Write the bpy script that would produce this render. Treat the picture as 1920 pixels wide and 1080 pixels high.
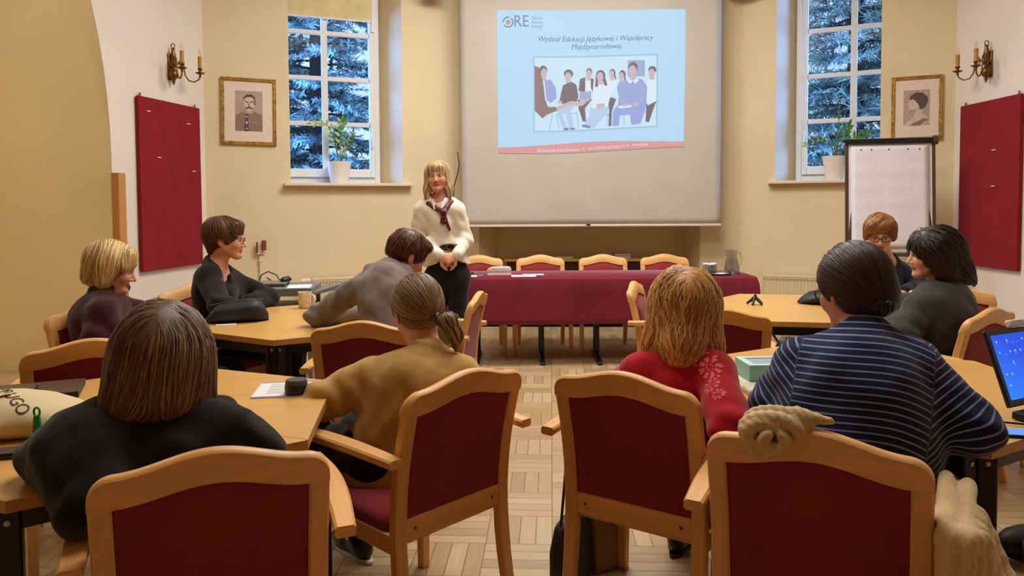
import bpy, math, random
import numpy as np
from mathutils import Vector, Matrix, Euler

random.seed(7); RNG = np.random.default_rng(11)
for o in list(bpy.data.objects): bpy.data.objects.remove(o)
scn = bpy.context.scene
col = scn.collection
PI = math.pi

# ------------------------------------------------------------------ camera
FPX = 1400.0                       # focal length in pixels of a 1920 px wide picture
CAM_H = 1.38
cam_d = bpy.data.cameras.new('camera'); cam = bpy.data.objects.new('camera', cam_d); col.objects.link(cam)
cam_d.sensor_width = 36.0; cam_d.lens = FPX * 36.0 / 1920.0
cam_d.shift_y = -97.0 / 1920.0
cam_d.clip_start = 0.05; cam_d.clip_end = 200
cam.location = (0, 0, CAM_H)
PITCH, ROLL = math.radians(2.5), -0.006
CAM_R = Matrix.Rotation(PI/2 - PITCH, 3, 'X') @ Matrix.Rotation(ROLL, 3, 'Z')
cam.matrix_world = Matrix.Translation(cam.location) @ CAM_R.to_4x4()
scn.camera = cam

# ------------------------------------------------------------------ world, lights, exposure
scn.view_settings.view_transform = 'Standard'
scn.view_settings.look = 'None'
scn.view_settings.exposure = 0.0
scn.view_settings.gamma = 1.0
scn.view_settings.use_curve_mapping = False
try: scn.cycles.use_denoising = True
except Exception: pass

def lin(c):
    return tuple(((x/255.0)/12.92 if x/255.0 <= 0.04045 else ((x/255.0+0.055)/1.055)**2.4) for x in c)
def rgba(c): return lin(c) + (1.0,)

w = bpy.data.worlds.new('sky'); scn.world = w; w.use_nodes = True
wn = w.node_tree.nodes; wl = w.node_tree.links
bg = wn['Background']
tc = wn.new('ShaderNodeTexCoord'); mp = wn.new('ShaderNodeMapping'); mp.inputs['Scale'].default_value = (2, 2, 5)
nz = wn.new('ShaderNodeTexNoise'); nz.inputs['Scale'].default_value = 2.2; nz.inputs['Detail'].default_value = 4
cr = wn.new('ShaderNodeValToRGB')
cr.color_ramp.elements[0].position = 0.35; cr.color_ramp.elements[0].color = rgba((150, 186, 246))
cr.color_ramp.elements[1].position = 0.7; cr.color_ramp.elements[1].color = rgba((214, 230, 255))
wl.new(tc.outputs['Generated'], mp.inputs['Vector']); wl.new(mp.outputs[0], nz.inputs['Vector'])
wl.new(nz.outputs['Fac'], cr.inputs['Fac']); wl.new(cr.outputs[0], bg.inputs['Color'])
bg.inputs['Strength'].default_value = 1.9

def area(name, loc, size, energy, color, rot=(0, 0, 0), size_y=None):
    l = bpy.data.lights.new(name, 'AREA'); l.energy = energy; l.color = color; l.size = size
    if size_y: l.shape = 'RECTANGLE'; l.size_y = size_y
    o = bpy.data.objects.new(name, l); col.objects.link(o); o.location = loc; o.rotation_euler = rot
    return o
WARM = (1.0, 0.985, 0.95)
area('recess_fill', (-3.95, 4.6, 4.3), 0.5, 16, WARM)  # unseen fill added to brighten the ochre recess, no known fixture there
area('ceiling_light_front', (0.4, 5.7, 4.35), 2.6, 180, WARM, size_y=1.4)
area('ceiling_light_middle', (0.3, 2.9, 4.35), 2.4, 80, WARM, size_y=1.2)

# dusk skylight falling obliquely through the two windows
SKYB = (0.12, 0.34, 1.0)
area('daylight_left_window', (-4.2, 8.9, 2.9), 1.3, 350, SKYB, (math.radians(84), 0, math.radians(-104)))
area('daylight_right_window', (5.9, 8.3, 2.9), 1.3, 350, SKYB, (math.radians(84), 0, math.radians(94)))

# ------------------------------------------------------------------ pixel -> place
_IR = CAM_R
def ray(px, py):
    d = Vector(((px-960)/FPX, -((py-540) + 97.0)/FPX, -1.0))
    return _IR @ d
def at(px, py, D):
    d = ray(px, py); t = D / d.y
    return Vector((d.x*t, D, CAM_H + d.z*t))
def atz(px, py, z):
    d = ray(px, py); t = (z - CAM_H) / d.z
    return Vector((d.x*t, d.y*t, z))
def proj(p):
    q = _IR.transposed() @ (Vector(p) - Vector((0, 0, CAM_H)))
    return (960 + FPX*q.x/-q.z, 540 - 97.0 - FPX*q.y/-q.z)

# ------------------------------------------------------------------ object helpers
def tag(o, label, cat, group=None, kind=None):
    if label: o['label'] = label
    if cat: o['category'] = cat
    if group: o['group'] = group
    if kind: o['kind'] = kind
    return o
def empty(name, loc=(0, 0, 0), rz=0.0, label=None, cat=None, group=None):
    o = bpy.data.objects.new(name, None); col.objects.link(o)
    o.location = loc; o.rotation_euler = (0, 0, rz); o.empty_display_size = 0.1
    return tag(o, label, cat, group)
def link_mesh(name, me, mat, parent=None, loc=None, rz=None):
    o = bpy.data.objects.new(name, me); col.objects.link(o)
    if mat is not None: me.materials.append(mat)
    if parent is not None: o.parent = parent
    if loc is not None: o.location = loc
    if rz is not None: o.rotation_euler = (0, 0, rz)
    return o
def copy_tree(o, parent=None):
    c = o.copy(); col.objects.link(c)
    if parent is not None: c.parent = parent
    for ch in list(o.children): copy_tree(ch, c)
    return c

class MB:
    """collects shapes, then links them as one mesh"""
    def __init__(s): s.v = []; s.f = []; s.m = []; s.mi = 0
    def add(s, vs, fs):
        b = len(s.v); s.v += [tuple(v) for v in vs]
        s.f += [tuple(i+b for i in f) for f in fs]; s.m += [s.mi]*len(fs); return s
    def box(s, c, d, M=None):
        cx, cy, cz = c; x, y, z = d[0]/2, d[1]/2, d[2]/2
        vs = [Vector((cx+i*x, cy+j*y, cz+k*z)) for k in (-1, 1) for j in (-1, 1) for i in (-1, 1)]
        if M is not None: vs = [M @ v for v in vs]
        return s.add(vs, [(0, 2, 3, 1), (4, 5, 7, 6), (0, 1, 5, 4), (2, 6, 7, 3), (0, 4, 6, 2), (1, 3, 7, 5)])
    def hexa(s, p8):
        return s.add(p8, [(0, 3, 2, 1), (4, 5, 6, 7), (0, 1, 5, 4), (1, 2, 6, 5), (2, 3, 7, 6), (3, 0, 4, 7)])
    def prism(s, pts, z0, z1, M=None):
        n = len(pts)
        vs = [Vector((p[0], p[1], z0)) for p in pts] + [Vector((p[0], p[1], z1)) for p in pts]
        if M is not None: vs = [M @ v for v in vs]
        fs = [tuple(range(n-1, -1, -1)), tuple(range(n, 2*n))] + [(i, (i+1) % n, n+(i+1) % n, n+i) for i in range(n)]
        return s.add(vs, fs)
    def loft(s, secs, closed=True, caps=True):
        n = len(secs[0]); vs = [p for q in secs for p in q]; fs = []
        for i in range(len(secs)-1):
            for j in range(n if closed else n-1):
                k = (j+1) % n
                fs.append((i*n+j, i*n+k, (i+1)*n+k, (i+1)*n+j))
        if caps:
            fs.append(tuple(range(n-1, -1, -1))); b = (len(secs)-1)*n
            fs.append(tuple(range(b, b+n)))
        return s.add(vs, fs)
    def tube(s, path, r, n=8, caps=True, flat=1.0):
        P = [Vector(p) for p in path]; R = r if hasattr(r, '__len__') else [r]*len(P)
        secs = []; up = None
        for i, p in enumerate(P):
            t = (P[min(i+1, len(P)-1)] - P[max(i-1, 0)]).normalized()
            if up is None:
                up = Vector((0, 0, 1)) if abs(t.z) < 0.9 else Vector((1, 0, 0))
            a = t.cross(up)
            if a.length < 1e-6: a = t.orthogonal()
            a.normalize(); b = a.cross(t).normalized(); up = b
            secs.append([p + a*(R[i]*math.cos(2*PI*j/n)) + b*(R[i]*flat*math.sin(2*PI*j/n)) for j in range(n)])
        return s.loft(secs, True, caps)
    def lathe(s, prof, n=24, c=(0, 0, 0), M=None):
        secs = []
        for r, z in prof:
            q = [Vector((r*math.cos(2*PI*j/n), r*math.sin(2*PI*j/n), z)) for j in range(n)]
            if M is not None: q = [M @ v for v in q]
            secs.append([v + Vector(c) for v in q])
        return s.loft(secs, True, True)
    def ball(s, c, r, n=12, m=8, M=None):
        r = r if hasattr(r, '__len__') else (r, r, r)
        secs = []
        for i in range(m+1):
            a = -PI/2 + PI*i/m; ca = max(math.cos(a), 0.02)
            q = [Vector((r[0]*ca*math.cos(2*PI*j/n), r[1]*ca*math.sin(2*PI*j/n), r[2]*math.sin(a))) for j in range(n)]
            if M is not None: q = [M @ v for v in q]
            secs.append([v + Vector(c) for v in q])
        return s.loft(secs)
    def build(s, name, mat, parent=None, smooth=None, bevel=0.0, seg=2, loc=None, rz=None, subsurf=0):
        me = bpy.data.meshes.new(name); me.from_pydata([tuple(v) for v in s.v], [], s.f)
        mats = mat if isinstance(mat, (list, tuple)) else [mat]
        for mm in mats: me.materials.append(mm)
        if len(mats) > 1: me.polygons.foreach_set('material_index', s.m)
        me.update()
        if smooth is not None:
            me.polygons.foreach_set('use_smooth', [True]*len(me.polygons))
            if smooth > 0: me.set_sharp_from_angle(angle=math.radians(smooth))
        o = link_mesh(name, me, None, parent, loc, rz)
        if bevel > 0:
            b = o.modifiers.new('bevel', 'BEVEL'); b.width = bevel; b.segments = seg; b.limit_method = 'ANGLE'
            b.angle_limit = math.radians(40); b.harden_normals = False
            if smooth is None:
                me.polygons.foreach_set('use_smooth', [True]*len(me.polygons)); me.set_sharp_from_angle(angle=math.radians(50))
        if subsurf:
            m = o.modifiers.new('sub', 'SUBSURF'); m.levels = subsurf; m.render_levels = subsurf
        return o

# ------------------------------------------------------------------ materials
class NT:
    def __init__(s, name):
        s.m = bpy.data.materials.new(name); s.m.use_nodes = True
        s.t = s.m.node_tree; s.n = s.t.nodes; s.l = s.t.links
        s.b = s.n['Principled BSDF']
    def node(s, t, **kw):
        n = s.n.new(t)
        for k, v in kw.items(): setattr(n, k, v)
        return n
    def link(s, a, b): s.l.new(a, b)
    def put(s, sock, v):
        if hasattr(v, 'is_output') or hasattr(v, 'links'): s.l.new(v, sock)
        else: sock.default_value = v
    def math(s, op, a, b=None, c=None):
        n = s.n.new('ShaderNodeMath'); n.operation = op
        s.put(n.inputs[0], a)
        if b is not None: s.put(n.inputs[1], b)
        if c is not None: s.put(n.inputs[2], c)
        return n.outputs[0]
    def coord(s, kind='Object', scale=(1, 1, 1), rot=(0, 0, 0)):
        t = s.n.new('ShaderNodeTexCoord'); m = s.n.new('ShaderNodeMapping')
        m.inputs['Scale'].default_value = scale; m.inputs['Rotation'].default_value = rot
        s.link(t.outputs[kind], m.inputs['Vector']); return m.outputs[0]
    def noise(s, vec, scale, detail=3.0, rough=0.5):
        n = s.n.new('ShaderNodeTexNoise'); n.inputs['Scale'].default_value = scale
        n.inputs['Detail'].default_value = detail; n.inputs['Roughness'].default_value = rough
        if vec is not None: s.link(vec, n.inputs['Vector'])
        return n.outputs['Fac']
    def ramp(s, fac, stops):
        n = s.n.new('ShaderNodeValToRGB'); e = n.color_ramp.elements
        while len(e) < len(stops): e.new(0.5)
        for i, (p, c) in enumerate(stops): e[i].position = p; e[i].color = rgba(c)
        s.put(n.inputs['Fac'], fac); return n.outputs[0]
    def mix(s, fac, a, b, mode='MIX'):
        n = s.n.new('ShaderNodeMix'); n.data_type = 'RGBA'; n.blend_type = mode
        s.put(n.inputs[0], fac); s.put(n.inputs[6], a); s.put(n.inputs[7], b); return n.outputs[2]
    def attr(s, name):
        n = s.n.new('ShaderNodeAttribute'); n.attribute_name = name; return n
    def bump(s, h, strength=0.3, dist=0.01):
        n = s.n.new('ShaderNodeBump'); n.inputs['Strength'].default_value = strength; n.inputs['Distance'].default_value = dist
        s.link(h, n.inputs['Height']); s.link(n.outputs[0], s.b.inputs['Normal'])
    def base(s, v): s.put(s.b.inputs['Base Color'], v); return s
    def set(s, **kw):
        names = dict(rough='Roughness', metal='Metallic', spec='Specular IOR Level', trans='Transmission Weight',
                     sheen='Sheen Weight', ior='IOR', coat='Coat Weight', alpha='Alpha', sss='Subsurface Weight')
        for k, v in kw.items():
            if names[k] in s.b.inputs: s.put(s.b.inputs[names[k]], v)
        return s

def plain(name, c, rough=0.6, var=0.06, scale=40.0, metal=0.0, bump=0.0, **kw):
    t = NT(name); v = t.coord()
    nz = t.noise(v, scale)
    lo = tuple(x*(1-var) for x in c); hi = tuple(min(255, x*(1+var)) for x in c)
    t.base(t.ramp(nz, [(0.3, lo), (0.7, hi)])).set(rough=rough, metal=metal, **kw)
    if bump: t.bump(nz, bump, 0.002)
    return t.m
def wood(name, c, rough=0.38, axis=2, var=0.10, scale=9.0):
    t = NT(name); sc = [1.0, 1.0, 1.0]; sc[axis] = 0.08
    v = t.coord(scale=tuple(sc))
    a = t.noise(v, scale*6, 5, 0.6); b = t.noise(v, scale, 2)
    f = t.math('ADD', t.math('MULTIPLY', a, 0.5), t.math('MULTIPLY', b, 0.5))
    lo = tuple(x*(1-var) for x in c); hi = tuple(min(255, x*(1+var*0.7)) for x in c)
    t.base(t.ramp(f, [(0.32, lo), (0.68, hi)])).set(rough=rough, spec=0.4)
    return t.m
def cloth(name, c, rough=0.9, var=0.12, weave=420.0, bump=0.25, sheen=0.15, spec=0.15):
    t = NT(name); v = t.coord()
    a = t.noise(v, weave, 2); b = t.noise(v, 6.0, 3)
    f = t.math('ADD', t.math('MULTIPLY', a, 0.55), t.math('MULTIPLY', b, 0.45))
    lo = tuple(x*(1-var) for x in c); hi = tuple(min(255, x*(1+var)) for x in c)
    t.base(t.ramp(f, [(0.3, lo), (0.7, hi)])).set(rough=rough, sheen=sheen, spec=spec)
    t.bump(a, bump, 0.002)
    return t.m
def emit(name, c, strength=1.0):
    t = NT(name)
    t.base(rgba((10, 10, 10))).set(rough=0.6)
    t.put(t.b.inputs['Emission Color'], rgba(c)); t.b.inputs['Emission Strength'].default_value = strength
    return t.m

def wall_paint(name, c, c2=None):
    t = NT(name); v = t.coord()
    a = t.noise(v, 1.2, 4); b = t.noise(v, 160.0, 2)
    lo = tuple(x*0.975 for x in c); hi = tuple(min(255, x*1.02) for x in c)
    t.base(t.ramp(a, [(0.3, lo), (0.7, hi)])).set(rough=0.85, spec=0.2)
    t.bump(b, 0.12, 0.003)
    return t.m
M = {}
M['cream'] = wall_paint('cream_wall_paint', (228, 208, 168))
M['white_wall'] = wall_paint('off_white_wall_paint', (230, 216, 194))
M['ochre'] = wall_paint('ochre_wall_paint', (240, 220, 172))
M['ceiling'] = wall_paint('ceiling_paint', (236, 226, 205))
M['white_frame'] = plain('white_window_lacquer', (228, 228, 226), 0.4, 0.02)
M['sill'] = plain('pale_sill_stone', (226, 212, 188), 0.45, 0.03)
M['beech'] = wood('beech_lacquer', (230, 172, 100))
M['beech_x'] = wood('beech_lacquer_cross', (230, 172, 100), axis=0)
M['oak'] = wood('oak_board', (190, 130, 62))
M['maple'] = wood('table_laminate', (216, 166, 92), rough=0.3, axis=0, var=0.06, scale=5)
M['table_edge'] = wood('table_edge_band', (196, 140, 68), rough=0.4, axis=0)
M['maroon'] = cloth('maroon_upholstery', (138, 44, 48))
M['board'] = cloth('maroon_felt_board', (134, 26, 36), sheen=0.05)
M['tablecloth'] = cloth('burgundy_tablecloth', (122, 28, 44), weave=500, sheen=0.35)
M['black_metal'] = plain('black_powder_coat', (18, 17, 18), 0.45)
M['black'] = plain('black_plastic', (20, 19, 20), 0.4)
M['dark_grey'] = plain('dark_grey_plastic', (62, 60, 62), 0.5)
M['grey_metal'] = plain('grey_lacquered_steel', (118, 114, 112), 0.45)
M['chrome'] = plain('polished_steel', (200, 200, 200), 0.2, metal=1.0)
M['white_plastic'] = plain('white_plastic', (226, 218, 202), 0.4)
M['ceramic'] = plain('cream_ceramic', (230, 218, 190), 0.25)
M['paper'] = plain('white_paper', (232, 228, 230), 0.8, 0.02)
M['brass'] = plain('aged_brass', (120, 82, 38), 0.35, 0.2, 60, metal=0.9)
M['gold'] = plain('gilt_frame', (176, 138, 60), 0.4, 0.25, 30, metal=0.5)
M['peg'] = plain('dark_wood_peg', (130, 62, 30), 0.5)
M['screw'] = plain('bright_screw_head', (190, 186, 180), 0.3, metal=0.9)

def glass_mat(name, c=(244, 247, 250), edge=0.5, base_r=0.02):
    # thin pane: mostly clear with a mirror reflection growing at grazing angles
    t = NT(name); tr = t.node('ShaderNodeBsdfTransparent'); gl = t.node('ShaderNodeBsdfGlossy')
    tr.inputs['Color'].default_value = rgba(c); gl.inputs['Roughness'].default_value = 0.02
    lw = t.node('ShaderNodeLayerWeight'); lw.inputs['Blend'].default_value = 0.5
    mx = t.node('ShaderNodeMixShader'); t.link(t.math('ADD', base_r, t.math('MULTIPLY', t.math('POWER', lw.outputs['Facing'], 4.0), edge)), mx.inputs[0]); t.link(tr.outputs[0], mx.inputs[1]); t.link(gl.outputs[0], mx.inputs[2])
    t.link(mx.outputs[0], t.n['Material Output'].inputs['Surface'])
    return t.m
M['pane'] = glass_mat('window_glass', edge=0.1, base_r=0.004)
M['clear'] = glass_mat('drinking_glass', (240, 240, 242), 0.85, 0.05)

def parquet():
    t = NT('oak_parquet')
    v = t.coord('Object', rot=(0, 0, math.radians(3)))
    sp = t.node('ShaderNodeSeparateXYZ'); t.link(v, sp.inputs[0])
    L, NP = 0.27, 4
    u = t.math('DIVIDE', sp.outputs[0], L); w_ = t.math('DIVIDE', sp.outputs[1], L)
    iu, iv = t.math('FLOOR', u), t.math('FLOOR', w_)
    par = t.math('FLOORED_MODULO', t.math('ADD', iu, iv), 2.0)
    fu, fv = t.math('FRACT', u), t.math('FRACT', w_)
    def sel(a, b):   # par ? b : a
        return t.math('ADD', t.math('MULTIPLY', a, t.math('SUBTRACT', 1.0, par)), t.math('MULTIPLY', b, par))
    across = t.math('MULTIPLY', sel(fu, fv), float(NP)); along = sel(fv, fu)
    pid = t.math('FLOOR', across); fa = t.math('FRACT', across)
    seam = t.math('MINIMUM', fa, t.math('SUBTRACT', 1.0, fa))
    seam2 = t.math('MULTIPLY', t.math('MINIMUM', along, t.math('SUBTRACT', 1.0, along)), float(NP))
    sm = t.math('MINIMUM', seam, seam2)
    cx = t.node('ShaderNodeCombineXYZ'); t.link(iu, cx.inputs[0]); t.link(iv, cx.inputs[1]); t.link(pid, cx.inputs[2])
    wn_ = t.node('ShaderNodeTexWhiteNoise', noise_dimensions='3D'); t.link(cx.outputs[0], wn_.inputs['Vector'])
    gx = t.node('ShaderNodeCombineXYZ')
    t.link(t.math('ADD', t.math('MULTIPLY', sel(sp.outputs[0], sp.outputs[1]), 60.0), t.math('MULTIPLY', wn_.outputs['Value'], 31.0)), gx.inputs[0])
    t.link(t.math('MULTIPLY', sel(sp.outputs[1], sp.outputs[0]), 5.0), gx.inputs[1])
    gr = t.noise(gx.outputs[0], 1.0, 4, 0.6)
    f = t.math('ADD', t.math('MULTIPLY', wn_.outputs['Value'], 0.5), t.math('MULTIPLY', gr, 0.5))
    c = t.ramp(f, [(0.15, (166, 134, 94)), (0.5, (188, 158, 118)), (0.85, (204, 178, 142))])
    line = t.math('LESS_THAN', sm, 0.03)
    t.base(t.mix(line, c, rgba((128, 96, 64)))).set(rough=t.math('ADD', 0.22, t.math('MULTIPLY', gr, 0.2)), spec=0.5)
    return t.m
M['parquet'] = parquet()
# ------------------------------------------------------------------ the room
H = 4.45
P0, P1, P2, P3, P4 = (-3.24, 6.07), (-3.02, 7.39), (-0.62, 8.36), (2.52, 8.21), (4.33, 7.33)
def wframe(a, b):
    """u along the wall, n out of the room, z up"""
    u = Vector((b[0]-a[0], b[1]-a[1], 0)); L = u.length; u.normalize(); n = Vector((-u.y, u.x, 0))
    m = Matrix((u, n, Vector((0, 0, 1)))).transposed().to_4x4(); m.translation = (a[0], a[1], 0)
    return m, L
def struct(o, label=None):
    o['kind'] = 'structure'
    if label: o['label'] = label
    return o
def wall_open(name, a, b, mat, inner, outer, th, ext0=0.0, ext1=0.0):
    """a solid wall with one opening; inner/outer = (u0, u1, z0, z1) on the two faces"""
    m, L = wframe(a, b); mb = MB()
    def ring(n, box, e0, e1):
        u0, u1, z0, z1 = box
        o = [(e0, n, 0), (L+e1, n, 0), (L+e1, n, H), (e0, n, H)]; i = [(u0, n, z0), (u1, n, z0), (u1, n, z1), (u0, n, z1)]
        return o + i
    vs = ring(0, inner, 0, 0) + ring(th, outer, -ext0, ext1)
    fs = []
    for k in range(4):
        j = (k+1) % 4
        fs += [(k, j, 4+j, 4+k), (8+j, 8+k, 12+k, 12+j), (4+k, 4+j, 12+j, 12+k), (j, k, 8+k, 8+j)]
    mb.add([m @ Vector(v) for v in vs], fs)
    return struct(mb.build(name, mat)), m, L
def wall_solid(name, a, b, mat, th, ext0=0.0, ext1=0.0, z0=0.0, z1=None):
    m, L = wframe(a, b); mb = MB(); z1 = H if z1 is None else z1
    mb.hexa([m @ Vector(v) for v in [(0, 0, z0), (L, 0, z0), (L+ext1, th, z0), (-ext0, th, z0), (0, 0, z1), (L, 0, z1), (L+ext1, th, z1), (-ext0, th, z1)]])
    return struct(mb.build(name, mat)), m, L

fl = MB().box((0.0, 3.0, -0.05), (11.0, 13.0, 0.1)); struct(fl.build('floor', M['parquet']), 'oak parquet floor in a basket weave pattern')
ce = MB().box((0.0, 3.0, H+0.05), (11.0, 13.0, 0.1)); struct(ce.build('ceiling', M['ceiling']))

TH = 0.42
W1_IN, W1_OUT = (0.809, 1.985, 1.575, 3.84), (0.62, 1.81, 1.575, 3.84)
W2_IN, W2_OUT = (0.351, 1.359, 1.575, 3.84), (0.53, 1.67, 1.575, 3.84)
_, F1, L1 = wall_open('wall_window_left', P1, P2, M['cream'], W1_IN, W1_OUT, TH, 0.3, 0.18)
_, F3, L3 = wall_open('wall_window_right', P3, P4, M['cream'], W2_IN, W2_OUT, TH, 0.18, 0.3)
# middle wall with the shallow niche under the screen
F2, L2 = wframe(P2, P3)
def niche_wall():
    mb = MB(); NZ = 1.24
    i = [(0.25, 0, 0), (2.70, 0, 0), (2.70, 0, NZ), (0.25, 0, NZ)]; b = [(0.43, 0.42, 0), (2.60, 0.42, 0), (2.60, 0.42, NZ), (0.43, 0.42, NZ)]
    o = [(0, 0, 0), (L2, 0, 0), (L2, 0, H), (0, 0, H)]
    vs = o + i + b + [(-0.15, 0.6, 0), (L2+0.15, 0.6, 0), (L2+0.15, 0.6, H), (-0.15, 0.6, H)]
    fs = []
    for k in (1, 2, 3):
        j = (k+1) % 4; fs += [(k, j, 4+j, 4+k), (4+k, 4+j, 8+j, 8+k)]
    fs += [(8, 9, 10, 11)]
    for k in range(4):
        j = (k+1) % 4; fs.append((j, k, 12+k, 12+j))
    fs.append((13, 12, 15, 14))
    mb.add([F2 @ Vector(v) for v in vs], fs)
    return struct(mb.build('wall_screen', M['cream']))
niche_wall()
# right board wall runs on behind the viewer; left board wall ends in the arched opening
P5 = (4.20, -3.2)
_, F4, L4 = wall_solid('wall_right', P4, P5, M['white_wall'], 0.3, 0.15, 0.0)
def arch_wall():
    dx, dy = P1[0]-P0[0], P1[1]-P0[1]; l = math.hypot(dx, dy); ux, uy = dx/l, dy/l
    A = (P0[0]-ux*9.4, P0[1]-uy*9.4)
    m, L = wframe(A, P1)
    uj = L - l                         # the jamb
    pts = [(L, 0), (L, H), (0, H), (0, 0), (uj-4.3, 0)]
    zs, a, b = 1.78, 2.15, 3.0
    for k in range(0, 41):
        t = PI - PI*k/40
        pts.append((uj-2.15 + a*math.cos(t), zs + b*math.sin(t) if k not in (0, 40) else zs))
    pts.append((uj, 0))
    mm = m @ Matrix(((1, 0, 0, 0), (0, 0, 1, 0), (0, 1, 0, 0), (0, 0, 0, 1)))
    mb = MB(); mb.prism([(p[0], p[1]) for p in pts], 0, 0.012, mm)
    o = struct(mb.build('wall_left', M['white_wall']))
    jb = MB(); jb.box((uj+0.351, 0.613, H/2), (0.7, 1.20, H), m)          # far cheek of the arched recess
    struct(jb.build('wall_recess_end', M['ochre']))
    kb = MB(); kb.box((uj-2.0, 1.27, H/2), (5.6, 0.12, H), m); kb.box((uj-4.6, 0.61, H/2), (0.3, 1.19, H), m)
    struct(kb.build('wall_recess', M['ochre']))
    return m, L, uj, l
F0, L0, UJ, _l = arch_wall()
bk = MB(); bk.box((0.0, -3.25, H/2), (11.0, 0.1, H)); struct(bk.build('wall_back', M['oak']))
p = MB(); p.box((UJ+0.03, -0.035, 0.825), (0.085, 0.07, 1.65), F0)
struct(p.build('trim_1', M['oak'], bevel=0.006), 'tall oak post at the edge of the arched recess')

# ------------------------------------------------------------------ windows
def make_window(idx, F, out, blind_drop, label, handle_left):
    u0, u1, z0, z1 = out; root = empty('window_%d' % idx); struct(root, label)
    n = TH - 0.06; fw = 0.055
    def bar(mb, ua, ub, za, zb, na, nb): mb.box(((ua+ub)/2, (na+nb)/2, (za+zb)/2), (ub-ua, nb-na, zb-za), F)
    fr = MB()
    bar(fr, u0, u0+fw, z0, z1, n-0.02, n+0.05); bar(fr, u1-fw, u1, z0, z1, n-0.02, n+0.05)
    bar(fr, u0+fw, u1-fw, z0, z0+0.10, n-0.02, n+0.05); bar(fr, u0+fw, u1-fw, z1-0.06, z1, n-0.02, n+0.05)
    fr.build('window_frame', M['white_frame'], root, bevel=0.006)
    s = MB(); sw = 0.055; a, b, c, d = u0+fw+0.004, u1-fw-0.004, z0+0.104, z1-0.064
    bar(s, a, a+sw, c, d, n-0.05, n+0.02); bar(s, b-sw, b, c, d, n-0.05, n+0.02)
    bar(s, a+sw, b-sw, c, c+0.09, n-0.05, n+0.02); bar(s, a+sw, b-sw, d-sw, d, n-0.05, n+0.02)
    s.build('sash', M['white_frame'], root, bevel=0.006)
    g = MB(); mid = (a+b)/2; ga, gb, gc, gd = a+sw, b-sw, c+0.09, d-sw
    bar(g, mid-0.032, mid+0.032, gc, gd, n-0.035, n+0.012)
    rows = 4
    for k in range(1, rows):
        z = gc + (gd-gc)*k/rows; bar(g, ga, gb, z-0.024, z+0.024, n-0.033, n+0.010)
    g.build('glazing_bars', M['white_frame'], root, bevel=0.005)
    q = MB(); bar(q, ga-0.01, gb+0.01, gc-0.01, gd+0.01, n-0.008, n-0.004)
    q.build('pane', M['pane'], root)
    h = MB(); hu = a+sw/2 if handle_left else b-sw/2
    hz = 2.12
    bar(h, hu-0.014, hu+0.014, hz-0.035, hz+0.035, n-0.062, n-0.05); bar(h, hu-0.009, hu+0.009, hz-0.11, hz+0.01, n-0.095, n-0.075)
    bar(h, hu-0.007, hu+0.007, hz-0.008, hz+0.008, n-0.08, n-0.05)
    h.build('window_handle', M['white_frame'], root, bevel=0.004)
    r = empty('roller_blind'); k = MB()
    bar(k, a-0.01, b+0.01, d-0.085, d-0.01, n-0.115, n-0.052)
    k.build('cassette', M['white_frame'], r, bevel=0.02, seg=3)
    if blind_drop:
        k = MB(); bar(k, a+0.03, b-0.03, d-0.08-blind_drop, d-0.08, n-0.066, n-0.062)
        k.build('blind_fabric', M['cream_fabric'], r)
        k = MB(); bar(k, a+0.03, b-0.03, d-0.10-blind_drop, d-0.08-blind_drop, n-0.072, n-0.056)
        k.build('bottom_bar', M['white_frame'], r, bevel=0.004)
        for uu in (a+0.015, b-0.015):
            k = MB(); bar(k, uu-0.012, uu+0.012, d-0.5, d-0.08, n-0.075, n-0.052); k.build('side_rail', M['white_frame'], r)
        tag(r, 'cream roller blind half lowered at the top of the left window', 'blind')
    else:
        ch = MB(); ch.tube([F @ Vector((a+0.005, n-0.08, z)) for z in (d-0.08, 2.6, 2.05)], 0.003, 6)
        ch.build('pull_chain', M['white_frame'], r)
        tag(r, 'white rolled-up blind cassette at the top of the right window', 'blind')
    return root
M['cream_fabric'] = cloth('cream_blind_fabric', (232, 214, 160), weave=700, bump=0.1)
make_window(1, F1, W1_OUT, 0.30, 'left window with white glazing bars and a spruce outside', False)
make_window(2, F3, W2_OUT, 0.0, 'right window with white glazing bars and a pine outside', True)
def sill(idx, F, inn, out, label):
    mb = MB(); z = 1.575
    o = [(inn[0]-0.07, -0.09), (inn[1]+0.09, -0.09), (inn[1]+0.09, 0.0), (inn[1]-0.005, 0.005), (out[1]-0.02, TH-0.09), (out[0]+0.02, TH-0.09), (inn[0]+0.005, 0.005), (inn[0]-0.07, 0.0)]
    mb.prism(o, z, z+0.032, F)
    return struct(mb.build('trim_%d' % idx, M['sill'], bevel=0.006), label)
sill(2, F1, W1_IN, W1_OUT, 'pale stone sill under the left window')
sill(3, F3, W2_IN, W2_OUT, 'pale stone sill under the right window')
SILL_Z = 1.608

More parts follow.
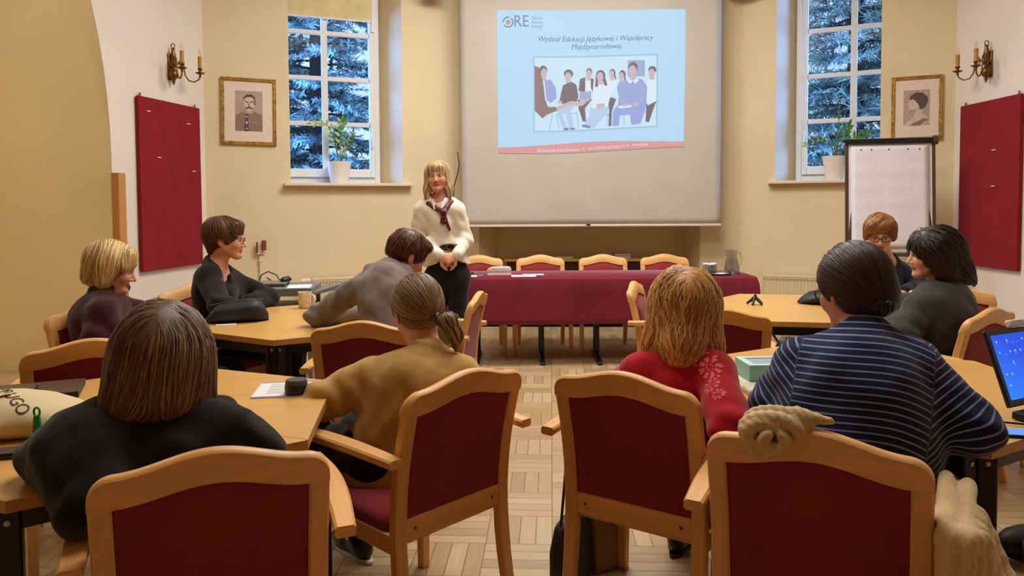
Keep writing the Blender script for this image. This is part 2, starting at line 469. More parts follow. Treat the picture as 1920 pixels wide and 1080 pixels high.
# ------------------------------------------------------------------ radiators, boards, wall things
def radiator(F, u0, u1, label, z1=0.62, valve=False):
    r = empty('radiator'); tag(r, label, 'radiator')
    mb = MB(); nu = int((u1-u0)/0.035)
    n0 = -0.14
    prof = []
    for i in range(nu*2+1):
        uu = u0+0.01 + (u1-u0-0.02)*i/(nu*2); prof.append((uu, n0 + (0.0 if i % 2 else 0.006)))
    prof += [(u1-0.01, n0+0.02), (u0+0.01, n0+0.02)]
    mb.prism(prof, 0.13, z1-0.045, F); mb.build('front_panel', M['radiator'], r)
    mb = MB(); mb.box(((u0+u1)/2, n0+0.015, z1-0.035), (u1-u0-0.02, 0.034, 0.03), F)
    mb.box(((u0+u1)/2, n0+0.055, z1-0.008), (u1-u0, 0.11, 0.016), F)
    mb.box((u0+0.004, n0+0.055, z1/2+0.06), (0.008, 0.11, z1-0.14), F); mb.box((u1-0.004, n0+0.055, z1/2+0.06), (0.008, 0.11, z1-0.14), F)
    mb.build('casing', M['radiator'], r, bevel=0.003)
    mb = MB()
    for i in range(int((u1-u0)/0.03)):
        mb.box((u0+0.025+i*0.03, n0-0.003, z1-0.035), (0.017, 0.004, 0.009), F)
    mb.build('slots', M['slot'], r)
    if valve:
        mb = MB(); mb.tube([F @ Vector((u0-0.09, n0+0.05, z1-0.02)), F @ Vector((u0, n0+0.05, z1-0.02))], 0.011, 8)
        mb.tube([F @ Vector((u0-0.62, n0+0.09, z1-0.06)), F @ Vector((u0-0.09, n0+0.09, z1-0.06)), F @ Vector((u0-0.085, n0+0.05, z1-0.03))], 0.011, 8)
        mb.build('pipe', M['radiator'], r, smooth=40)
        mb = MB(); mb.tube([F @ Vector((u0-0.12, n0-0.02, z1-0.015)), F @ Vector((u0-0.09, n0-0.02, z1-0.015)), F @ Vector((u0-0.04, n0+0.0, z1-0.015)), F @ Vector((u0-0.02, n0+0.03, z1-0.015))], [0.018, 0.026, 0.026, 0.016], 12)
        mb.build('valve', M['white_plastic'], r, smooth=50)
    return r
M['radiator'] = plain('cream_radiator_enamel', (222, 204, 162), 0.4, 0.02)
M['slot'] = plain('dark_slot', (120, 100, 70), 0.8)
radiator(F1, 0.99, 2.15, 'cream radiator under the left window', valve=True)
radiator(F3, 0.25, 1.45, 'cream radiator under the right window', z1=0.60)

def notice_board(F, uc, zc, W, Hh, label, pins):
    r = empty('notice_board'); tag(r, label, 'notice board')
    mb = MB(); mb.box((uc, -0.028, zc), (W, 0.03, Hh), F); mb.build('felt_panel', M['board'], r, bevel=0.006)
    for s in (-1, 1):
        h = MB(); h.box((uc+s*(W/2-0.05), -0.022, zc+Hh/2+0.012), (0.014, 0.012, 0.035), F); h.build('hanger', M['grey_metal'], r)
    for pu, pz in pins:
        h = MB(); h.box((uc+pu, -0.048, zc+pz), (0.045, 0.012, 0.008), F); h.build('pin', M['white_plastic'], r)
    return r
d0 = Vector((P1[0]-P0[0], P1[1]-P0[1])).normalized()
ub = UJ + ((7.25+6.36)/2 - P0[1])/d0.y
notice_board(F0, ub, 1.565, 0.90, 1.5, 'tall maroon felt notice board on the left white wall', [(-0.33, 0.63), (-0.2, 0.24), (0.32, 0.14), (0.25, 0.58)])
ur = (P4[1]-(7.17+6.31)/2)
notice_board(F4, ur, 1.53, 0.86, 1.5, 'tall maroon felt notice board on the right white wall', [(0.1, 0.3), (0.1, -0.02)])

def sconce(F, u, z, label):
    r = empty('wall_sconce'); tag(r, label, 'wall light')
    B = F @ Matrix.Translation((u, -0.045, z))
    mb = MB()
    mb.lathe([(0.001, -0.185), (0.010, -0.18), (0.008, -0.165), (0.016, -0.155), (0.009, -0.145), (0.03, -0.125), (0.042, -0.095), (0.036, -0.065), (0.018, -0.045), (0.014, -0.03), (0.034, -0.01), (0.036, 0.005), (0.016, 0.012), (0.015, 0.03), (0.022, 0.06), (0.024, 0.085), (0.015, 0.12), (0.014, 0.135), (0.02, 0.14), (0.012, 0.147), (0.001, 0.15)], 18, M=B)
    mb.build('column', M['brass'], r, smooth=50)
    ring = MB(); ring.tube([B @ Vector((0, 0.018*math.cos(a), 0.168+0.020*math.sin(a))) for a in [2*PI*k/14 for k in range(15)]], 0.0045, 6); ring.build('ring', M['brass'], r, smooth=60)
    pl = MB(); pl.box((0, 0.035, -0.02), (0.05, 0.02, 0.24), B); pl.build('wall_plate', M['brass'], r, bevel=0.006)
    for s in (-1, 1):
        dx, dy = s*0.62, -0.785
        arm = MB(); pts = []
        for (q, zz) in [(0.02, -0.01), (0.045, 0.03), (0.06, 0.055), (0.075, 0.04), (0.078, -0.02), (0.085, -0.09), (0.11, -0.135), (0.15, -0.145), (0.185, -0.12), (0.195, -0.085)]:
            pts.append(B @ Vector((dx*q*1.15, dy*q*1.15, zz)))
        arm.tube(pts, 0.0065, 8)
        pts = [B @ Vector((dx*q, dy*q, zz)) for q, zz in [(0.06, 0.05), (0.05, 0.0), (0.06, -0.03), (0.075, -0.015)]]
        arm.tube(pts, 0.005, 6)
        ao = arm.build('arm', M['brass'], r, smooth=60)
        e = Vector((dx*0.224, dy*0.224, 0)); Bm = B @ Matrix.Translation(e)
        cu = MB(); cu.lathe([(0.004, -0.1), (0.012, -0.09), (0.010, -0.075), (0.04, -0.062), (0.042, -0.056), (0.014, -0.052), (0.012, -0.04), (0.02, -0.03), (0.022, -0.018), (0.012, -0.018)], 16, M=Bm); cu.build('drip_cup', M['brass'], ao, smooth=50)
        ca = MB(); ca.lathe([(0.017, -0.02), (0.018, 0.09), (0.012, 0.092), (0.001, 0.092)], 16, M=Bm); ca.build('candle_sleeve', M['candle'], ao, smooth=40)
        bu = MB(); bu.lathe([(0.009, 0.09), (0.014, 0.105), (0.016, 0.12), (0.012, 0.14), (0.004, 0.16), (0.001, 0.17)], 12, M=Bm); bu.build('bulb', M['bulb'], ao, smooth=60)
    return r
M['candle'] = plain('amber_candle_sleeve', (176, 120, 40), 0.5, 0.08)
M['bulb'] = glass_mat('clear_bulb', (250, 244, 232))
us_l = UJ + (6.85 - P0[1])/d0.y
sconce(F0, us_l, 2.66, 'brass two-candle wall sconce above the left notice board')
sconce(F4, P4[1]-6.78, 2.63, 'brass two-candle wall sconce above the right notice board')

def portrait(F, u0, u1, z0, z1, label, shapes, name='framed_portrait', tilt=0.0, mat2=None):
    r = empty(name); tag(r, label, 'picture')
    W, Hh = u1-u0, z1-z0
    B = F @ Matrix.Translation(((u0+u1)/2, -0.012, (z0+z1)/2)) @ Matrix.Rotation(tilt, 4, 'Y')
    fw, mb = 0.034, MB()
    for (a, b) in (((-W/2, -Hh/2), (W/2, -Hh/2)), ((W/2, -Hh/2), (W/2, Hh/2)), ((W/2, Hh/2), (-W/2, Hh/2)), ((-W/2, Hh/2), (-W/2, -Hh/2))):
        def ins(p, k): return (p[0]-math.copysign(k, p[0]), p[1]-math.copysign(k, p[1]))
        secs = []
        for pt in (a, b):
            secs.append([B @ Vector((ins(pt, k)[0], n, ins(pt, k)[1])) for k, n in ((0, 0.01), (0, -0.014), (0.008, -0.02), (0.016, -0.013), (0.024, -0.017), (fw, -0.008), (fw, 0.01))])
        mb.loft(secs)
    mb.build('frame', M['gold'], r)
    q = MB(); q.box((0, 0.004, 0), (W-0.05, 0.008, Hh-0.05), B); q.build('mount', M['mount'], r)
    mats = [M['print_mid'], M['print_dark'], M['print_light'], M['print_black']]
    q = MB(); k = 0
    for mi, pts in shapes:
        q.mi = mi; nn = -0.0006 - 0.0004*k; k += 1
        q.prism([(x, z) for x, z in pts], -nn, -nn+0.0003, B @ Matrix(((1, 0, 0, 0), (0, 0, -1, 0), (0, 1, 0, 0), (0, 0, 0, 1))))
    q.build('print', mats, r)
    return r
M['mount'] = plain('ivory_mount_card', (230, 208, 186), 0.8, 0.02)
M['print_mid'] = plain('print_grey', (176, 154, 138), 0.8, 0.14, 90)
M['print_dark'] = plain('print_dark_grey', (136, 112, 100), 0.8, 0.2, 120)
M['print_light'] = plain('print_light_grey', (208, 186, 168), 0.8, 0.08, 90)
M['print_black'] = plain('print_black', (88, 70, 64), 0.8, 0.25, 120)
def oval(cx, cz, rx, rz, n=20, a0=0, a1=2*PI): return [(cx+rx*math.cos(a0+(a1-a0)*k/n), cz+rz*math.sin(a0+(a1-a0)*k/n)) for k in range(n)]
man = [(0, [(-0.13, -0.195), (0.13, -0.195), (0.13, 0.205), (-0.13, 0.205)]),
       (1, [(-0.129, -0.194), (0.129, -0.194), (0.129, -0.03), (0.09, -0.015), (0.04, 0.005), (-0.04, 0.005), (-0.09, -0.02), (-0.129, -0.04)]),
       (0, [(-0.04, -0.02), (0.045, -0.02), (0.04, 0.03), (-0.035, 0.03)]),
       (2, oval(0.005, 0.085, 0.052, 0.085)),
       (3, [(-0.052, 0.10), (-0.047, 0.145), (-0.02, 0.17), (0.03, 0.172), (0.056, 0.145), (0.062, 0.07), (0.05, 0.06), (0.048, 0.125), (0.03, 0.145), (-0.02, 0.142), (-0.042, 0.125)]),
       (3, [(-0.04, 0.095), (-0.006, 0.088), (-0.006, 0.098), (-0.04, 0.105)]), (3, [(0.012, 0.088), (0.046, 0.095), (0.046, 0.105), (0.012, 0.098)]),
       (1, [(-0.006, 0.05), (0.008, 0.05), (0.005, 0.09), (-0.002, 0.09)]),
       (3, [(-0.04, 0.022), (-0.03, 0.04), (0.0, 0.05), (0.03, 0.04), (0.042, 0.022), (0.02, 0.026), (0.0, 0.034), (-0.02, 0.026)]),
       (2, oval(0.004, 0.018, 0.024, 0.012)),
       (3, [(-0.045, -0.194), (-0.004, -0.194), (-0.008, -0.02), (-0.03, -0.02)]),
       (2, oval(-0.022, -0.05, 0.008, 0.008)), (2, oval(-0.022, -0.11, 0.011, 0.012)), (2, oval(-0.022, -0.17, 0.008, 0.008)), (2, [(0.03, -0.1), (0.1, -0.11), (0.1, -0.115), (0.03, -0.105)])]
lady = [(0, [(-0.115, -0.17), (0.115, -0.17), (0.115, 0.18), (-0.115, 0.18)]),
        (2, [(-0.114, -0.169), (0.06, -0.169), (0.095, -0.12), (0.09, -0.08), (0.04, -0.05), (-0.03, -0.10), (-0.08, -0.13)]),
        (2, [(-0.03, -0.11), (0.05, -0.05), (0.05, 0.0), (0.0, -0.02), (-0.02, -0.06)]),
        (2, [(-0.06, 0.1), (-0.068, 0.06), (-0.082, 0.035), (-0.07, 0.03), (-0.072, 0.01), (-0.06, -0.01), (-0.02, -0.015), (0.03, 0.0), (0.03, 0.1)]),
        (3, [(-0.065, 0.085), (-0.055, 0.125), (-0.01, 0.155), (0.05, 0.15), (0.095, 0.11), (0.10, 0.06), (0.075, 0.01), (0.03, -0.02), (0.02, 0.03), (0.0, 0.06), (-0.03, 0.09)]),
        (1, [(-0.05, 0.055), (-0.03, 0.06), (-0.03, 0.064), (-0.05, 0.062)]),
        (1, [(-0.06, -0.169), (0.03, -0.169), (0.1, -0.11), (0.06, -0.1), (0.03, -0.12), (-0.02, -0.14)])]
portrait(F1, 0.153, 0.678, 1.985, 2.65, 'gilt-framed portrait print of a moustached man in uniform', man, tilt=math.radians(0.6))
portrait(F3, 1.455, 1.905, 1.985, 2.62, 'gilt-framed print of a dark-haired woman in profile', lady)

# wall socket with plug and its white conduit; small wall speakers; cable beside the screen
us = 0.50
r = empty('wall_socket'); tag(r, 'white wall socket with a dark handset holder above a conduit', 'socket')
mb = MB(); mb.box((us, -0.02, 0.93), (0.075, 0.04, 0.10), F1); mb.build('box', M['white_plastic'], r, bevel=0.008)
mb = MB(); mb.box((us+0.03, -0.05, 0.975), (0.045, 0.05, 0.10), F1); mb.box((us-0.035, -0.045, 0.955), (0.018, 0.035, 0.11), F1); mb.build('handset', M['peg'], r, bevel=0.006)
mb = MB(); mb.box((us, -0.014, 0.62), (0.03, 0.028, 0.50), F1); mb.box((us, -0.017, 0.82), (0.042, 0.034, 0.03), F1); mb.build('conduit', M['cream'], r, bevel=0.004)
for F, u, lab in ((F2, None, 'white wall speaker high beside the left window'), (F2, None, 'white wall speaker high right of the screen')):
    px = 815 if 'left window' in lab else 1390
    P = at(px, -14, 8.05)
    r = empty('wall_speaker', (P.x, P.y, P.z)); tag(r, lab, 'speaker')
    mb = MB(); mb.box((0, 0, 0.05), (0.24, 0.16, 0.14)); mb.build('cabinet', M['white_plastic'], r, bevel=0.02, seg=3)
    mb = MB(); mb.box((0, -0.082, 0.05), (0.2, 0.006, 0.1)); mb.build('grille', M['radiator'], r)
    mb = MB(); mb.box((0, 0.17, 0.06), (0.05, 0.20, 0.05)); mb.build('bracket', M['grey_metal'], r)

# ------------------------------------------------------------------ projection screen and slide
SA, SB = at(866.5, 420, 8.06), at(1350.5, 415, 7.93)
FS, LS = wframe((SA.x, SA.y), (SB.x, SB.y))
SZ0, SZ1 = SA.z - 0.01, 4.05
r = empty('projection_screen'); tag(r, 'large pull-down projection screen hanging on the middle wall', 'projection screen')
def billow(u, z): return 0.012*math.sin(u*3.1+0.6)*math.sin((z-SZ0)*2.3) + 0.004*math.sin(u*9+z*5)*min(1, (z-SZ0)*3)
mb = MB(); NU, NZ_ = 40, 44; g = []
for j in range(NZ_+1):
    for i in range(NU+1):
        u, z = LS*i/NU, SZ0 + (SZ1-SZ0)*j/NZ_; g.append(FS @ Vector((u, billow(u, z), z)))
fs = [(j*(NU+1)+i, j*(NU+1)+i+1, (j+1)*(NU+1)+i+1, (j+1)*(NU+1)+i) for j in range(NZ_) for i in range(NU)]
mb.add(g, fs)
M['screen'] = plain('matt_white_screen', (192, 184, 172), 0.9, 0.015, 3)
so = mb.build('screen_fabric', M['screen'], r, smooth=0)
sm = so.modifiers.new('thick', 'SOLIDIFY'); sm.thickness = 0.004
mb = MB(); mb.box((LS/2, 0, SZ0-0.012), (LS+0.02, 0.024, 0.026), FS); mb.build('bottom_bar', M['mount'], r, bevel=0.006)
mb = MB(); mb.tube([FS @ Vector((-0.02, 0, SZ1)), FS @ Vector((LS+0.02, 0, SZ1))], 0.06, 16); mb.build('roller_case', M['white_plastic'], r, smooth=50)
mb = MB(); mb.box((LS/2-0.02, -0.014, SZ0-0.004), (0.045, 0.01, 0.012), FS); mb.build('pull_tab', M['black'], r)
for u in (0.25, LS-0.25):
    mb = MB(); mb.box((u, 0.10, SZ1), (0.05, 0.2, 0.05), FS); mb.build('bracket', M['grey_metal'], r)

# the slide thrown on the screen: thin coloured layers that glow, as a screen does
def s_emit(name, c, k=0.92):
    return emit(name, c, k)
SL = dict(bg=s_emit('slide_sky', (186, 224, 250)), blue=s_emit('slide_blue', (92, 118, 176)), grey=s_emit('slide_grey', (128, 138, 176)), red=s_emit('slide_red', (226, 158, 156)),
          pale=s_emit('slide_pale', (206, 234, 250)), white=s_emit('slide_white', (224, 240, 252)), brown=s_emit('slide_brown', (150, 122, 122)), skin=s_emit('slide_skin', (206, 186, 190)),
          shirt=s_emit('slide_shirt', (158, 172, 226)), dark=s_emit('slide_dark', (124, 108, 118)), jean=s_emit('slide_jean', (164, 176, 216)), line=s_emit('slide_line', (160, 202, 226)), orange=s_emit('slide_orange', (206, 150, 130)), shirt2=s_emit('slide_shirt_pale', (186, 208, 242)))
def scr(px, py):
    """where the sight line to a point of the picture meets the screen sheet, in screen (u, z)"""
    d = ray(px, py); n = Vector((FS[0][1], FS[1][1], 0)); o = Vector((SA.x, SA.y, 0)); c = Vector((0, 0, CAM_H))
    t = (o-c).dot(n)/d.dot(n); q = c + d*t; l = FS.inverted() @ q
    return l.x, l.z
c00, c10, c11, c01 = scr(934, 288), scr(1282.5, 276), scr(1285, 18), scr(932, 20)
def slide_pt(s, t, lift):
    """slide coordinates: s 0..1 across, t 0..1 up"""
    u = (c00[0]*(1-s)+c10[0]*s)*(1-t) + (c01[0]*(1-s)+c11[0]*s)*t
    z = (c00[1]*(1-s)+c10[1]*s)*(1-t) + (c01[1]*(1-s)+c11[1]*s)*t
    z += (0.010*math.sin(s*2*PI*1.0+2.6) - 0.012*math.sin(s*PI))*(1-t)
    return FS @ Vector((u, billow(u, z)-0.0045-lift, z))
def slide_layer(name, pts_list, mat, lift, parent):
    """fills 2-D outlines given in slide coordinates, cut fine enough to follow the sheet"""
    import bmesh
    bm = bmesh.new()
    for pts in pts_list:
        try: bm.faces.new([bm.verts.new((p[0], p[1], 0)) for p in pts])
        except ValueError: pass
    bmesh.ops.triangulate(bm, faces=bm.faces[:])
    for _ in range(4):
        e = [x for x in bm.edges if x.calc_length() > 0.07]
        if not e: break
        bmesh.ops.subdivide_edges(bm, edges=e, cuts=1); bmesh.ops.triangulate(bm, faces=bm.faces[:])
    for v in bm.verts: v.co = slide_pt(v.co.x, v.co.y, lift)
    me = bpy.data.meshes.new(name); bm.to_mesh(me); bm.free()
    return link_mesh(name, me, mat, parent)
def text_outline(body, size, shear=0.0, bold=False):
    # e with ogonek and S with acute are set as the plain letter plus a drawn accent, so all letters share one face
    marks = [(i, ch) for i, ch in enumerate(body) if ch in 'ęŚ']
    if marks:
        plain_ = body.replace('ę', 'e').replace('Ś', 'S'); me = text_outline(plain_, size, shear)
        vs = [tuple(v.co) for v in me.vertices]; fs = [tuple(p.vertices) for p in me.polygons]
        for i, ch in marks:
            q = text_outline(plain_[:i+1], size, 0.0); x1 = max(v.co.x for v in q.vertices); b = len(vs)
            if ch == 'ę': pts = [(-0.13, 0.0), (-0.06, 0.01), (-0.12, -0.07), (-0.115, -0.13), (-0.02, -0.125), (-0.01, -0.175), (-0.10, -0.20), (-0.175, -0.16), (-0.18, -0.08)]
            else: pts = [(-0.27, 0.735), (-0.20, 0.735), (-0.08, 0.86), (-0.17, 0.86)]
            vs += [(x1+x*size+y*size*shear, y*size, 0) for x, y in pts]
            fs += [tuple(range(b, b+len(pts)))] if ch == 'Ś' else [(b, b+1, b+2, b+8), (b+8, b+2, b+3, b+7), (b+7, b+3, b+6), (b+3, b+4, b+5, b+6)]
        me2 = bpy.data.meshes.new('lettering'); me2.from_pydata(vs, [], fs); return me2
    if bold:
        me = text_outline(body, size, shear); vs = [tuple(v.co) for v in me.vertices]; fs = [tuple(p.vertices) for p in me.polygons]; n = len(vs); out = []
        for k, (dx, dy) in enumerate(((-.5, 0), (.5, 0), (0, .4), (0, -.4))): out += [(x+dx*0.05*size, y+dy*0.05*size, z) for x, y, z in vs]
        m2 = bpy.data.meshes.new('lettering'); m2.from_pydata(out, [], [tuple(i+n*k for i in f) for k in range(4) for f in fs]); return m2
    c = bpy.data.curves.new('lettering', 'FONT'); c.body = body; c.size = size; c.shear = shear
    o = bpy.data.objects.new('lettering', c); col.objects.link(o)
    dg = bpy.context.evaluated_depsgraph_get(); dg.update()
    me = bpy.data.meshes.new_from_object(o.evaluated_get(dg)); bpy.data.objects.remove(o); bpy.data.curves.remove(c)
    return me
def slide_text(name, body, s, t, size, mat, parent, width=None, shear=0.0, center=True, bold=False, lift=0.002):
    me = text_outline(body, size, shear, bold)
    xs = [v.co.x for v in me.vertices]
    if not xs: return None
    x0, x1 = min(xs), max(xs); k = 1.0 if width is None else width/(x1-x0)
    AS = ASPECT
    for v in me.vertices:
        x = (v.co.x-x0)*k; y = v.co.y*(k if width is not None and False else 1.0)
        ss = s + (x - ((x1-x0)*k/2 if center else 0)); v.co = slide_pt(ss, t + y*AS, lift)
    return link_mesh(name, me, mat, parent)
ASPECT = (c11[0]-c01[0])/((c01[1]-c00[1]+c11[1]-c10[1])/2)
sl = empty('projected_slide'); tag(sl, 'bright light-blue slide with logo, heading and group photo on the screen', 'slide')
slide_layer('slide_ground', [[(k/12, 0) for k in range(13)] + [(1-k/12, 1) for k in range(13)]], SL['bg'], 0.0, sl)
band = [(k/16, 0) for k in range(17)] + [(1-k/16, 0.055+0.016*math.sin((1-k/16)*2*PI*0.9-1.2)) for k in range(17)]
slide_layer('footer_band', [band], SL['red'], 0.001, sl)
slide_text('footer_lettering', 'Aleje Ujazdowskie 28, 00-478 Warszawa', 0.325, 0.012, 0.021, SL['white'], sl, 0.23)
slide_text('footer_lettering', 'tel. 22 345 37 00, fax 22 345 37 70', 0.585, 0.016, 0.021, SL['white'], sl, 0.195)
slide_text('footer_lettering', 'www.ore.edu.pl', 0.765, 0.022, 0.021, SL['white'], sl, 0.085)
def disc(s, t, rs, n=20): return [(s+rs*math.cos(2*PI*k/n), t+rs*ASPECT*math.sin(2*PI*k/n)) for k in range(n)]
slide_layer('footer_bullets', [disc(0.462, 0.022, 0.004, 10), disc(0.70, 0.028, 0.004, 10)], SL['white'], 0.002, sl)
def arc(s, t, r0, r1, a0, a1, n=18):
    return [(s+r1*math.cos(a0+(a1-a0)*k/n), t+r1*ASPECT*math.sin(a0+(a1-a0)*k/n)) for k in range(n+1)] + [(s+r0*math.cos(a1-(a1-a0)*k/n), t+r0*ASPECT*math.sin(a1-(a1-a0)*k/n)) for k in range(n+1)]
lg = slide_layer('logo', [arc(0.059, 0.918, 0.022, 0.029, -2.6, 0.9), arc(0.059, 0.918, 0.022, 0.029, 1.3, 3.2)], SL['grey'], 0.002, sl)
slide_layer('logo_dot', [disc(0.059, 0.918, 0.0125)], SL['orange'], 0.002, lg)
slide_text('logo_lettering', 'RE', 0.0935, 0.886, 0.086, SL['grey'], lg, 0.076, center=False)
for k, wd in enumerate(('Ośrodek', 'Rozwoju', 'Edukacji')):
    slide_text('logo_lettering', wd, 0.186, 0.937-0.029*k, 0.022, SL['grey'], lg, 0.058, center=False)
slide_text('heading', 'Wydział Edukacji Językowej i Współpracy', 0.528, 0.783, 0.040, SL['blue'], sl, 0.612, shear=0.25, bold=True)
slide_text('heading', 'Międzynarodowej', 0.532, 0.728, 0.040, SL['blue'], sl, 0.268, shear=0.25, bold=True)
# the group photo on the slide
ph = slide_layer('photo_border', [[(0.192, 0.150), (0.858, 0.150), (0.858, 0.682), (0.192, 0.682)]], SL['line'], 0.001, sl)
slide_layer('photo_ground', [[(0.2, 0.16), (0.85, 0.16), (0.85, 0.67), (0.2, 0.67)]], SL['pale'], 0.002, ph)
def pp(x, y):   # pixel of the 1415x1080 close view of the slide -> slide coordinates
    return ((x-44)/(1356-44), 1-(y-38+ (x-44)*0.004)/(1020-38- (x-44)*0.03))
def shape(name, polys, mat, lift):
    for k, q in enumerate(polys): slide_layer(name.rstrip('s') if name != 'photo_faces' else 'photo_face', [[pp(x, y) for x, y in q]], SL[mat], lift+0.00001*k, ph)
def ell(cx, cy, rx, ry, n=16): return [(cx+rx*math.cos(2*PI*k/n), cy+ry*math.sin(2*PI*k/n)) for k in range(n)]
shape('photo_wall_picture', [[(958, 378), (1078, 378), (1078, 490), (958, 490)]], 'jean', 0.0024)
shape('photo_chairs', [[(430, 735), (436, 735), (410, 850), (404, 850)], [(455, 735), (462, 735), (480, 835), (474, 835)], [(600, 720), (606, 720), (618, 840), (612, 840)], [(545, 730), (600, 730), (600, 736), (545, 736)], [(740, 740), (840, 740), (840, 750), (740, 750)], [(742, 750), (748, 750), (730, 840), (724, 840)], [(815, 750), (821, 750), (815, 830), (809, 830)], [(930, 750), (936, 750), (940, 820), (934, 820)]], 'line', 0.0027)
shape('photo_seated_legs', [[(470, 690), (590, 680), (560, 720), (585, 840), (550, 842), (520, 735), (500, 740), (545, 845), (510, 845), (465, 740)], [(700, 690), (830, 690), (815, 740), (730, 830), (640, 825), (690, 760)]], 'shirt2', 0.0031)
shape('photo_dark_legs', [[(610, 640), (710, 640), (660, 700), (668, 790), (645, 790), (615, 700)], [(820, 620), (880, 640), (850, 720), (845, 825), (825, 825), (830, 720)], [(1090, 680), (1160, 660), (1130, 740), (1110, 805), (1085, 800)]], 'dark', 0.0032)
shape('photo_blue_legs', [[(880, 690), (1090, 680), (1080, 730), (1050, 815), (985, 820), (975, 750), (905, 755), (898, 825), (852, 825), (858, 720)]], 'shirt', 0.0034)
shape('photo_pale_torsos', [[(720, 560), (760, 520), (830, 520), (845, 600), (820, 690), (710, 700)], [(830, 510), (880, 500), (885, 560), (850, 600)], [(1095, 510), (1160, 500), (1160, 660), (1100, 690), (1085, 620)], [(664, 515), (700, 510), (708, 585), (664, 590)]], 'white', 0.0036)
shape('photo_blue_torsos', [[(900, 600), (930, 520), (990, 495), (1060, 510), (1095, 560), (1090, 680), (1000, 700), (890, 690)], [(375, 510), (420, 505), (455, 560), (460, 630), (420, 665), (390, 640)], [(885, 560), (905, 515), (940, 515), (930, 560), (895, 620)]], 'shirt', 0.0038)
shape('photo_dark_torsos', [[(480, 650), (505, 545), (560, 515), (600, 540), (615, 620), (600, 660), (500, 668)], [(615, 580), (625, 500), (665, 488), (660, 590)], [(700, 495), (722, 500), (715, 590), (702, 560)]], 'dark', 0.004)
shape('photo_presenter', [[(306, 412), (340, 425), (365, 520), (380, 640), (400, 690), (460, 690), (465, 715), (390, 745), (360, 770), (330, 740), (306, 720)]], 'brown', 0.0044)
shape('photo_presenter_arm', [[(455, 690), (560, 650), (620, 655), (690, 640), (640, 685), (560, 680), (465, 715)]], 'skin', 0.0046)
shape('photo_laptop', [[(622, 588), (704, 584), (702, 640), (622, 645)]], 'jean', 0.0046)
shape('photo_necks', [[(360, 485), (386, 485), (392, 515), (356, 515)], [(530, 505), (556, 505), (562, 525), (522, 525)], [(678, 492), (700, 492), (704, 512), (674, 512)], [(752, 515), (784, 515), (790, 540), (745, 540)], [(838, 488), (860, 488), (864, 512), (834, 512)], [(906, 508), (928, 508), (932, 526), (902, 526)], [(976, 480), (1010, 480), (1018, 512), (970, 512)], [(1114, 490), (1140, 490), (1146, 512), (1108, 512)]], 'skin', 0.0041)
shape('photo_collars', [[(968, 500), (994, 520), (975, 540), (950, 515)], [(994, 520), (1022, 500), (1036, 516), (1012, 540)], [(676, 508), (690, 560), (664, 580), (662, 512)], [(366, 508), (380, 524), (366, 540)]], 'white', 0.00405)
shape('photo_sleeves', [[(925, 530), (905, 600), (895, 680), (930, 690), (945, 600)], [(1060, 525), (1085, 600), (1080, 660), (1040, 680), (1050, 600)]], 'jean', 0.0039)
shape('photo_papers', [[(890, 690), (985, 684), (990, 698), (905, 706)]], 'white', 0.0045)
shape('photo_hands', [[(925, 675), (960, 670), (975, 688), (930, 694)], [(995, 668), (1040, 664), (1035, 690), (1000, 700)], [(738, 672), (800, 668), (795, 700), (745, 705)], [(620, 640), (690, 640), (690, 652), (625, 656)], [(470, 645), (500, 650), (495, 668), (468, 664)]], 'skin', 0.0047)
shape('photo_long_hair', [[(736, 480), (732, 555), (752, 555), (750, 500)], [(795, 470), (818, 545), (800, 550), (784, 510)], [(868, 460), (880, 505), (868, 508)], [(938, 470), (948, 510), (934, 516)]], 'dark', 0.0049)
shape('photo_hair', [ell(368, 440, 27, 30), ell(545, 465, 33, 30), ell(690, 452, 22, 26), ell(770, 480, 34, 40), ell(852, 464, 22, 30), ell(922, 474, 23, 29), ell(996, 425, 32, 34), ell(1130, 445, 28, 26)], 'dark', 0.0042)
shape('photo_faces', [ell(372, 460, 20, 32), ell(542, 485, 23, 30), ell(688, 470, 20, 32), ell(766, 490, 24, 36), ell(848, 470, 16, 26), ell(916, 488, 17, 28), ell(992, 452, 26, 40), ell(1126, 468, 22, 30)], 'skin', 0.0048)
shape('photo_shoes', [[(510, 832), (545, 832), (545, 848), (512, 848)], [(553, 830), (588, 832), (588, 845), (555, 845)], [(640, 810), (700, 822), (700, 838), (640, 826)]], 'grey', 0.005)

mb = MB(); mb.tube([at(858, 285, 8.2), at(861, 310, 8.2), at(857, 330, 8.2), at(851, 350, 8.2), at(850, 372, 8.2)], 0.006, 6)
tag(mb.build('cable', M['black'], smooth=60), 'thin black cable hanging at the left side of the screen', 'cable')
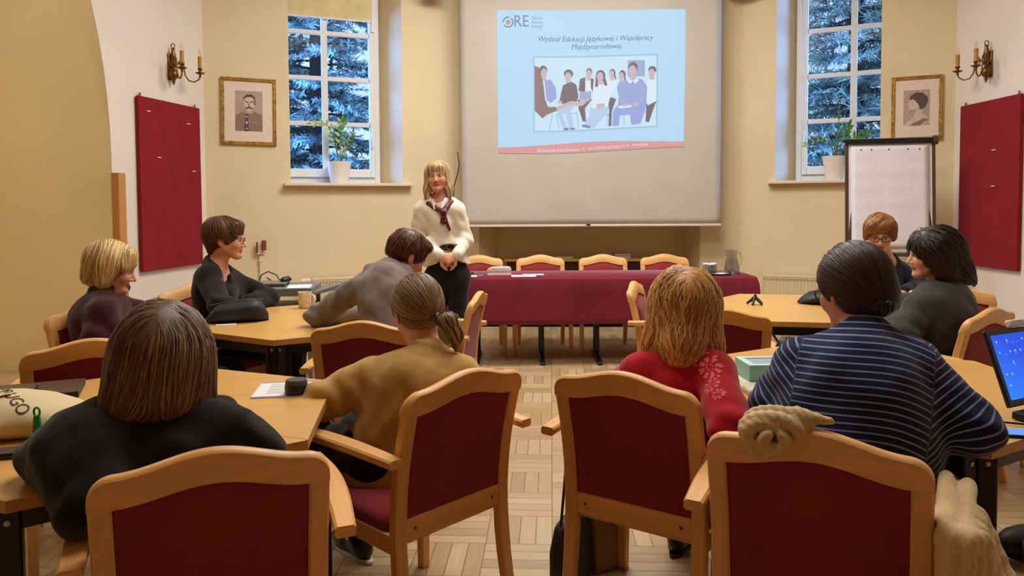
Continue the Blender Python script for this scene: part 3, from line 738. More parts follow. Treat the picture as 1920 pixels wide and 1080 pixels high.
# ------------------------------------------------------------------ chairs
def yb(z):
    """how far back the rear posts stand at height z (the back leans, the legs splay)"""
    ks = [(0.0, -0.300), (0.15, -0.262), (0.30, -0.240), (0.45, -0.232), (0.60, -0.244), (0.75, -0.277), (0.92, -0.325)]
    for (a, ya), (b, yb_) in zip(ks, ks[1:]):
        if z <= b or b == ks[-1][0]:
            t = (z-a)/(b-a); t = max(0, min(1.0, t)); return ya + (yb_-ya)*t
def ybs(z): return (yb(max(0, z-0.06)) + 2*yb(z) + yb(min(0.92, z+0.06)))/4
def arch(x, A=0.036):
    q = min(abs(x)/0.20, 1.0); return A*(0.5+0.5*math.cos(PI*q))
CW, RT = 0.242, 0.872          # half width of the back, height of the rail's shoulders
def chair_meshes():
    parts = []
    # top rail: rounded corners, arched crown
    secs = []; N = 40
    xs = [CW*math.sin(PI/2*(-1+2*k/N)) for k in range(N+1)]
    for x in xs:
        e = CW - abs(x); r = 0.05
        up = RT + arch(x) - (r - math.sqrt(max(0, r*r-(r-e)**2)) if e < r else 0)
        lo = 0.800 + arch(x, 0.034)*0.95
        c = 0.007; t = 0.019; q = []
        if up - lo < 0.02: up = lo+0.02
        for z, w in ((lo, -t), (lo, t), (lo+c, t+0.002), (up-c, t), (up, t-c), (up+0.002, 0), (up, -t+c), (up-c, -t), (lo+c, -t-0.002)):
            q.append(Vector((x, ybs(min(z, 0.92)) + w, z)))
        secs.append(q)
    parts.append(('top_rail', MB().loft(secs), 'beech_x', None, 45))
    # lower rail
    mb = MB(); secs = []
    for x in (-CW+0.044, 0, CW-0.044):
        secs.append([Vector((x, ybs(z)+w, z)) for z, w in ((0.402, -0.013), (0.402, 0.015), (0.472, 0.015), (0.472, -0.013))])
    parts.append(('lower_rail', mb.loft(secs), 'beech_x', None, 0))
    for s in (-1, 1):
        mb = MB(); secs = []; zs = [0.0, 0.08, 0.16, 0.24, 0.32, 0.40, 0.48, 0.56, 0.64, 0.72, 0.80]
        for z in zs:
            w = 0.0225 if z > 0.3 else 0.0175 + 0.005*z/0.3
            xc = s*(CW-0.0225); y = ybs(z); q = []; b = 0.005; d = 0.0185
            for a, e in ((-w+b, -d), (w-b, -d), (w, -d+b), (w, d-b), (w-b, d), (-w+b, d), (-w, d-b), (-w, -d+b)):
                q.append(Vector((xc+a, y+e, z)))
            secs.append(q)
        parts.append(('rear_leg', mb.loft(secs), 'beech', None, 40))
    # upholstered back
    mb = MB(); NX, NZ = 16, 14; fr = []; rear = []
    for j in range(NZ+1):
        for i in range(NX+1):
            x = -0.2065 + 0.413*i/NX; top = 0.800 + arch(x, 0.034)*0.95
            z = 0.470 + (top-0.470)*j/NZ
            ex = min(i, NX-i)/NX*2; ez = min(j, NZ-j)/NZ*2
            puff = (1-(1-min(1, ex*2.2))**2.5)*(1-(1-min(1, ez*2.2))**2.5)
            y = ybs(z); fr.append(Vector((x, y+0.006+0.030*puff, z))); rear.append(Vector((x, y-0.009-0.008*puff, z)))
    g = lambda i, j: j*(NX+1)+i
    fs = [(g(i, j), g(i, j+1), g(i+1, j+1), g(i+1, j)) for j in range(NZ) for i in range(NX)]
    o = len(fr); fs += [tuple(o+k for k in (g(i, j), g(i+1, j), g(i+1, j+1), g(i, j+1))) for j in range(NZ) for i in range(NX)]
    rim = [g(i, 0) for i in range(NX+1)] + [g(NX, j) for j in range(1, NZ+1)] + [g(i, NZ) for i in range(NX-1, -1, -1)] + [g(0, j) for j in range(NZ-1, 0, -1)]
    fs += [(rim[k], rim[(k+1) % len(rim)], o+rim[(k+1) % len(rim)], o+rim[k]) for k in range(len(rim))]
    mb.add(fr+rear, fs); parts.append(('backrest', mb, 'maroon', None, 50))
    # seat cushion
    def rr(hw, y0, y1, r, z):
        pts = []
        for cx, cy, a0 in ((hw-r, y1-r, 0), (-hw+r, y1-r, PI/2), (-hw+r, y0+r, PI), (hw-r, y0+r, 1.5*PI)):
            for k in range(5): a = a0+PI/2*k/4; pts.append(Vector((cx+r*math.cos(a), cy+r*math.sin(a), z)))
        return pts
    mb = MB(); mb.loft([rr(0.225, -0.205, 0.25, 0.03, 0.425), rr(0.238, -0.212, 0.262, 0.04, 0.44), rr(0.238, -0.212, 0.262, 0.04, 0.462), rr(0.222, -0.200, 0.248, 0.04, 0.482), rr(0.16, -0.14, 0.19, 0.05, 0.492), rr(0.06, -0.04, 0.08, 0.03, 0.496)])
    parts.append(('seat', mb, 'maroon', None, 60))
    mb = MB()
    for s in (-1, 1): mb.hexa([Vector(p) for p in ((s*0.232-0.011, -0.235, 0.372), (s*0.232+0.011, -0.235, 0.372), (s*0.232+0.011, 0.245, 0.372), (s*0.232-0.011, 0.245, 0.372), (s*0.232-0.011, -0.235, 0.43), (s*0.232+0.011, -0.235, 0.43), (s*0.232+0.011, 0.245, 0.43), (s*0.232-0.011, 0.245, 0.43))])
    mb.box((0, 0.235, 0.40), (0.45, 0.022, 0.06)); mb.box((0, -0.20, 0.40), (0.44, 0.02, 0.05))
    parts.append(('seat_frame', mb, 'beech', 0.003, None))
    for s in (-1, 1):
        mb = MB(); secs = []
        for z in (0.0, 0.3, 0.45, 0.66):
            w = 0.017 + 0.005*min(1, z/0.4); xc = s*0.264; q = []
            for a, e in ((-w, -w), (w, -w), (w, w), (-w, w)): q.append(Vector((xc+a, 0.235+e, z)))
            secs.append(q)
        parts.append(('front_leg', mb.loft(secs), 'beech', 0.004, None))
        mb = MB(); secs = []
        for k in range(15):
            t = k/14; y = -0.305 + 0.60*t
            z = 0.675 + 0.012*math.sin(PI*t) - 0.016*t*t; hw = 0.024 + 0.006*math.sin(PI*min(1, t*1.1)); th = 0.0135
            xc = s*(0.276 + 0.012*math.sin(PI*t)); b = 0.006; q = []
            for a, e in ((-hw+b, -th), (hw-b, -th), (hw, -th+b), (hw, th-b), (hw-b, th), (-hw+b, th), (-hw, th-b), (-hw, -th+b)): q.append(Vector((xc+a, y, z+e)))
            secs.append(q)
        parts.append(('armrest', mb.loft(secs), 'beech_y', None, 40))
    return parts
M['beech_y'] = wood('beech_lacquer_long', (230, 172, 100), axis=1)
chair0 = empty('armchair')
for nm, mb, mt, bev, sm in chair_meshes():
    po = mb.build(nm, M[mt], chair0, smooth=sm, bevel=bev or 0.0) if sm or bev else mb.build(nm, M[mt], chair0, bevel=0.004)
    if nm == 'lower_rail':
        for s in (-1, 1):
            pg = MB(); pg.ball((s*0.165, ybs(0.437)-0.014, 0.437), (0.006, 0.003, 0.006), 8, 6); pg.build('peg', M['peg'], po, smooth=60)
_first = [True]
def chair(x, y, yaw, label, group='beech armchairs with maroon upholstery'):
    o = chair0 if _first[0] else copy_tree(chair0); _first[0] = False
    o.location = (x, y, 0); o.rotation_euler = (0, 0, yaw); return tag(o, label, 'chair', group)
def chair_px(l, r, label, zc=0.862, sc=0.97):
    """back seen from behind: the sight lines to the two upper corners, met at the corners' height"""
    A, B = atz(l[0], l[1], zc*sc), atz(r[0], r[1], zc*sc); m = (A+B)/2; d = (B-A); yaw = math.atan2(d.y, d.x)
    off = ybs(zc)*sc; o = chair(m.x + off*math.sin(yaw), m.y - off*math.cos(yaw), yaw, label); o.scale = (sc, sc, sc); return o
def chair_at(mx, my, yaw, label):
    off = ybs(0.862); return chair(mx + off*math.sin(yaw), my - off*math.cos(yaw), yaw, label)
CH = {}
CH['black'] = chair_px((158, 908), (619, 850), 'armchair nearest the camera on the left, behind the woman in black')
CH['must'] = chair_px((757, 748), (978, 694), 'armchair behind the woman in the mustard sweater')
CH['red'] = chair_px((1046, 706), (1305, 744), 'armchair behind the long-haired woman in red')
CH['stripe'] = chair_px((1344, 815), (1730, 870), 'armchair with a knitted scarf over its back, behind the striped sweater')
A = atz(24, 655, 0.862); CH['el'] = chair_at(A.x+0.25*math.cos(0.45), A.y+0.25*math.sin(0.45), 0.45, 'empty armchair at the far left, behind the black laptop')
CH['hood'] = chair_at(-0.645, 3.19, -0.10, 'armchair behind the person in the grey hoodie')
CH['mid'] = chair_at(0.985, 3.50, -0.11, 'empty armchair between the red sweater and the striped sweater')
CH['dg'] = chair_at(2.245, 3.47, 0.60, 'armchair behind the woman in the dark green sweater')
CH['re'] = chair_at(2.60, 4.42, math.radians(160), 'empty armchair against the right white wall, beyond the dark green sweater')
CH['bl'] = chair_at(-2.19, 3.80, math.radians(-108)+PI*0, 'armchair behind the blonde woman in maroon')
CH['gl'] = chair_at(-2.03, 4.72, math.radians(-128), 'armchair behind the woman in black with glasses')
CH['ls'] = chair_at(-0.185, 4.25, math.radians(82), 'empty armchair turned sideways left of the aisle')
CH['rs'] = chair_at(0.77, 4.74, math.radians(-108), 'empty armchair turned sideways right of the aisle')
for px, nm in ((898, 'first armchair from the left behind the burgundy table'), (1013, 'second armchair from the left behind the burgundy table'), (1130, 'third armchair from the left behind the burgundy table'), (1245, 'fourth armchair from the left behind the burgundy table')):
    q = at(px, 480, 7.28); chair_at(q.x, 7.28, PI, nm)
CH['n9'] = chair_at(2.52, 5.22, math.radians(165), 'armchair behind the short-haired person in front of the flip chart')
# inventory sticker on the mustard chair
st = MB(); st.box((-0.2438, 0.02, 0.402), (0.0012, 0.05, 0.034)); st.build('sticker', M['paper'], [c for c in CH['must'].children if c.name.startswith('seat_frame')][0])

# ------------------------------------------------------------------ hexagonal conference tables: two half-hexagon tables each
TZ = 0.75
def half_hex(c, R, a0, label, far):
    """trapezoid top: three outer vertices from angle a0, with two of its edges meeting the straight seam"""
    V = [Vector((c[0]+R*math.cos(a0+k*PI/3), c[1]+R*math.sin(a0+k*PI/3))) for k in range(4)]
    r = empty('half_hexagon_table', (c[0], c[1], 0)); tag(r, label, 'table', 'half-hexagon conference tables')
    L = [(v.x-c[0], v.y-c[1]) for v in V]
    cen = (sum(p[0] for p in L)/4, sum(p[1] for p in L)/4)
    L = [(p[0]+(cen[0]-p[0])*0.003, p[1]+(cen[1]-p[1])*0.003) for p in L]
    mb = MB(); mb.prism(L, TZ-0.004, TZ); mb.build('tabletop', M['maple'], r, bevel=0.0015)
    mb = MB(); mb.prism(L, TZ-0.028, TZ-0.004); mb.build('edge_band', M['table_edge'], r)
    ins = [(p[0]+(cen[0]-p[0])*0.10, p[1]+(cen[1]-p[1])*0.10) for p in L]
    mb = MB()
    for i in range(4):
        a, b = Vector(ins[i]), Vector(ins[(i+1) % 4]); d = (b-a).normalized(); n = Vector((-d.y, d.x))*0.0125
        mb.hexa([Vector((q.x, q.y, z)) for z in (TZ-0.078, TZ-0.028) for q in (a-n, b-n, b+n, a+n)])
    mb.build('frame', M['black_metal'], r)
    for i in range(4):
        p = Vector(ins[i]); ang = math.atan2(p.y-cen[1], p.x-cen[0]); lg = MB()
        Mx = Matrix.Translation((p.x, p.y, 0)) @ Matrix.Rotation(ang, 4, 'Z')
        lg.box((0, 0, (TZ-0.03+0.015)/2), (0.05, 0.05, TZ-0.045), Mx)
        lo = lg.build('leg', M['black_metal'], r, bevel=0.006)
        ft = MB(); ft.lathe([(0.018, 0.0), (0.022, 0.006), (0.012, 0.012), (0.012, 0.02)], 12, c=(p.x, p.y, 0)); ft.build('glide', M['dark_grey'], lo, smooth=40)
        sc = MB()
        sc.ball((0.027, 0, TZ-0.055), (0.004, 0.008, 0.008), 10, 6, None)
        sc.v = [tuple(Mx @ Vector(v)) for v in sc.v]; sc.build('bolt', M['screw'], lo, smooth=60)
    return r
def hexagon(c, R, rot, lab_a, lab_b):
    half_hex(c, R, rot, lab_a, 0); half_hex(c, R, rot+PI, lab_b, 1)
D90 = PI/2
HL = (-1.12, 4.14); HR = (1.78, 4.46); NR = (1.215, 2.57)
hexagon(HL, 0.68, D90, 'left half of the far left table, under the black handbag', 'right half of the far left table, under the cream mug')
hexagon(HR, 0.70, D90+math.radians(18), 'left half of the far right table, with the small black stand', 'right half of the far right table, in front of the dark green sweater')
hexagon(NR, 0.70, D90, 'left half of the near right table, under the mint box', 'right half of the near right table, under the open laptop')
v1 = Vector((-0.446, 2.62)); v0 = Vector((-0.55, 1.98)); v2 = Vector((-1.07, 2.88)); NLc = v0+v2-v1
NLr = math.atan2(v0.y-NLc.y, v0.x-NLc.x)
hexagon((NLc.x, NLc.y), 0.675, NLr, 'right half of the near left table, under the round black device', 'left half of the near left table, under the canvas tote bag')

# ------------------------------------------------------------------ head table with its cloth
TX0, TX1, TY0, TY1 = -0.56, 2.06, 6.285, 6.93
for x0, x1, lab in ((TX0+0.01, 0.495, 'left table under the burgundy cloth'), (0.505, TX1-0.01, 'right table under the burgundy cloth')):
    r = empty('folding_table', ((x0+x1)/2, (TY0+TY1)/2, 0)); tag(r, lab, 'table', 'tables under the burgundy cloth')
    W = x1-x0; mb = MB(); mb.box((0, 0, 0.732), (W, TY1-TY0-0.01, 0.026)); mb.build('tabletop', M['maple'], r)
    for s in (-1, 1):
        mb = MB(); mb.box((s*(W/2-0.24), 0, 0.39), (0.05, 0.07, 0.66)); mb.build('leg', M['black_metal'], r, bevel=0.01)
        mb = MB(); secs = []
        for y, h in ((-0.30, 0.022), (-0.27, 0.03), (-0.03, 0.055), (0.03, 0.055), (0.27, 0.03), (0.30, 0.022)):
            secs.append([Vector((s*(W/2-0.24)+a, y, z)) for a, z in ((-0.025, 0.004), (0.025, 0.004), (0.02, h), (-0.02, h))])
        mb.loft(secs); mb.build('foot', M['black_metal'], r, bevel=0.005)
    mb = MB(); mb.box((0, 0, 0.70), (W-0.3, 0.03, 0.03)); mb.build('crossbar', M['black_metal'], r)
def tablecloth():
    NXc, rings = 64, []
    # outline walked round the table top: list of (x, y, outward normal)
    per = []
    nx, ny = 66, 18; r = 0.02
    for k in range(nx): per.append((TX0+(TX1-TX0)*k/nx, TY0, 0, -1))
    for k in range(ny): per.append((TX1, TY0+(TY1-TY0)*k/ny, 1, 0))
    for k in range(nx): per.append((TX1-(TX1-TX0)*k/nx, TY1, 0, 1))
    for k in range(ny): per.append((TX0, TY1-(TY1-TY0)*k/ny, -1, 0))
    n = len(per); zt = 0.7495; secs = []
    for drop in (0.0, 0.004, 0.015, 0.06, 0.12, 0.2, 0.28, 0.34, 0.385):
        q = []
        for i, (x, y, ax, ay) in enumerate(per):
            s = i*0.11; out = 0.006 + 0.012*min(1, drop/0.05)
            long_side = ay != 0
            fold = (0.010*math.sin(s*1.3)+0.006*math.sin(s*2.9+1))*drop/0.385
            if not long_side: fold += 0.022*math.sin(i*0.9)*drop/0.385
            cx = min(abs(x-TX0), abs(x-TX1)); cy = min(abs(y-TY0), abs(y-TY1)); corner = math.exp(-((cx+cy)/0.10)**2)
            fold += 0.03*corner*drop/0.385
            bot = drop*(1.0 + (0.02*math.sin(x*1.7+1.0) if long_side else 0) - (0.30 if ax > 0 else 0.0)*min(1, cy/0.05))
            if drop == 0: out = 0.0
            ox = ax*(out+fold) if ax else (1 if x > 0.7 else -1)*corner*(out+fold*0.6)
            oy = ay*(out+fold) if ay else (1 if y > (TY0+TY1)/2 else -1)*corner*(out+fold*0.6)
            q.append(Vector((x+ox, y+oy, zt - bot + (0.003 if drop == 0 else 0))))
        secs.append(q)
    mb = MB(); mb.loft(secs, True, False); mb.add(secs[0], [tuple(range(n))])
    o = mb.build('tablecloth', M['tablecloth'], smooth=60)
    m = o.modifiers.new('thick', 'SOLIDIFY'); m.thickness = 0.003; m.offset = 1
    return tag(o, 'burgundy tablecloth hanging over the long table at the front', 'tablecloth')
tablecloth()
CZ = 0.7565

# ------------------------------------------------------------------ things on the head table
def sheet(px, py, z, w, d, yaw, label, mat='paper', group=None, th=0.002, lines=0, border=None):
    P = atz(px, py, z); o = empty('paper_sheet', (P.x, P.y, z), yaw, label, 'paper', group)
    mb = MB(); mb.box((0, 0, th/2), (w, d, th)); mb.build('sheet', M[mat], o)
    if border:
        mb = MB(); mb.box((0, d/2-0.006, th+0.0003), (w, 0.012, 0.0006)); mb.box((0, -d/2+0.006, th+0.0003), (w, 0.012, 0.0006)); mb.build('coloured_border', M[border], o)
    if lines:
        mb = MB()
        for k in range(lines): mb.box((-0.01*(k % 3), d/2-0.04-k*(d-0.07)/lines, th+0.0003), (w*0.74-0.02*(k % 3), 0.0035, 0.0005))
        mb.build('printed_lines', M['print_dark'], o)
    return o
M['lilac'] = plain('lilac_print', (168, 140, 190), 0.8, 0.04)
M['violet_paper'] = plain('violet_tinted_paper', (206, 198, 232), 0.8, 0.03)
sheet(982, 517.5, CZ, 0.21, 0.15, 0.0, 'pale printed leaflet lying second from the left on the burgundy cloth', 'paper', lines=4)
sheet(1000, 515, CZ+0.0025, 0.18, 0.12, 0.1, 'violet tinted leaflet on top of the white leaflet on the burgundy cloth', 'violet_paper', lines=3)
sheet(878, 518, CZ, 0.15, 0.13, 0.05, 'white note sheet in front of the woman in the white shirt', 'paper')
P = atz(901, 518, CZ); o = empty('pen', (P.x, P.y, CZ+0.005), 0.7, 'dark pen beside the white note sheet', 'pen')
mb = MB(); mb.tube([(-0.03, 0, 0), (0.03, 0, 0)], 0.005, 8); mb.build('barrel', M['lilac'], o, smooth=40)
mb = MB(); mb.tube([(0.03, 0, 0), (0.045, 0, 0)], [0.0045, 0.001], 8); mb.build('tip', M['black'], o, smooth=40)
P = atz(874, 513.5, CZ); o = empty('spectacles_case', (P.x, P.y, CZ), 0.1, 'flat black case beside the white note sheet', 'case')
mb = MB(); mb.box((0, 0, 0.009), (0.13, 0.05, 0.018)); mb.build('shell', M['black'], o, bevel=0.008); mb = MB(); mb.box((0, 0, 0.0095), (0.131, 0.051, 0.002)); mb.build('seam', M['dark_grey'], o)
def book(name, loc, dims, yaw, label, cover, cat='book', group=None):
    o = empty(name, loc, yaw, label, cat, group); w_, d_, h_ = dims
    mb = MB(); mb.box((0, 0.003, h_/2), (w_-0.008, d_-0.006, h_-0.004)); mb.build('pages', M['paper'], o)
    mb = MB(); mb.box((0, 0, h_-0.001), (w_, d_, 0.002)); mb.box((0, 0, 0.001), (w_, d_, 0.002)); mb.box((-w_/2+0.001, 0, h_/2), (0.002, d_, h_)); mb.build('cover', M[cover], o)
    return o
M['cover_pink'] = plain('dusty_pink_cover', (222, 176, 160), 0.6, 0.04)
M['cover_white'] = plain('white_cover', (226, 216, 208), 0.5, 0.03)
M['cover_yellow'] = plain('yellow_cover', (226, 184, 70), 0.5, 0.05)
P = atz(936, 514, CZ)
book('book', (P.x, P.y, CZ), (0.215, 0.155, 0.035), 0.02, 'thick pale book at the bottom of the pile on the burgundy cloth', 'cover_pink', group='pile of books on the burgundy cloth')
book('book', (P.x+0.004, P.y+0.005, CZ+0.0355), (0.20, 0.145, 0.014), 0.06, 'thin pale book second in the pile on the burgundy cloth', 'cover_pink', group='pile of books on the burgundy cloth')
book('book', (P.x+0.012, P.y+0.01, CZ+0.050), (0.165, 0.12, 0.012), 0.16, 'small white booklet on top of the pile on the burgundy cloth', 'cover_white', group='pile of books on the burgundy cloth')
# tray, upturned glasses, jug
P = atz(1352, 514, CZ); o = empty('tray', (P.x-0.04, P.y, CZ), 0, 'small black tray with white paper under the upturned glasses', 'tray')
mb = MB(); mb.lathe([(0.01, 0.0), (0.12, 0.0), (0.135, 0.012), (0.130, 0.012), (0.118, 0.004), (0.01, 0.004)], 28); mb.build('dish', M['black'], o, smooth=40)
mb = MB(); mb.box((0.02, 0, 0.007), (0.17, 0.12, 0.003)); mb.build('paper_liner', M['paper'], o)
for k, (dx, dy) in enumerate(((-0.085, 0.02), (-0.015, 0.035), (-0.05, -0.03))):
    g = empty('drinking_glass', (P.x-0.04+dx, P.y+dy, CZ+0.009), 0, ('upturned glass at the left of the small black tray', 'upturned glass at the back of the small black tray', 'upturned glass at the front of the small black tray')[k], 'glass', 'upturned glasses on the tray')
    mb = MB(); mb.lathe([(0.032, 0.0), (0.034, 0.0), (0.029, 0.078), (0.026, 0.084), (0.001, 0.085), (0.001, 0.078), (0.026, 0.074), (0.031, 0.004)], 20); mb.build('bowl', M['clear'], g, smooth=50)
    mb = MB(); mb.lathe([(0.0295, 0.0755), (0.030, 0.079), (0.027, 0.085), (0.022, 0.0862), (0.001, 0.086)], 20); mb.build('thick_base', M['paper'], g, smooth=50)
P = atz(1372, 514.5, CZ); jg = empty('water_jug', (P.x, P.y, CZ), 0, 'clear glass jug of water at the right end of the burgundy table', 'jug')
mb = MB(); mb.lathe([(0.001, 0.0), (0.058, 0.0), (0.066, 0.012), (0.064, 0.06), (0.052, 0.12), (0.042, 0.155), (0.043, 0.19), (0.052, 0.215), (0.0495, 0.215), (0.0405, 0.19), (0.0395, 0.155), (0.0495, 0.12), (0.0615, 0.06), (0.063, 0.014), (0.055, 0.006), (0.001, 0.006)], 28)
mb.v = [(x-0.03*max(0, (z-0.17)/0.045)*max(0, -x/0.05), y, z) for x, y, z in mb.v]
mb.build('glass_body', M['clear'], jg, smooth=60)
mb = MB(); mb.lathe([(0.001, 0.007), (0.054, 0.0075), (0.062, 0.016), (0.0605, 0.06), (0.0485, 0.12), (0.044, 0.135), (0.001, 0.135)], 24); mb.build('water', M['clear'], jg, smooth=50)
mb = MB(); mb.tube([(0.044, 0, 0.19), (0.075, 0, 0.185), (0.088, 0, 0.14), (0.078, 0, 0.085), (0.058, 0, 0.07)], 0.006, 8); mb.build('handle', M['clear'], jg, smooth=60)

# ------------------------------------------------------------------ niche shelf with books
r = empty('low_cabinet'); tag(r, 'low dark cabinet with a yellow top in the niche behind the chairs', 'cabinet')
mb = MB(); mb.box((1.50, 0.30, 0.36), (1.9, 0.20, 0.72), F2); mb.build('carcass', plain('dark_cabinet', (66, 26, 22), 0.5), r)
mb = MB(); mb.box((1.50, 0.28, 0.735), (1.94, 0.26, 0.03), F2); mb.build('top_board', M['cover_yellow'], r, bevel=0.004)
q = F2 @ Vector((1.20, 0.28, 0.75)); book('book', tuple(q), (0.20, 0.15, 0.025), 0.1, 'yellow book on the cabinet top between the second and third chair', 'cover_yellow', group='books on the niche cabinet')
q = F2 @ Vector((1.86, 0.28, 0.75)); book('book', tuple(q), (0.21, 0.15, 0.03), 0.0, 'lower white book on the cabinet top left of the fourth chair', 'cover_white', group='books on the niche cabinet')
q = F2 @ Vector((1.865, 0.28, 0.781)); book('book', tuple(q), (0.19, 0.14, 0.025), 0.12, 'upper pale book on the cabinet top left of the fourth chair', 'cover_pink', group='books on the niche cabinet')

# ------------------------------------------------------------------ flip chart
def flipchart():
    c = at(1672, 266, 6.95); yaw = math.radians(-14)
    o = empty('flip_chart', (c.x, 6.95, 0), yaw, 'white flip chart on a stand before the right window', 'flip chart')
    top = c.z; lean = 0.085
    T = Matrix.Translation((0, 0, 0))
    def P(x, n, z): return Vector((x, n + (z-1.0)*lean, z))
    def slab(x0, x1, z0, z1, n0, n1, mb): mb.hexa([P(x0, n0, z0), P(x1, n0, z0), P(x1, n1, z0), P(x0, n1, z0), P(x0, n0, z1), P(x1, n0, z1), P(x1, n1, z1), P(x0, n1, z1)]); return mb
    slab(-0.36, 0.36, top-1.02, top, 0.0, 0.018, MB()).build('board', M['paper'], o, bevel=0.003)
    for s in (-1, 1): slab(s*0.372-0.014, s*0.372+0.014, top-1.03, top, -0.004, 0.026, MB()).build('side_rail', M['bronze'], o)
    pad = MB(); NX, NZ = 14, 24; g = []
    for j in range(NZ+1):
        for i in range(NX+1):
            x = -0.335+0.66*i/NX; z = top-0.03 - 0.95*j/NZ
            b = 0.006*math.sin(j*0.8)*math.sin(i*0.5+0.6)*min(1, j/5) + (0.004 if j == 13 else 0)
            g.append(P(x, -0.008-abs(b), z))
    pad.add(g, [(j*(NX+1)+i, (j+1)*(NX+1)+i, (j+1)*(NX+1)+i+1, j*(NX+1)+i+1) for j in range(NZ) for i in range(NX)])
    po = pad.build('paper_pad', M['paper'], o, smooth=0); m = po.modifiers.new('thick', 'SOLIDIFY'); m.thickness = 0.006; m.offset = 1
    for x in (-0.25, -0.16, -0.01, 0.15, 0.25):
        hs = MB(); hs.ball(P(x, -0.018, top-0.065), (0.006, 0.002, 0.008), 8, 6); hs.build('punched_hole', M['black'], po)
    mb = MB(); mb.tube([P(-0.39, -0.012, top+0.012), P(0.385, -0.012, top+0.012)], 0.030, 14, flat=0.9); mb.build('clamp_bar', M['black'], o, smooth=40)
    mb = MB(); mb.tube([P(0.36, -0.02, top+0.014), P(0.40, -0.02, top+0.014)], 0.042, 16); mb.build('end_cap', M['bronze'], o, smooth=40)
    mb = MB(); mb.box(P(0, -0.028, top+0.036), (0.70, 0.035, 0.008)); mb.build('clamp_plate', M['grey_metal'], o, bevel=0.003)
    mb = MB(); mb.box(P(-0.385, -0.02, top+0.02), (0.05, 0.03, 0.02)); mb.build('clamp_knob', M['black'], o, bevel=0.005)
    for s in (-1, 1):
        mb = MB(); mb.tube([P(s*0.30, 0.03, top-0.2), Vector((s*0.42, -0.12, 0.012))], 0.014, 10); mb.build('leg', M['bronze'], o, smooth=40)
    mb = MB(); mb.tube([P(0, 0.04, top-0.2), Vector((0.0, 0.44, 0.012))], 0.014, 10); mb.build('leg', M['bronze'], o, smooth=40)
    mb = MB(); slab(-0.37, 0.37, top-1.06, top-1.03, -0.05, 0.03, mb); mb.build('pen_tray', M['bronze'], o)
M['bronze'] = plain('bronze_anodised', (92, 74, 58), 0.4, metal=0.4)
flipchart()

# ------------------------------------------------------------------ potted plants on the sills
M['pot'] = plain('white_glazed_pot', (232, 222, 206), 0.35, 0.02)
M['leaf'] = plain('glossy_leaf', (74, 120, 46), 0.35, 0.3, 30)
M['leaf2'] = plain('yellow_green_leaf', (150, 168, 84), 0.4, 0.2, 30)
M['stem'] = plain('green_stem', (96, 116, 62), 0.5)
M['soil'] = plain('potting_soil', (52, 36, 26), 0.95, 0.3, 80, bump=0.5)
def leaf_mesh(mb, base, d, up, L, W):
    d = d.normalized(); s = d.cross(up).normalized(); n = s.cross(d); secs = []
    for t, w in ((0, 0.08), (0.15, 0.55), (0.4, 1.0), (0.65, 0.85), (0.85, 0.45), (1.0, 0.03)):
        c = base + d*(L*t) - n*(0.12*L*t*t); secs.append([c - s*(W*w) + n*(0.12*W*w), c - n*0.002, c + s*(W*w) + n*(0.12*W*w), c + n*0.001])
    mb.loft(secs)
def plant(loc, stems, label, h=0.235, r0=0.128):
    o = empty('potted_plant', loc, 0, label, 'potted plant')
    mb = MB(); mb.lathe([(0.001, 0), (r0*0.72, 0), (r0*0.74, 0.01), (r0*0.98, h-0.012), (r0, h), (r0*0.94, h), (r0*0.9, h-0.03), (0.001, h-0.03)], 28); mb.build('pot', M['pot'], o, smooth=40)
    mb = MB(); mb.lathe([(r0*0.88, h-0.034), (r0*0.88, h-0.022), (r0*0.4, h-0.016), (0.001, h-0.014)], 20); mb.build('soil', M['soil'], o)
    for (path, lsz, pale) in stems:
        pts = [Vector(p)+Vector((0, 0, h-0.025)) for p in path]
        fine = []
        for i in range(len(pts)-1):
            for k in range(5): fine.append(pts[i].lerp(pts[i+1], k/5))
        fine.append(pts[-1])
        for _ in range(3): fine = [fine[0]] + [(fine[i-1]+fine[i]*2+fine[i+1])/4 for i in range(1, len(fine)-1)] + [fine[-1]]
        mb = MB(); n = len(fine); mb.tube(fine, [0.0065-0.004*i/n for i in range(n)], 7); so = mb.build('stem', M['stem'], o, smooth=60)
        lm = MB(); side = 1
        for i in range(int(n*0.42), n):
            if (i-int(n*0.42)) % 2 and i < n-1: continue
            t = (fine[min(i+1, n-1)]-fine[i-1]).normalized(); up = Vector((0.2, -0.8, 0.4)); s = t.cross(up).normalized()
            for sd in ((-1, 1) if i < n-1 else (0,)):
                dd = t*0.75 + s*sd*0.75 + Vector((0, random.uniform(-.3, .1), random.uniform(-.1, .15)))
                leaf_mesh(lm, fine[i], dd, up, lsz*random.uniform(0.8, 1.1), lsz*0.2)
        lm.build('leaves', M['leaf2'] if pale else M['leaf'], so, smooth=60)
    return o
PL = at(640, 343, 8.13); PRt = at(1561, 340, 7.93)
plant((PL.x, 8.04, SILL_Z), [([(0, 0, 0), (-0.03, 0, 0.15), (-0.05, -0.02, 0.30), (-0.13, -0.03, 0.44), (-0.27, -0.04, 0.43)], 0.075, True),
      ([(0.01, 0, 0), (0.03, -0.01, 0.18), (0.02, -0.02, 0.36), (0.04, -0.02, 0.45)], 0.085, False), ([(-0.01, 0.02, 0), (-0.02, 0, 0.15), (-0.045, 0, 0.28), (-0.01, 0, 0.34)], 0.075, False),
      ([(0.02, 0, 0), (0.07, 0, 0.14), (0.12, 0, 0.24), (0.15, 0, 0.33)], 0.06, False), ([(0, -0.02, 0), (0.05, -0.03, 0.10), (0.06, -0.03, 0.19)], 0.06, True)],
      'potted green plant in a white pot on the left window sill')
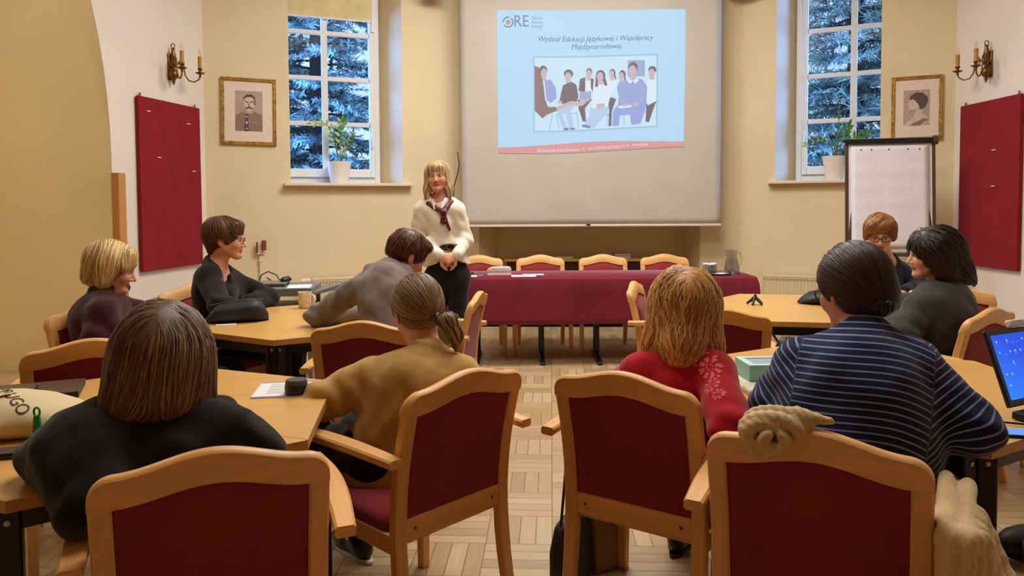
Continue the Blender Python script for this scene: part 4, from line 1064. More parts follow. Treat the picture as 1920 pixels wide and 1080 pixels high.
plant((PRt.x, 7.87, SILL_Z), [([(0, 0, 0), (0.02, 0, 0.2), (0.035, 0, 0.42), (0.03, 0, 0.55)], 0.05, False), ([(0, 0, 0), (-0.06, -0.02, 0.16), (-0.18, -0.03, 0.22), (-0.33, -0.04, 0.14)], 0.06, True),
      ([(0.02, 0, 0), (0.06, 0, 0.14), (0.10, -0.02, 0.26), (0.12, -0.02, 0.33)], 0.085, False), ([(0.02, 0, 0), (0.08, -0.02, 0.12), (0.17, -0.04, 0.22), (0.28, -0.06, 0.25)], 0.085, False), ([(0.01, 0, 0), (0.02, 0, 0.14), (0.07, -0.02, 0.32)], 0.06, False), ([(0, 0, 0), (-0.01, 0, 0.15), (0.02, 0.0, 0.30)], 0.05, False)],
      'potted green plant in a white pot on the right window sill', h=0.25)

# ------------------------------------------------------------------ trees outside the windows
def conifer(x, y, label, seed, blue, z0=0.4, z1=8.0, base_r=2.6, kind='spruce'):
    rng = random.Random(seed); o = empty(kind+'_tree', (x, y, -0.6), 0, label, 'tree', 'conifers outside the windows')
    mb = MB(); mb.tube([(0, 0, 0), (0.02, 0, z1*0.5), (0, 0, z1)], [0.2, 0.12, 0.02], 10); mb.build('trunk', M['bark'], o, smooth=60)
    br = MB(); fo = MB(); tp = MB()
    nb = 130
    for b in range(nb):
        z = z0 + (z1-z0)*(b+rng.random())/nb; L = base_r*(1-(z-z0)/(z1-z0))**0.7*rng.uniform(0.7, 1.1)
        if L < 0.3: continue
        a = b*2.399+rng.uniform(-.4, .4); d = Vector((math.cos(a), math.sin(a), 0)); s = Vector((-d.y, d.x, 0))
        pts = [Vector((0, 0, z)) + d*(L*t) + Vector((0, 0, L*(0.10*t - 0.30*t*t + 0.08*t**3))) for t in (0, .2, .4, .6, .8, 1)]
        br.tube(pts, [0.022, 0.018, 0.014, 0.010, 0.007, 0.003], 5)
        nt = int(L*11)
        for k in range(nt):
            t = 0.18+0.82*k/nt; i = min(int(t*5), 4); p = pts[i].lerp(pts[i+1], t*5-i)
            sd = 1 if k % 2 else -1; tl = (0.20+0.42*(1-t))*rng.uniform(0.7, 1.2)
            dd = (d*0.65 + s*sd*0.8 + Vector((0, 0, rng.uniform(-.35, .1)))).normalized()
            q = p + dd*tl; br.tube([p, q], [0.005, 0.002], 3)
            nn = int(tl*60); tgt = fo
            for m_ in range(nn):
                u = m_/nn; c = p.lerp(q, u); tgt = tp if (u > 0.45 and rng.random() < 0.75) else fo
                ang = rng.uniform(0, 2*PI); o1 = dd.orthogonal().normalized(); o2 = dd.cross(o1)
                r_ = (o1*math.cos(ang)+o2*math.sin(ang)); nd = (dd*0.6 + r_*0.8).normalized(); ln = rng.uniform(0.07, 0.12)*(1.6 if kind == 'pine' else 1.0)
                w_ = dd.cross(r_)*(0.016 if kind == 'spruce' else 0.009)
                tgt.add([c-w_, c+w_, c+nd*ln], [(0, 1, 2)])
    br.build('branches', M['bark'], o); fo.build('needles', M['needle_d'], o); tp.build('needle_tips', M['needle_b'] if blue else M['needle_g'], o)
M['bark'] = plain('conifer_bark', (64, 54, 50), 0.9, 0.3, 30)
M['needle_d'] = plain('dark_needles', (98, 124, 126), 0.7, 0.25, 3)
M['needle_b'] = plain('blue_green_needles', (164, 196, 198), 0.7, 0.2, 3)
M['needle_g'] = plain('grey_green_needles', (152, 176, 158), 0.7, 0.25, 3)
conifer(-3.0, 11.6, 'blue spruce close outside the left window', 3, True)
conifer(-4.4, 13.6, 'second spruce behind the blue one outside the left window', 5, True, base_r=3.0)
conifer(5.2, 11.4, 'grey-green pine close outside the right window', 8, False, kind='pine')
conifer(6.7, 13.2, 'second pine further off outside the right window', 9, False, base_r=3.0, kind='pine')
gp = MB(); gp.box((1, 19, -0.65), (60, 20, 0.1)); struct(gp.build('ground', plain('winter_lawn', (96, 104, 80), 0.95, 0.2, 4)))
# ------------------------------------------------------------------ soft-body modelling: smooth unions of rounded shapes, meshed as one skin
def npv(v): return np.array(v, dtype=np.float32)
class Sdf:
    def __init__(s): s.p = []
    def cone(s, a, b, ra, rb, k=0.02, op='+'): s.p.append(('c', npv(a), npv(b), ra, rb, k, op)); return s
    def ell(s, c, r, R=None, k=0.02, op='+'): s.p.append(('e', npv(c), npv(r), None if R is None else np.array(R, dtype=np.float32), k, op)); return s
    def fn(s, f, k=0.0, op='+'): s.p.append(('f', f, k, op)); return s
    def one(s, q, P):
        if q[0] == 'c':
            _, a, b, ra, rb = q[:5]; ba = b-a; pa = P-a
            h = np.clip((pa@ba)/max(float(ba@ba), 1e-9), 0, 1)
            d = pa - h[:, None]*ba
            return np.sqrt(np.einsum('ij,ij->i', d, d)) - (ra + (rb-ra)*h)
        if q[0] == 'e':
            _, c, r, R = q[:4]; p = P-c
            if R is not None: p = p@R
            u = p/r; k0 = np.sqrt(np.einsum('ij,ij->i', u, u)); u = u/r; k1 = np.sqrt(np.einsum('ij,ij->i', u, u))
            return k0*(k0-1)/np.maximum(k1, 1e-6)
        return q[1](P)
    def __call__(s, P):
        d = None
        for q in s.p:
            k, op = q[-2], q[-1]; e = s.one(q, P)
            if d is None: d = e; continue
            if op == '+':
                if k > 0: h = np.maximum(k-np.abs(d-e), 0)/k; d = np.minimum(d, e)-h*h*k*0.25
                else: d = np.minimum(d, e)
            elif op == '-':
                e = -e
                if k > 0: h = np.maximum(k-np.abs(d-e), 0)/k; d = np.maximum(d, e)+h*h*k*0.25
                else: d = np.maximum(d, e)
            else: d = d + e
        return d
    def grad(s, P, e=0.0015):
        g = np.empty_like(P)
        for i in range(3):
            o = np.zeros(3, np.float32); o[i] = e; g[:, i] = s(P+o)-s(P-o)
        return g/np.maximum(np.linalg.norm(g, axis=1, keepdims=True), 1e-9)
def axis(lo, hi, h, fine=()):
    xs = [lo]; x = lo
    while x < hi:
        st = h
        for a, b, f in fine:
            if a <= x < b: st = min(st, f)
            elif x < a < x+st: st = min(st, max(f, a-x))
        x += st; xs.append(x)
    return np.array(xs, np.float32)
def mesh_sdf(f, xs, ys, zs, B=5):
    ax = [xs, ys, zs]
    for i in range(3):
        n = len(ax[i]); r = (-n) % B
        if r: st = ax[i][-1]-ax[i][-2]; ax[i] = np.concatenate([ax[i], ax[i][-1]+st*np.arange(1, r+1, dtype=np.float32)])
    nb = [len(a)//B for a in ax]
    cen = [a.reshape(-1, B).mean(1) for a in ax]; ext = [np.ptp(a.reshape(-1, B), axis=1)*0.5+np.max(np.diff(a)) for a in ax]
    G = np.stack(np.meshgrid(*cen, indexing='ij'), -1).reshape(-1, 3).astype(np.float32)
    E = np.stack(np.meshgrid(*ext, indexing='ij'), -1).reshape(-1, 3)
    dc = np.concatenate([f(G[i:i+200000]) for i in range(0, len(G), 200000)])
    keep = (np.abs(dc) < np.linalg.norm(E, axis=1)*1.35+0.012).reshape(nb)
    F = np.where(dc < 0, -1.0, 1.0).astype(np.float32).reshape(nb)
    for i in range(3): F = np.repeat(F, B, i); keep = np.repeat(keep, B, i)
    idx = np.nonzero(keep); P = np.stack([ax[i][idx[i]] for i in range(3)], -1)
    v = np.concatenate([f(P[i:i+200000]) for i in range(0, len(P), 200000)]) if len(P) else np.zeros(0)
    F[idx] = v
    S = F < 0
    c = [S[i:S.shape[0]-1+i, j:S.shape[1]-1+j, k:S.shape[2]-1+k] for i in (0, 1) for j in (0, 1) for k in (0, 1)]
    an = np.logical_or.reduce(c); al = np.logical_and.reduce(c); act = an & ~al
    I = np.argwhere(act); nid = np.full(act.shape, -1, np.int32); nid[act] = np.arange(len(I))
    acc = np.zeros((len(I), 3), np.float32); cnt = np.zeros(len(I), np.float32)
    for a in range(3):
        for d1 in (0, 1):
            for d2 in (0, 1):
                o0 = [0, 0, 0]; o0[(a+1) % 3] = d1; o0[(a+2) % 3] = d2; o1 = list(o0); o1[a] = 1
                i0 = I+o0; i1 = I+o1
                f0 = F[i0[:, 0], i0[:, 1], i0[:, 2]]; f1 = F[i1[:, 0], i1[:, 1], i1[:, 2]]
                m = (f0 < 0) != (f1 < 0)
                t = np.where(m, f0/np.where(f0 == f1, 1, f0-f1), 0)
                p0 = np.stack([ax[q][i0[:, q]] for q in range(3)], -1); p1 = np.stack([ax[q][i1[:, q]] for q in range(3)], -1)
                acc += np.where(m[:, None], p0+(p1-p0)*t[:, None], 0); cnt += m
    V = acc/np.maximum(cnt, 1)[:, None]
    quads = []
    for a in range(3):
        b, c_ = (a+1) % 3, (a+2) % 3
        s0 = [slice(None)]*3; s1 = [slice(None)]*3; s0[a] = slice(0, -1); s1[a] = slice(1, None)
        for s_ in (s0, s1): s_[b] = slice(1, -1); s_[c_] = slice(1, -1)
        A, Bq = S[tuple(s0)], S[tuple(s1)]
        for flip, m in ((False, A & ~Bq), (True, ~A & Bq)):
            J = np.argwhere(m)
            if not len(J): continue
            J[:, b] += 1; J[:, c_] += 1
            def gid(db, dc_):
                K = J.copy(); K[:, b] -= db; K[:, c_] -= dc_; return nid[K[:, 0], K[:, 1], K[:, 2]]
            q = np.stack([gid(1, 1), gid(0, 1), gid(0, 0), gid(1, 0)], -1)
            quads.append(q[:, ::-1] if flip else q)
    Q = np.concatenate(quads) if quads else np.zeros((0, 4), int)
    return V, Q[(Q >= 0).all(1)]
def np_mesh(name, V, Q, attrs=None, smooth=True):
    me = bpy.data.meshes.new(name); n = Q.shape[1]
    me.vertices.add(len(V)); me.vertices.foreach_set('co', V.astype(np.float32).ravel())
    me.loops.add(Q.size); me.loops.foreach_set('vertex_index', Q.astype(np.int32).ravel())
    me.polygons.add(len(Q)); me.polygons.foreach_set('loop_start', np.arange(0, Q.size, n, dtype=np.int32))
    me.polygons.foreach_set('use_smooth', np.full(len(Q), smooth))
    me.update(calc_edges=True)
    for k, v in (attrs or {}).items():
        if v.ndim == 1: a = me.attributes.new(k, 'FLOAT', 'POINT'); a.data.foreach_set('value', v.astype(np.float32))
        else:
            a = me.attributes.new(k, 'FLOAT_COLOR', 'POINT'); a.data.foreach_set('color', np.concatenate([v, np.ones((len(v), 1))], 1).astype(np.float32).ravel())
    me.validate(); return me
def bounds(s, pad=0.03):
    lo = np.full(3, 1e9); hi = -lo
    for q in s.p:
        if q[-1] != '+' or q[0] == 'f': continue
        if q[0] == 'c':
            for c, r in ((q[1], q[3]), (q[2], q[4])): lo = np.minimum(lo, c-r); hi = np.maximum(hi, c+r)
        else: r = np.max(q[2]) if q[3] is not None else q[2]; lo = np.minimum(lo, q[1]-r); hi = np.maximum(hi, q[1]+r)
    return lo-pad, hi+pad
def smooth_noise(P, sc, seed=0.0):
    x, y, z = P[:, 0]*sc+seed, P[:, 1]*sc+seed*1.7, P[:, 2]*sc-seed
    return (np.sin(x+1.3*np.sin(y*0.8+z*0.5))+np.sin(y*1.1+1.2*np.sin(z+x*0.6))+np.sin(z*0.9+1.4*np.sin(x*1.2-y*0.4)))/3

# ------------------------------------------------------------------ materials for people
def skin_mat():
    t = NT('skin'); a = t.attr('tint'); v = t.coord()
    nz = t.noise(v, 60, 3)
    t.base(t.mix(t.math('MULTIPLY', nz, 0.12), a.outputs['Color'], rgba((150, 80, 60)))).set(rough=0.5, spec=0.35, sss=0.08)
    if 'Subsurface Radius' in t.b.inputs: t.b.inputs['Subsurface Radius'].default_value = (0.012, 0.005, 0.003)
    if 'Subsurface Scale' in t.b.inputs: t.b.inputs['Subsurface Scale'].default_value = 0.5
    return t.m
M['skin'] = skin_mat()
def hair_mat(name, cols, rough=0.42):
    t = NT(name); a = t.attr('rnd')
    t.base(t.ramp(a.outputs['Fac'], [(i/(len(cols)-1), c) for i, c in enumerate(cols)])).set(rough=rough, spec=0.35)
    return t.m
def knit(name, c, var=0.14, scale=260, bump=0.5, sheen=0.2):
    t = NT(name); v = t.coord(); a = t.noise(v, scale, 2); b = t.noise(v, 11.0, 3)
    f = t.math('ADD', t.math('MULTIPLY', a, 0.6), t.math('MULTIPLY', b, 0.4))
    t.base(t.ramp(f, [(0.3, tuple(x*(1-var) for x in c)), (0.7, tuple(min(255, x*(1+var)) for x in c))])).set(rough=0.95, spec=0.1, sheen=sheen)
    t.bump(a, bump, 0.003); return t.m
def striped(name, c, c2, period, width):
    t = NT(name); a = t.attr('sc'); v = t.coord()
    f = t.math('FRACT', t.math('DIVIDE', a.outputs['Fac'], period)); m = t.math('LESS_THAN', f, width)
    nz = t.noise(v, 300, 2)
    dark = t.ramp(nz, [(0.3, tuple(x*0.75 for x in c)), (0.7, tuple(x*1.2 for x in c))])
    t.base(t.mix(m, dark, rgba(c2))).set(rough=0.95, spec=0.1, sheen=0.15); t.bump(nz, 0.4, 0.002); return t.m
def lacework(name, c, c2):
    t = NT(name); a = t.attr('sc'); v = t.coord(); nz = t.noise(v, 300, 2)
    base = t.ramp(nz, [(0.3, tuple(x*0.85 for x in c)), (0.7, tuple(min(255, x*1.12) for x in c))])
    t.base(t.mix(t.math('GREATER_THAN', a.outputs['Fac'], 0.5), base, rgba(c2))).set(rough=0.92, spec=0.1, sheen=0.2); t.bump(nz, 0.4, 0.002); return t.m

def head_rot(yaw, pitch, roll=0.0):
    R = Euler((0, 0, math.radians(yaw))).to_matrix() @ Euler((-math.radians(pitch), 0, 0)).to_matrix() @ Euler((0, math.radians(roll), 0)).to_matrix()
    return np.array(R, dtype=np.float32)
def head_sdf(s, C, R, sc=1.0, female=True):
    X = lambda x, y, z: C + sc*(R@np.array((x, y, z), np.float32))
    def cone(a, b, ra, rb, k=0.02, op='+'): s.cone(X(*a), X(*b), ra*sc, rb*sc, k, op)
    def ell(c, r, k=0.02, op='+', Rl=None): s.ell(X(*c), npv(r)*sc, R if Rl is None else R@np.array(Rl, np.float32), k, op)
    ell((0, -0.014, 0.030), (0.073, 0.094, 0.087), 0.03)
    ell((0, 0.030, -0.012), (0.062, 0.062, 0.078), 0.03)
    cone((0, 0.034, -0.040), (0, 0.060, -0.088), 0.052, 0.026, 0.03)
    for q in (-1, 1):
        cone((q*0.048, 0.0, -0.045), (q*0.020, 0.062, -0.092), 0.018, 0.014, 0.03)
        ell((q*0.036, 0.064, -0.030), (0.022, 0.020, 0.020), 0.03)
    cone((-0.030, 0.079, 0.018), (0.030, 0.079, 0.018), 0.012, 0.012, 0.02)
    for q in (-1, 1): ell((q*0.031, 0.096, 0.000), (0.019, 0.016, 0.0125), 0.010, '-')
    for q in (-1, 1): ell((q*0.031, 0.0775, -0.001), (0.0135, 0.0125, 0.0115), 0.006)
    cone((0, 0.088, 0.006), (0, 0.110, -0.032), 0.0075, 0.0105, 0.014)
    for q in (-1, 1): ell((q*0.0115, 0.098, -0.037), (0.0075, 0.010, 0.007), 0.006)
    cone((-0.015, 0.087, -0.061), (0.015, 0.087, -0.061), 0.0055, 0.0055, 0.006)
    cone((-0.013, 0.086, -0.071), (0.013, 0.086, -0.071), 0.0065, 0.0065, 0.006)
    cone((-0.020, 0.098, -0.0660), (0.020, 0.098, -0.0660), 0.0028, 0.0028, 0.004, '-')
    ell((0, 0.080, -0.097), (0.018, 0.014, 0.013), 0.02)
    for q in (-1, 1):
        Rl = Euler((0.25, 0, q*0.35)).to_matrix()
        ell((q*0.077, -0.012, -0.008), (0.008, 0.018, 0.031), 0.008, '+', Rl)
        ell((q*0.085, -0.004, -0.004), (0.006, 0.009, 0.017), 0.005, '-', Rl)
def skin_tint(V, C, R, sc, tone, brow, lip=(176, 84, 78), eye=(80, 70, 60), blush=0.12):
    L = (V-C)@R/sc; x, y, z = np.abs(L[:, 0]), L[:, 1], L[:, 2]
    T = np.tile(np.array(lin(tone), np.float32), (len(V), 1))
    def blend(m, c): T[:] = T*(1-m[:, None]) + np.array(lin(c), np.float32)*m[:, None]
    head = (np.linalg.norm(L, axis=1) < 0.2)
    blend(np.clip(1-np.hypot((x-0.040)/0.026, (z+0.030)/0.024), 0, 1)*blush*(y > 0.03)*head, (206, 96, 80))
    blend(np.clip(1-np.hypot(x/0.02, (z+0.03)/0.02), 0, 1)*blush*0.8*(y > 0.08)*head, (206, 96, 80))
    blend(((np.hypot(x/0.0235, (z+0.066)/0.0125) < 1) & (y > 0.07) & head)*0.85, lip)
    blend(((np.abs(z+0.0660) < 0.0022) & (x < 0.021) & (y > 0.07) & head)*0.8, (96, 36, 34))
    blend(((np.abs(z-0.021-0.25*(0.03-np.abs(x-0.031))*0.35) < 0.0042) & (x > 0.012) & (x < 0.050) & (y > 0.055) & head)*0.75, brow)
    ey = (y > 0.065) & head; q = np.hypot((x-0.031)/0.0145, (z+0.0005)/0.0075)
    blend(((q < 1.18) & ey)*0.75, (70, 40, 34)); blend(((q < 0.86) & ey)*1.0, (226, 216, 206))
    qi = np.hypot(x-0.031, z+0.0005); blend(((qi < 0.0064) & (q < 0.95) & ey)*1.0, eye); blend(((qi < 0.003) & ey)*1.0, (18, 14, 14))
    return T
def hand_sdf(s, wr, d, n, curl=0.5, side=1, k=0.004, sc=1.0):
    """palm, four fingers of unequal length and a thumb; d = along the hand, n = back of the hand, side = where the thumb is"""
    d = d/np.linalg.norm(d); n = n-d*(n@d); n = n/np.linalg.norm(n); t = np.cross(d, n)*side
    Rm = np.stack([t, d, n], 1).astype(np.float32)
    s.ell(wr+d*0.050*sc, npv((0.040, 0.055, 0.016))*sc, Rm, 0.015)
    s.cone(wr+d*0.080*sc-t*0.026*sc, wr+d*0.086*sc+t*0.027*sc, 0.011*sc, 0.012*sc, 0.01)
    for i, (ln, off) in enumerate(((0.92, 0.030), (1.05, 0.010), (0.98, -0.010), (0.78, -0.029))):
        p = wr + d*(0.086 - 0.004*abs(i-1))*sc + t*off*sc; a = 0.15; dd = d + t*off*1.2; dd = dd/np.linalg.norm(dd)
        for j, sl in enumerate((0.042, 0.027, 0.021)):
            a += curl*(0.8, 1.0, 0.7)[j]; v = dd*math.cos(a) - n*math.sin(a); q = p + v*sl*ln*sc
            s.cone(p, q, (0.0090-0.0010*j)*sc, (0.0080-0.0010*j)*sc, k); p = q
    p = wr + d*0.022*sc + t*0.026*sc - n*0.004*sc
    for j, (sl, v) in enumerate(((0.046, d*0.62+t*0.72-n*0.25), (0.030, d*0.85+t*0.30-n*0.42), (0.022, d*0.9+t*0.05-n*0.5))):
        v = v/np.linalg.norm(v); q = p + v*sl*sc; s.cone(p, q, (0.0125-0.0015*j)*sc, (0.0105-0.0013*j)*sc, 0.008); p = q

# ------------------------------------------------------------------ a person
def strands(hs, C, R, seeds, flow, zend, n, steps, step, rad, offs, rng, wave=0.0, inner=0.0):
    """tapered locks laid over the hair volume hs, following flow(p_local)"""
    P = seeds.astype(np.float32).copy(); N = len(P); path = [P.copy()]; live = np.ones(N, bool)
    ofs = offs[0] + (offs[1]-offs[0])*rng.random(N).astype(np.float32); ph = rng.random(N)*6.28; end = zend + (rng.random(N)-0.5)*0.035
    for i in range(steps):
        L = (P-C)@R; v = flow(L).astype(np.float32)
        if wave: v = v + wave*np.stack([np.sin(i*0.55+ph), np.cos(i*0.5+ph*1.3), 0*ph], -1)
        v = v@R.T; g = hs.grad(P); v = v-g*np.sum(v*g, 1, keepdims=True); nv = np.linalg.norm(v, axis=1, keepdims=True)
        v = v/np.maximum(nv, 1e-6); Q = P+v*step
        g2 = hs.grad(Q); Q = Q-g2*np.clip(hs(Q)-ofs, -0.02, 0.02)[:, None]
        live = live & (((Q-C)@R)[:, 2] > end) & (nv[:, 0] > 0.06)
        P = np.where(live[:, None], Q, P); path.append(P.copy())
    A = np.stack(path, 1)                                   # N, steps+1, 3
    S = steps+1; tt = np.linspace(0, 1, S)
    moved = np.linalg.norm(A[:, -1]-A[:, 0], axis=1) > step*2
    A = A[moved]; N = len(A)
    if N == 0: return np.zeros((0, 3)), np.zeros((0, 4), int), np.zeros(0)
    # spread each path's points evenly over the length it really has
    seg = np.linalg.norm(np.diff(A, axis=1), axis=2); cl = np.concatenate([np.zeros((N, 1)), np.cumsum(seg, 1)], 1)
    K = 10; out = np.empty((N, K, 3), np.float32)
    for i in range(N):
        u = np.linspace(0, cl[i, -1], K); m = np.concatenate([[True], seg[i] > 1e-6])
        for c in range(3): out[i, :, c] = np.interp(u, cl[i][m], A[i, m, c])
    T = np.gradient(out, axis=1); T /= np.maximum(np.linalg.norm(T, axis=2, keepdims=True), 1e-9)
    G = hs.grad(out.reshape(-1, 3)).reshape(out.shape); Sx = np.cross(T, G); Sx /= np.maximum(np.linalg.norm(Sx, axis=2, keepdims=True), 1e-9)
    w_ = np.sin(np.pi*np.clip(np.linspace(0.08, 0.97, K), 0, 1))**0.5; rr = rad*(0.6+0.8*rng.random(N))
    W = (rr[:, None]*w_[None])[..., None]
    ring = np.stack([out+Sx*W, out+G*W*0.7, out-Sx*W], 2)   # N,K,3,3
    V = ring.reshape(-1, 3); b = np.arange(N)[:, None, None]*K*3 + np.arange(K-1)[None, :, None]*3 + np.arange(2)[None, None, :]
    Q = np.stack([b, b+1, b+4, b+3], -1).reshape(-1, 4)
    rnd = np.repeat(rng.random(N), K*3)
    return V, Q, rnd
def seed_points(hs, C, R, n, rng, cond, rad=0.35):
    """points on the hair surface, found by marching in from outside"""
    d = rng.normal(size=(n*3, 3)); d /= np.linalg.norm(d, axis=1, keepdims=True)
    d = d[cond(d)][:n]; W = (d@R.T).astype(np.float32); t = np.full(len(d), rad, np.float32); P = C + W*t[:, None]
    for _ in range(40): P = P - W*np.clip(hs(P), -0.02, 0.05)[:, None]*0.9
    ok = np.abs(hs(P)) < 0.004
    return P[ok]
def make_hair(name, parent, C, R, hs, mat, res, groups, rng, off, seed=1):
    lo, hi = bounds(hs, 0.015); V, Q = mesh_sdf(hs, *[axis(lo[i], hi[i], res) for i in range(3)])
    r0 = 0.45+0.4*smooth_noise((V-C)@R*np.array((1, 1, 0.25)), 160, seed)
    Vs, Qs, Rs = [V], [Q], [r0]; b = len(V)
    for g in groups:
        v, q, r = strands(hs, C, R, rng=rng, **g)
        Vs.append(v); Qs.append(q+b); Rs.append(r); b += len(v)
    me = np_mesh(name, np.concatenate(Vs)-off, np.concatenate(Qs), dict(rnd=np.clip(np.concatenate(Rs), 0, 1)))
    return link_mesh(name, me, mat, parent)
def bob_flow(crown=(0, -0.03, 0.125), down=1.0, out=0.8, fwd=0.0, part=None):
    cr = np.array(crown)
    def f(L):
        v = (L-cr)*np.array((1, 1, 0.0)); v = v/np.maximum(np.linalg.norm(v, axis=1, keepdims=True), 1e-6)*out
        if part is not None:
            s = np.sign(L[:, 0]-part); top = np.clip((L[:, 2]-0.05)/0.06, 0, 1)
            v = v*(1-top[:, None]) + top[:, None]*np.stack([s, 0*s+0.1, 0*s], -1)
        v[:, 2] -= down*np.clip((0.135-L[:, 2])/0.05, 0.15, 1.0); v[:, 1] += fwd
        return v
    return f
class Person:
    def __init__(s, label, J, head, tone, brow, sc=1.0, hs=1.0, **kw):
        s.J = {k: npv(v) for k, v in J.items()}; s.label = label; s.tone, s.brow, s.sc = tone, brow, sc
        s.R = head_rot(*head); s.C = s.J['head']; s.hsc = hs; J = s.J
        s.off = np.array((J['pelvis'][0], J['pelvis'][1], 0), np.float32)
        zx = J['neck']-J['pelvis']; zx = zx/np.linalg.norm(zx); xx = J['shR']-J['shL']; xx = xx-zx*(xx@zx); xx = xx/np.linalg.norm(xx)
        ins = kw.get('inset', (0.035, 0.028)); J['shL'] = J['shL']+xx*ins[0]-zx*ins[1]; J['shR'] = J['shR']-xx*ins[0]-zx*ins[1]
        yy = np.cross(zx, xx); s.T = np.stack([xx, yy, zx], 1).astype(np.float32)
        s.rng = np.random.default_rng(abs(hash(label)) % 1 + len(label)*7); s.kw = kw
    def torso(s, S, g=0.0, w=1.0, bust=0.0, k=0.045):
        J, T = s.J, s.T; p, n = J['pelvis'], J['neck']; sl = np.linalg.norm(n-p); sw = np.linalg.norm(J['shR']-J['shL'])/0.36
        bow = s.kw.get('bow', 0.0); mid = lambda t: p+(n-p)*t - T[:, 1]*bow*math.sin(PI*t)
        S.ell(p+T[:, 2]*0.00, npv((0.165*w+g, 0.120*w+g, 0.120+g)), T, k)
        S.ell(mid(0.34), npv((0.138*w*sw+g, 0.100*w+g, 0.150+g)), T, k)
        S.ell(mid(0.68), npv((0.150*w*sw+g, 0.104*w+g, 0.150*sl/0.46+g)), T, k)
        sm = (J['shL']+J['shR'])/2
        S.cone(J['shL'], sm*0.5+n*0.5-T[:, 2]*0.06, 0.046+g, 0.058+g, k); S.cone(J['shR'], sm*0.5+n*0.5-T[:, 2]*0.06, 0.046+g, 0.058+g, k)
        for sh in (J['shL'], J['shR']): S.cone(n+T[:, 2]*0.005, sh*0.75+n*0.25+T[:, 2]*0.012, 0.038+g, 0.034+g, k)
        if bust:
            for q in (-1, 1): S.ell(mid(0.62)+T[:, 0]*q*0.075+T[:, 1]*(0.085+bust), npv((0.065+g, 0.055+g, 0.065+g)), T, 0.05)
        return S
    def arms(s, S, g=0.0, k=0.03, fore=True, lim=1.0):
        J = s.J
        for a in ('L', 'R'):
            sh, el, wr = J['sh'+a], J['el'+a], J['wr'+a]
            S.cone(sh, el, 0.045+g, 0.038+g*1.1, k)
            if fore: S.cone(el, el+(wr-el)*lim, 0.038+g*1.1, 0.028+g*0.8, k)
        return S
    def legs(s, S, g=0.0, k=0.03):
        J = s.J
        for a in ('L', 'R'):
            S.cone(J['hip'+a], J['kn'+a], 0.078+g, 0.055+g, k); S.cone(J['kn'+a], J['an'+a], 0.054+g, 0.038+g, k)
        return S
    def build(s, body_h=0.012, head_h=0.0035, hands=('L', 'R'), hand_h=0.004):
        J, T = s.J, s.T; S = Sdf(); head_sdf(S, s.C, s.R, s.hsc)
        S.cone(J['neck']-T[:, 2]*0.02+T[:, 1]*0.01, s.C+s.R@npv((0, -0.022, -0.055)), 0.055, 0.050, 0.03)
        s.torso(S, -0.004); s.arms(S, -0.002); s.legs(S, -0.006)
        fx, fy, fz = [], [], []
        def fine(c, r, h): fx.append((c[0]-r, c[0]+r, h)); fy.append((c[1]-r, c[1]+r, h)); fz.append((c[2]-r, c[2]+r, h))
        fine(s.C, 0.135, head_h)
        for a in hands:
            hd = s.kw.get('hand'+a); wr, el = J['wr'+a], J['el'+a]
            d, n, cu, sd = hd if hd else ((wr-el), npv((0, 0, 1)), 0.35, (1 if a == 'L' else -1))
            hand_sdf(S, wr, npv(d), npv(n), cu, sd)
            fine(wr+npv(d)/np.linalg.norm(d)*0.075, 0.11, hand_h)
        for a in ('L', 'R'):
            S.cone(J['an'+a]+npv((0, 0, -0.03)), J['an'+a]+npv(s.kw.get('toe'+a, s.kw.get('toe', (0, 0.14, -0.055)))), 0.034, 0.028, 0.03)
        lo, hi = bounds(S, 0.02)
        V, Q = mesh_sdf(S, axis(lo[0], hi[0], body_h, fx), axis(lo[1], hi[1], body_h, fy), axis(lo[2], hi[2], body_h, fz))
        tint = skin_tint(V, s.C, s.R, s.hsc, s.tone, s.brow, s.kw.get('lip', (176, 84, 78)))
        me = np_mesh('person', V-s.off, Q, dict(tint=tint))
        s.o = link_mesh('person', me, M['skin'], None, (float(s.off[0]), float(s.off[1]), 0)); tag(s.o, s.label, 'person')
        return s
    def cloth(s, name, S, mat, h, attrs=None, label=None):
        lo, hi = bounds(S, 0.03); V, Q = mesh_sdf(S, *[axis(lo[i], hi[i], h) for i in range(3)])
        at_ = attrs(V) if attrs else None
        o = link_mesh(name, np_mesh(name, V-s.off, Q, at_), mat, s.o)
        if label: o['label'] = label
        return o
    def neck_hole(s, S, r=0.068, drop=0.0, tilt=0.03):
        n, T = s.J['neck'], s.T; up = s.C - n; up = up/np.linalg.norm(up)
        S.cone(n+T[:, 1]*0.02-T[:, 2]*(0.012+drop), n+up*0.25+T[:, 1]*0.05, r, r+0.05, 0.012, '-'); return S
    def folds(s, S, amp=0.004, sc=26, seed=1.0):
        J = s.J
        def f(P):
            n = smooth_noise(P*np.array((1, 1, 1.5)), sc, seed)*amp + smooth_noise(P, sc*2.3, seed+3)*amp*0.4
            for a in ('L', 'R'):
                d = np.linalg.norm(P-J['el'+a], axis=1); n += np.exp(-(d/0.09)**2)*np.sin(P@npv((40, 30, 75))+seed)*amp*0.9
                sh = J['sh'+a]-s.T[:, 2]*0.07; d = np.linalg.norm(P-sh, axis=1); n += np.exp(-(d/0.08)**2)*np.sin(P@npv((70, 20, 40))+seed)*amp*0.9
            return n.astype(np.float32)
        S.fn(f, 0, 'add'); return S
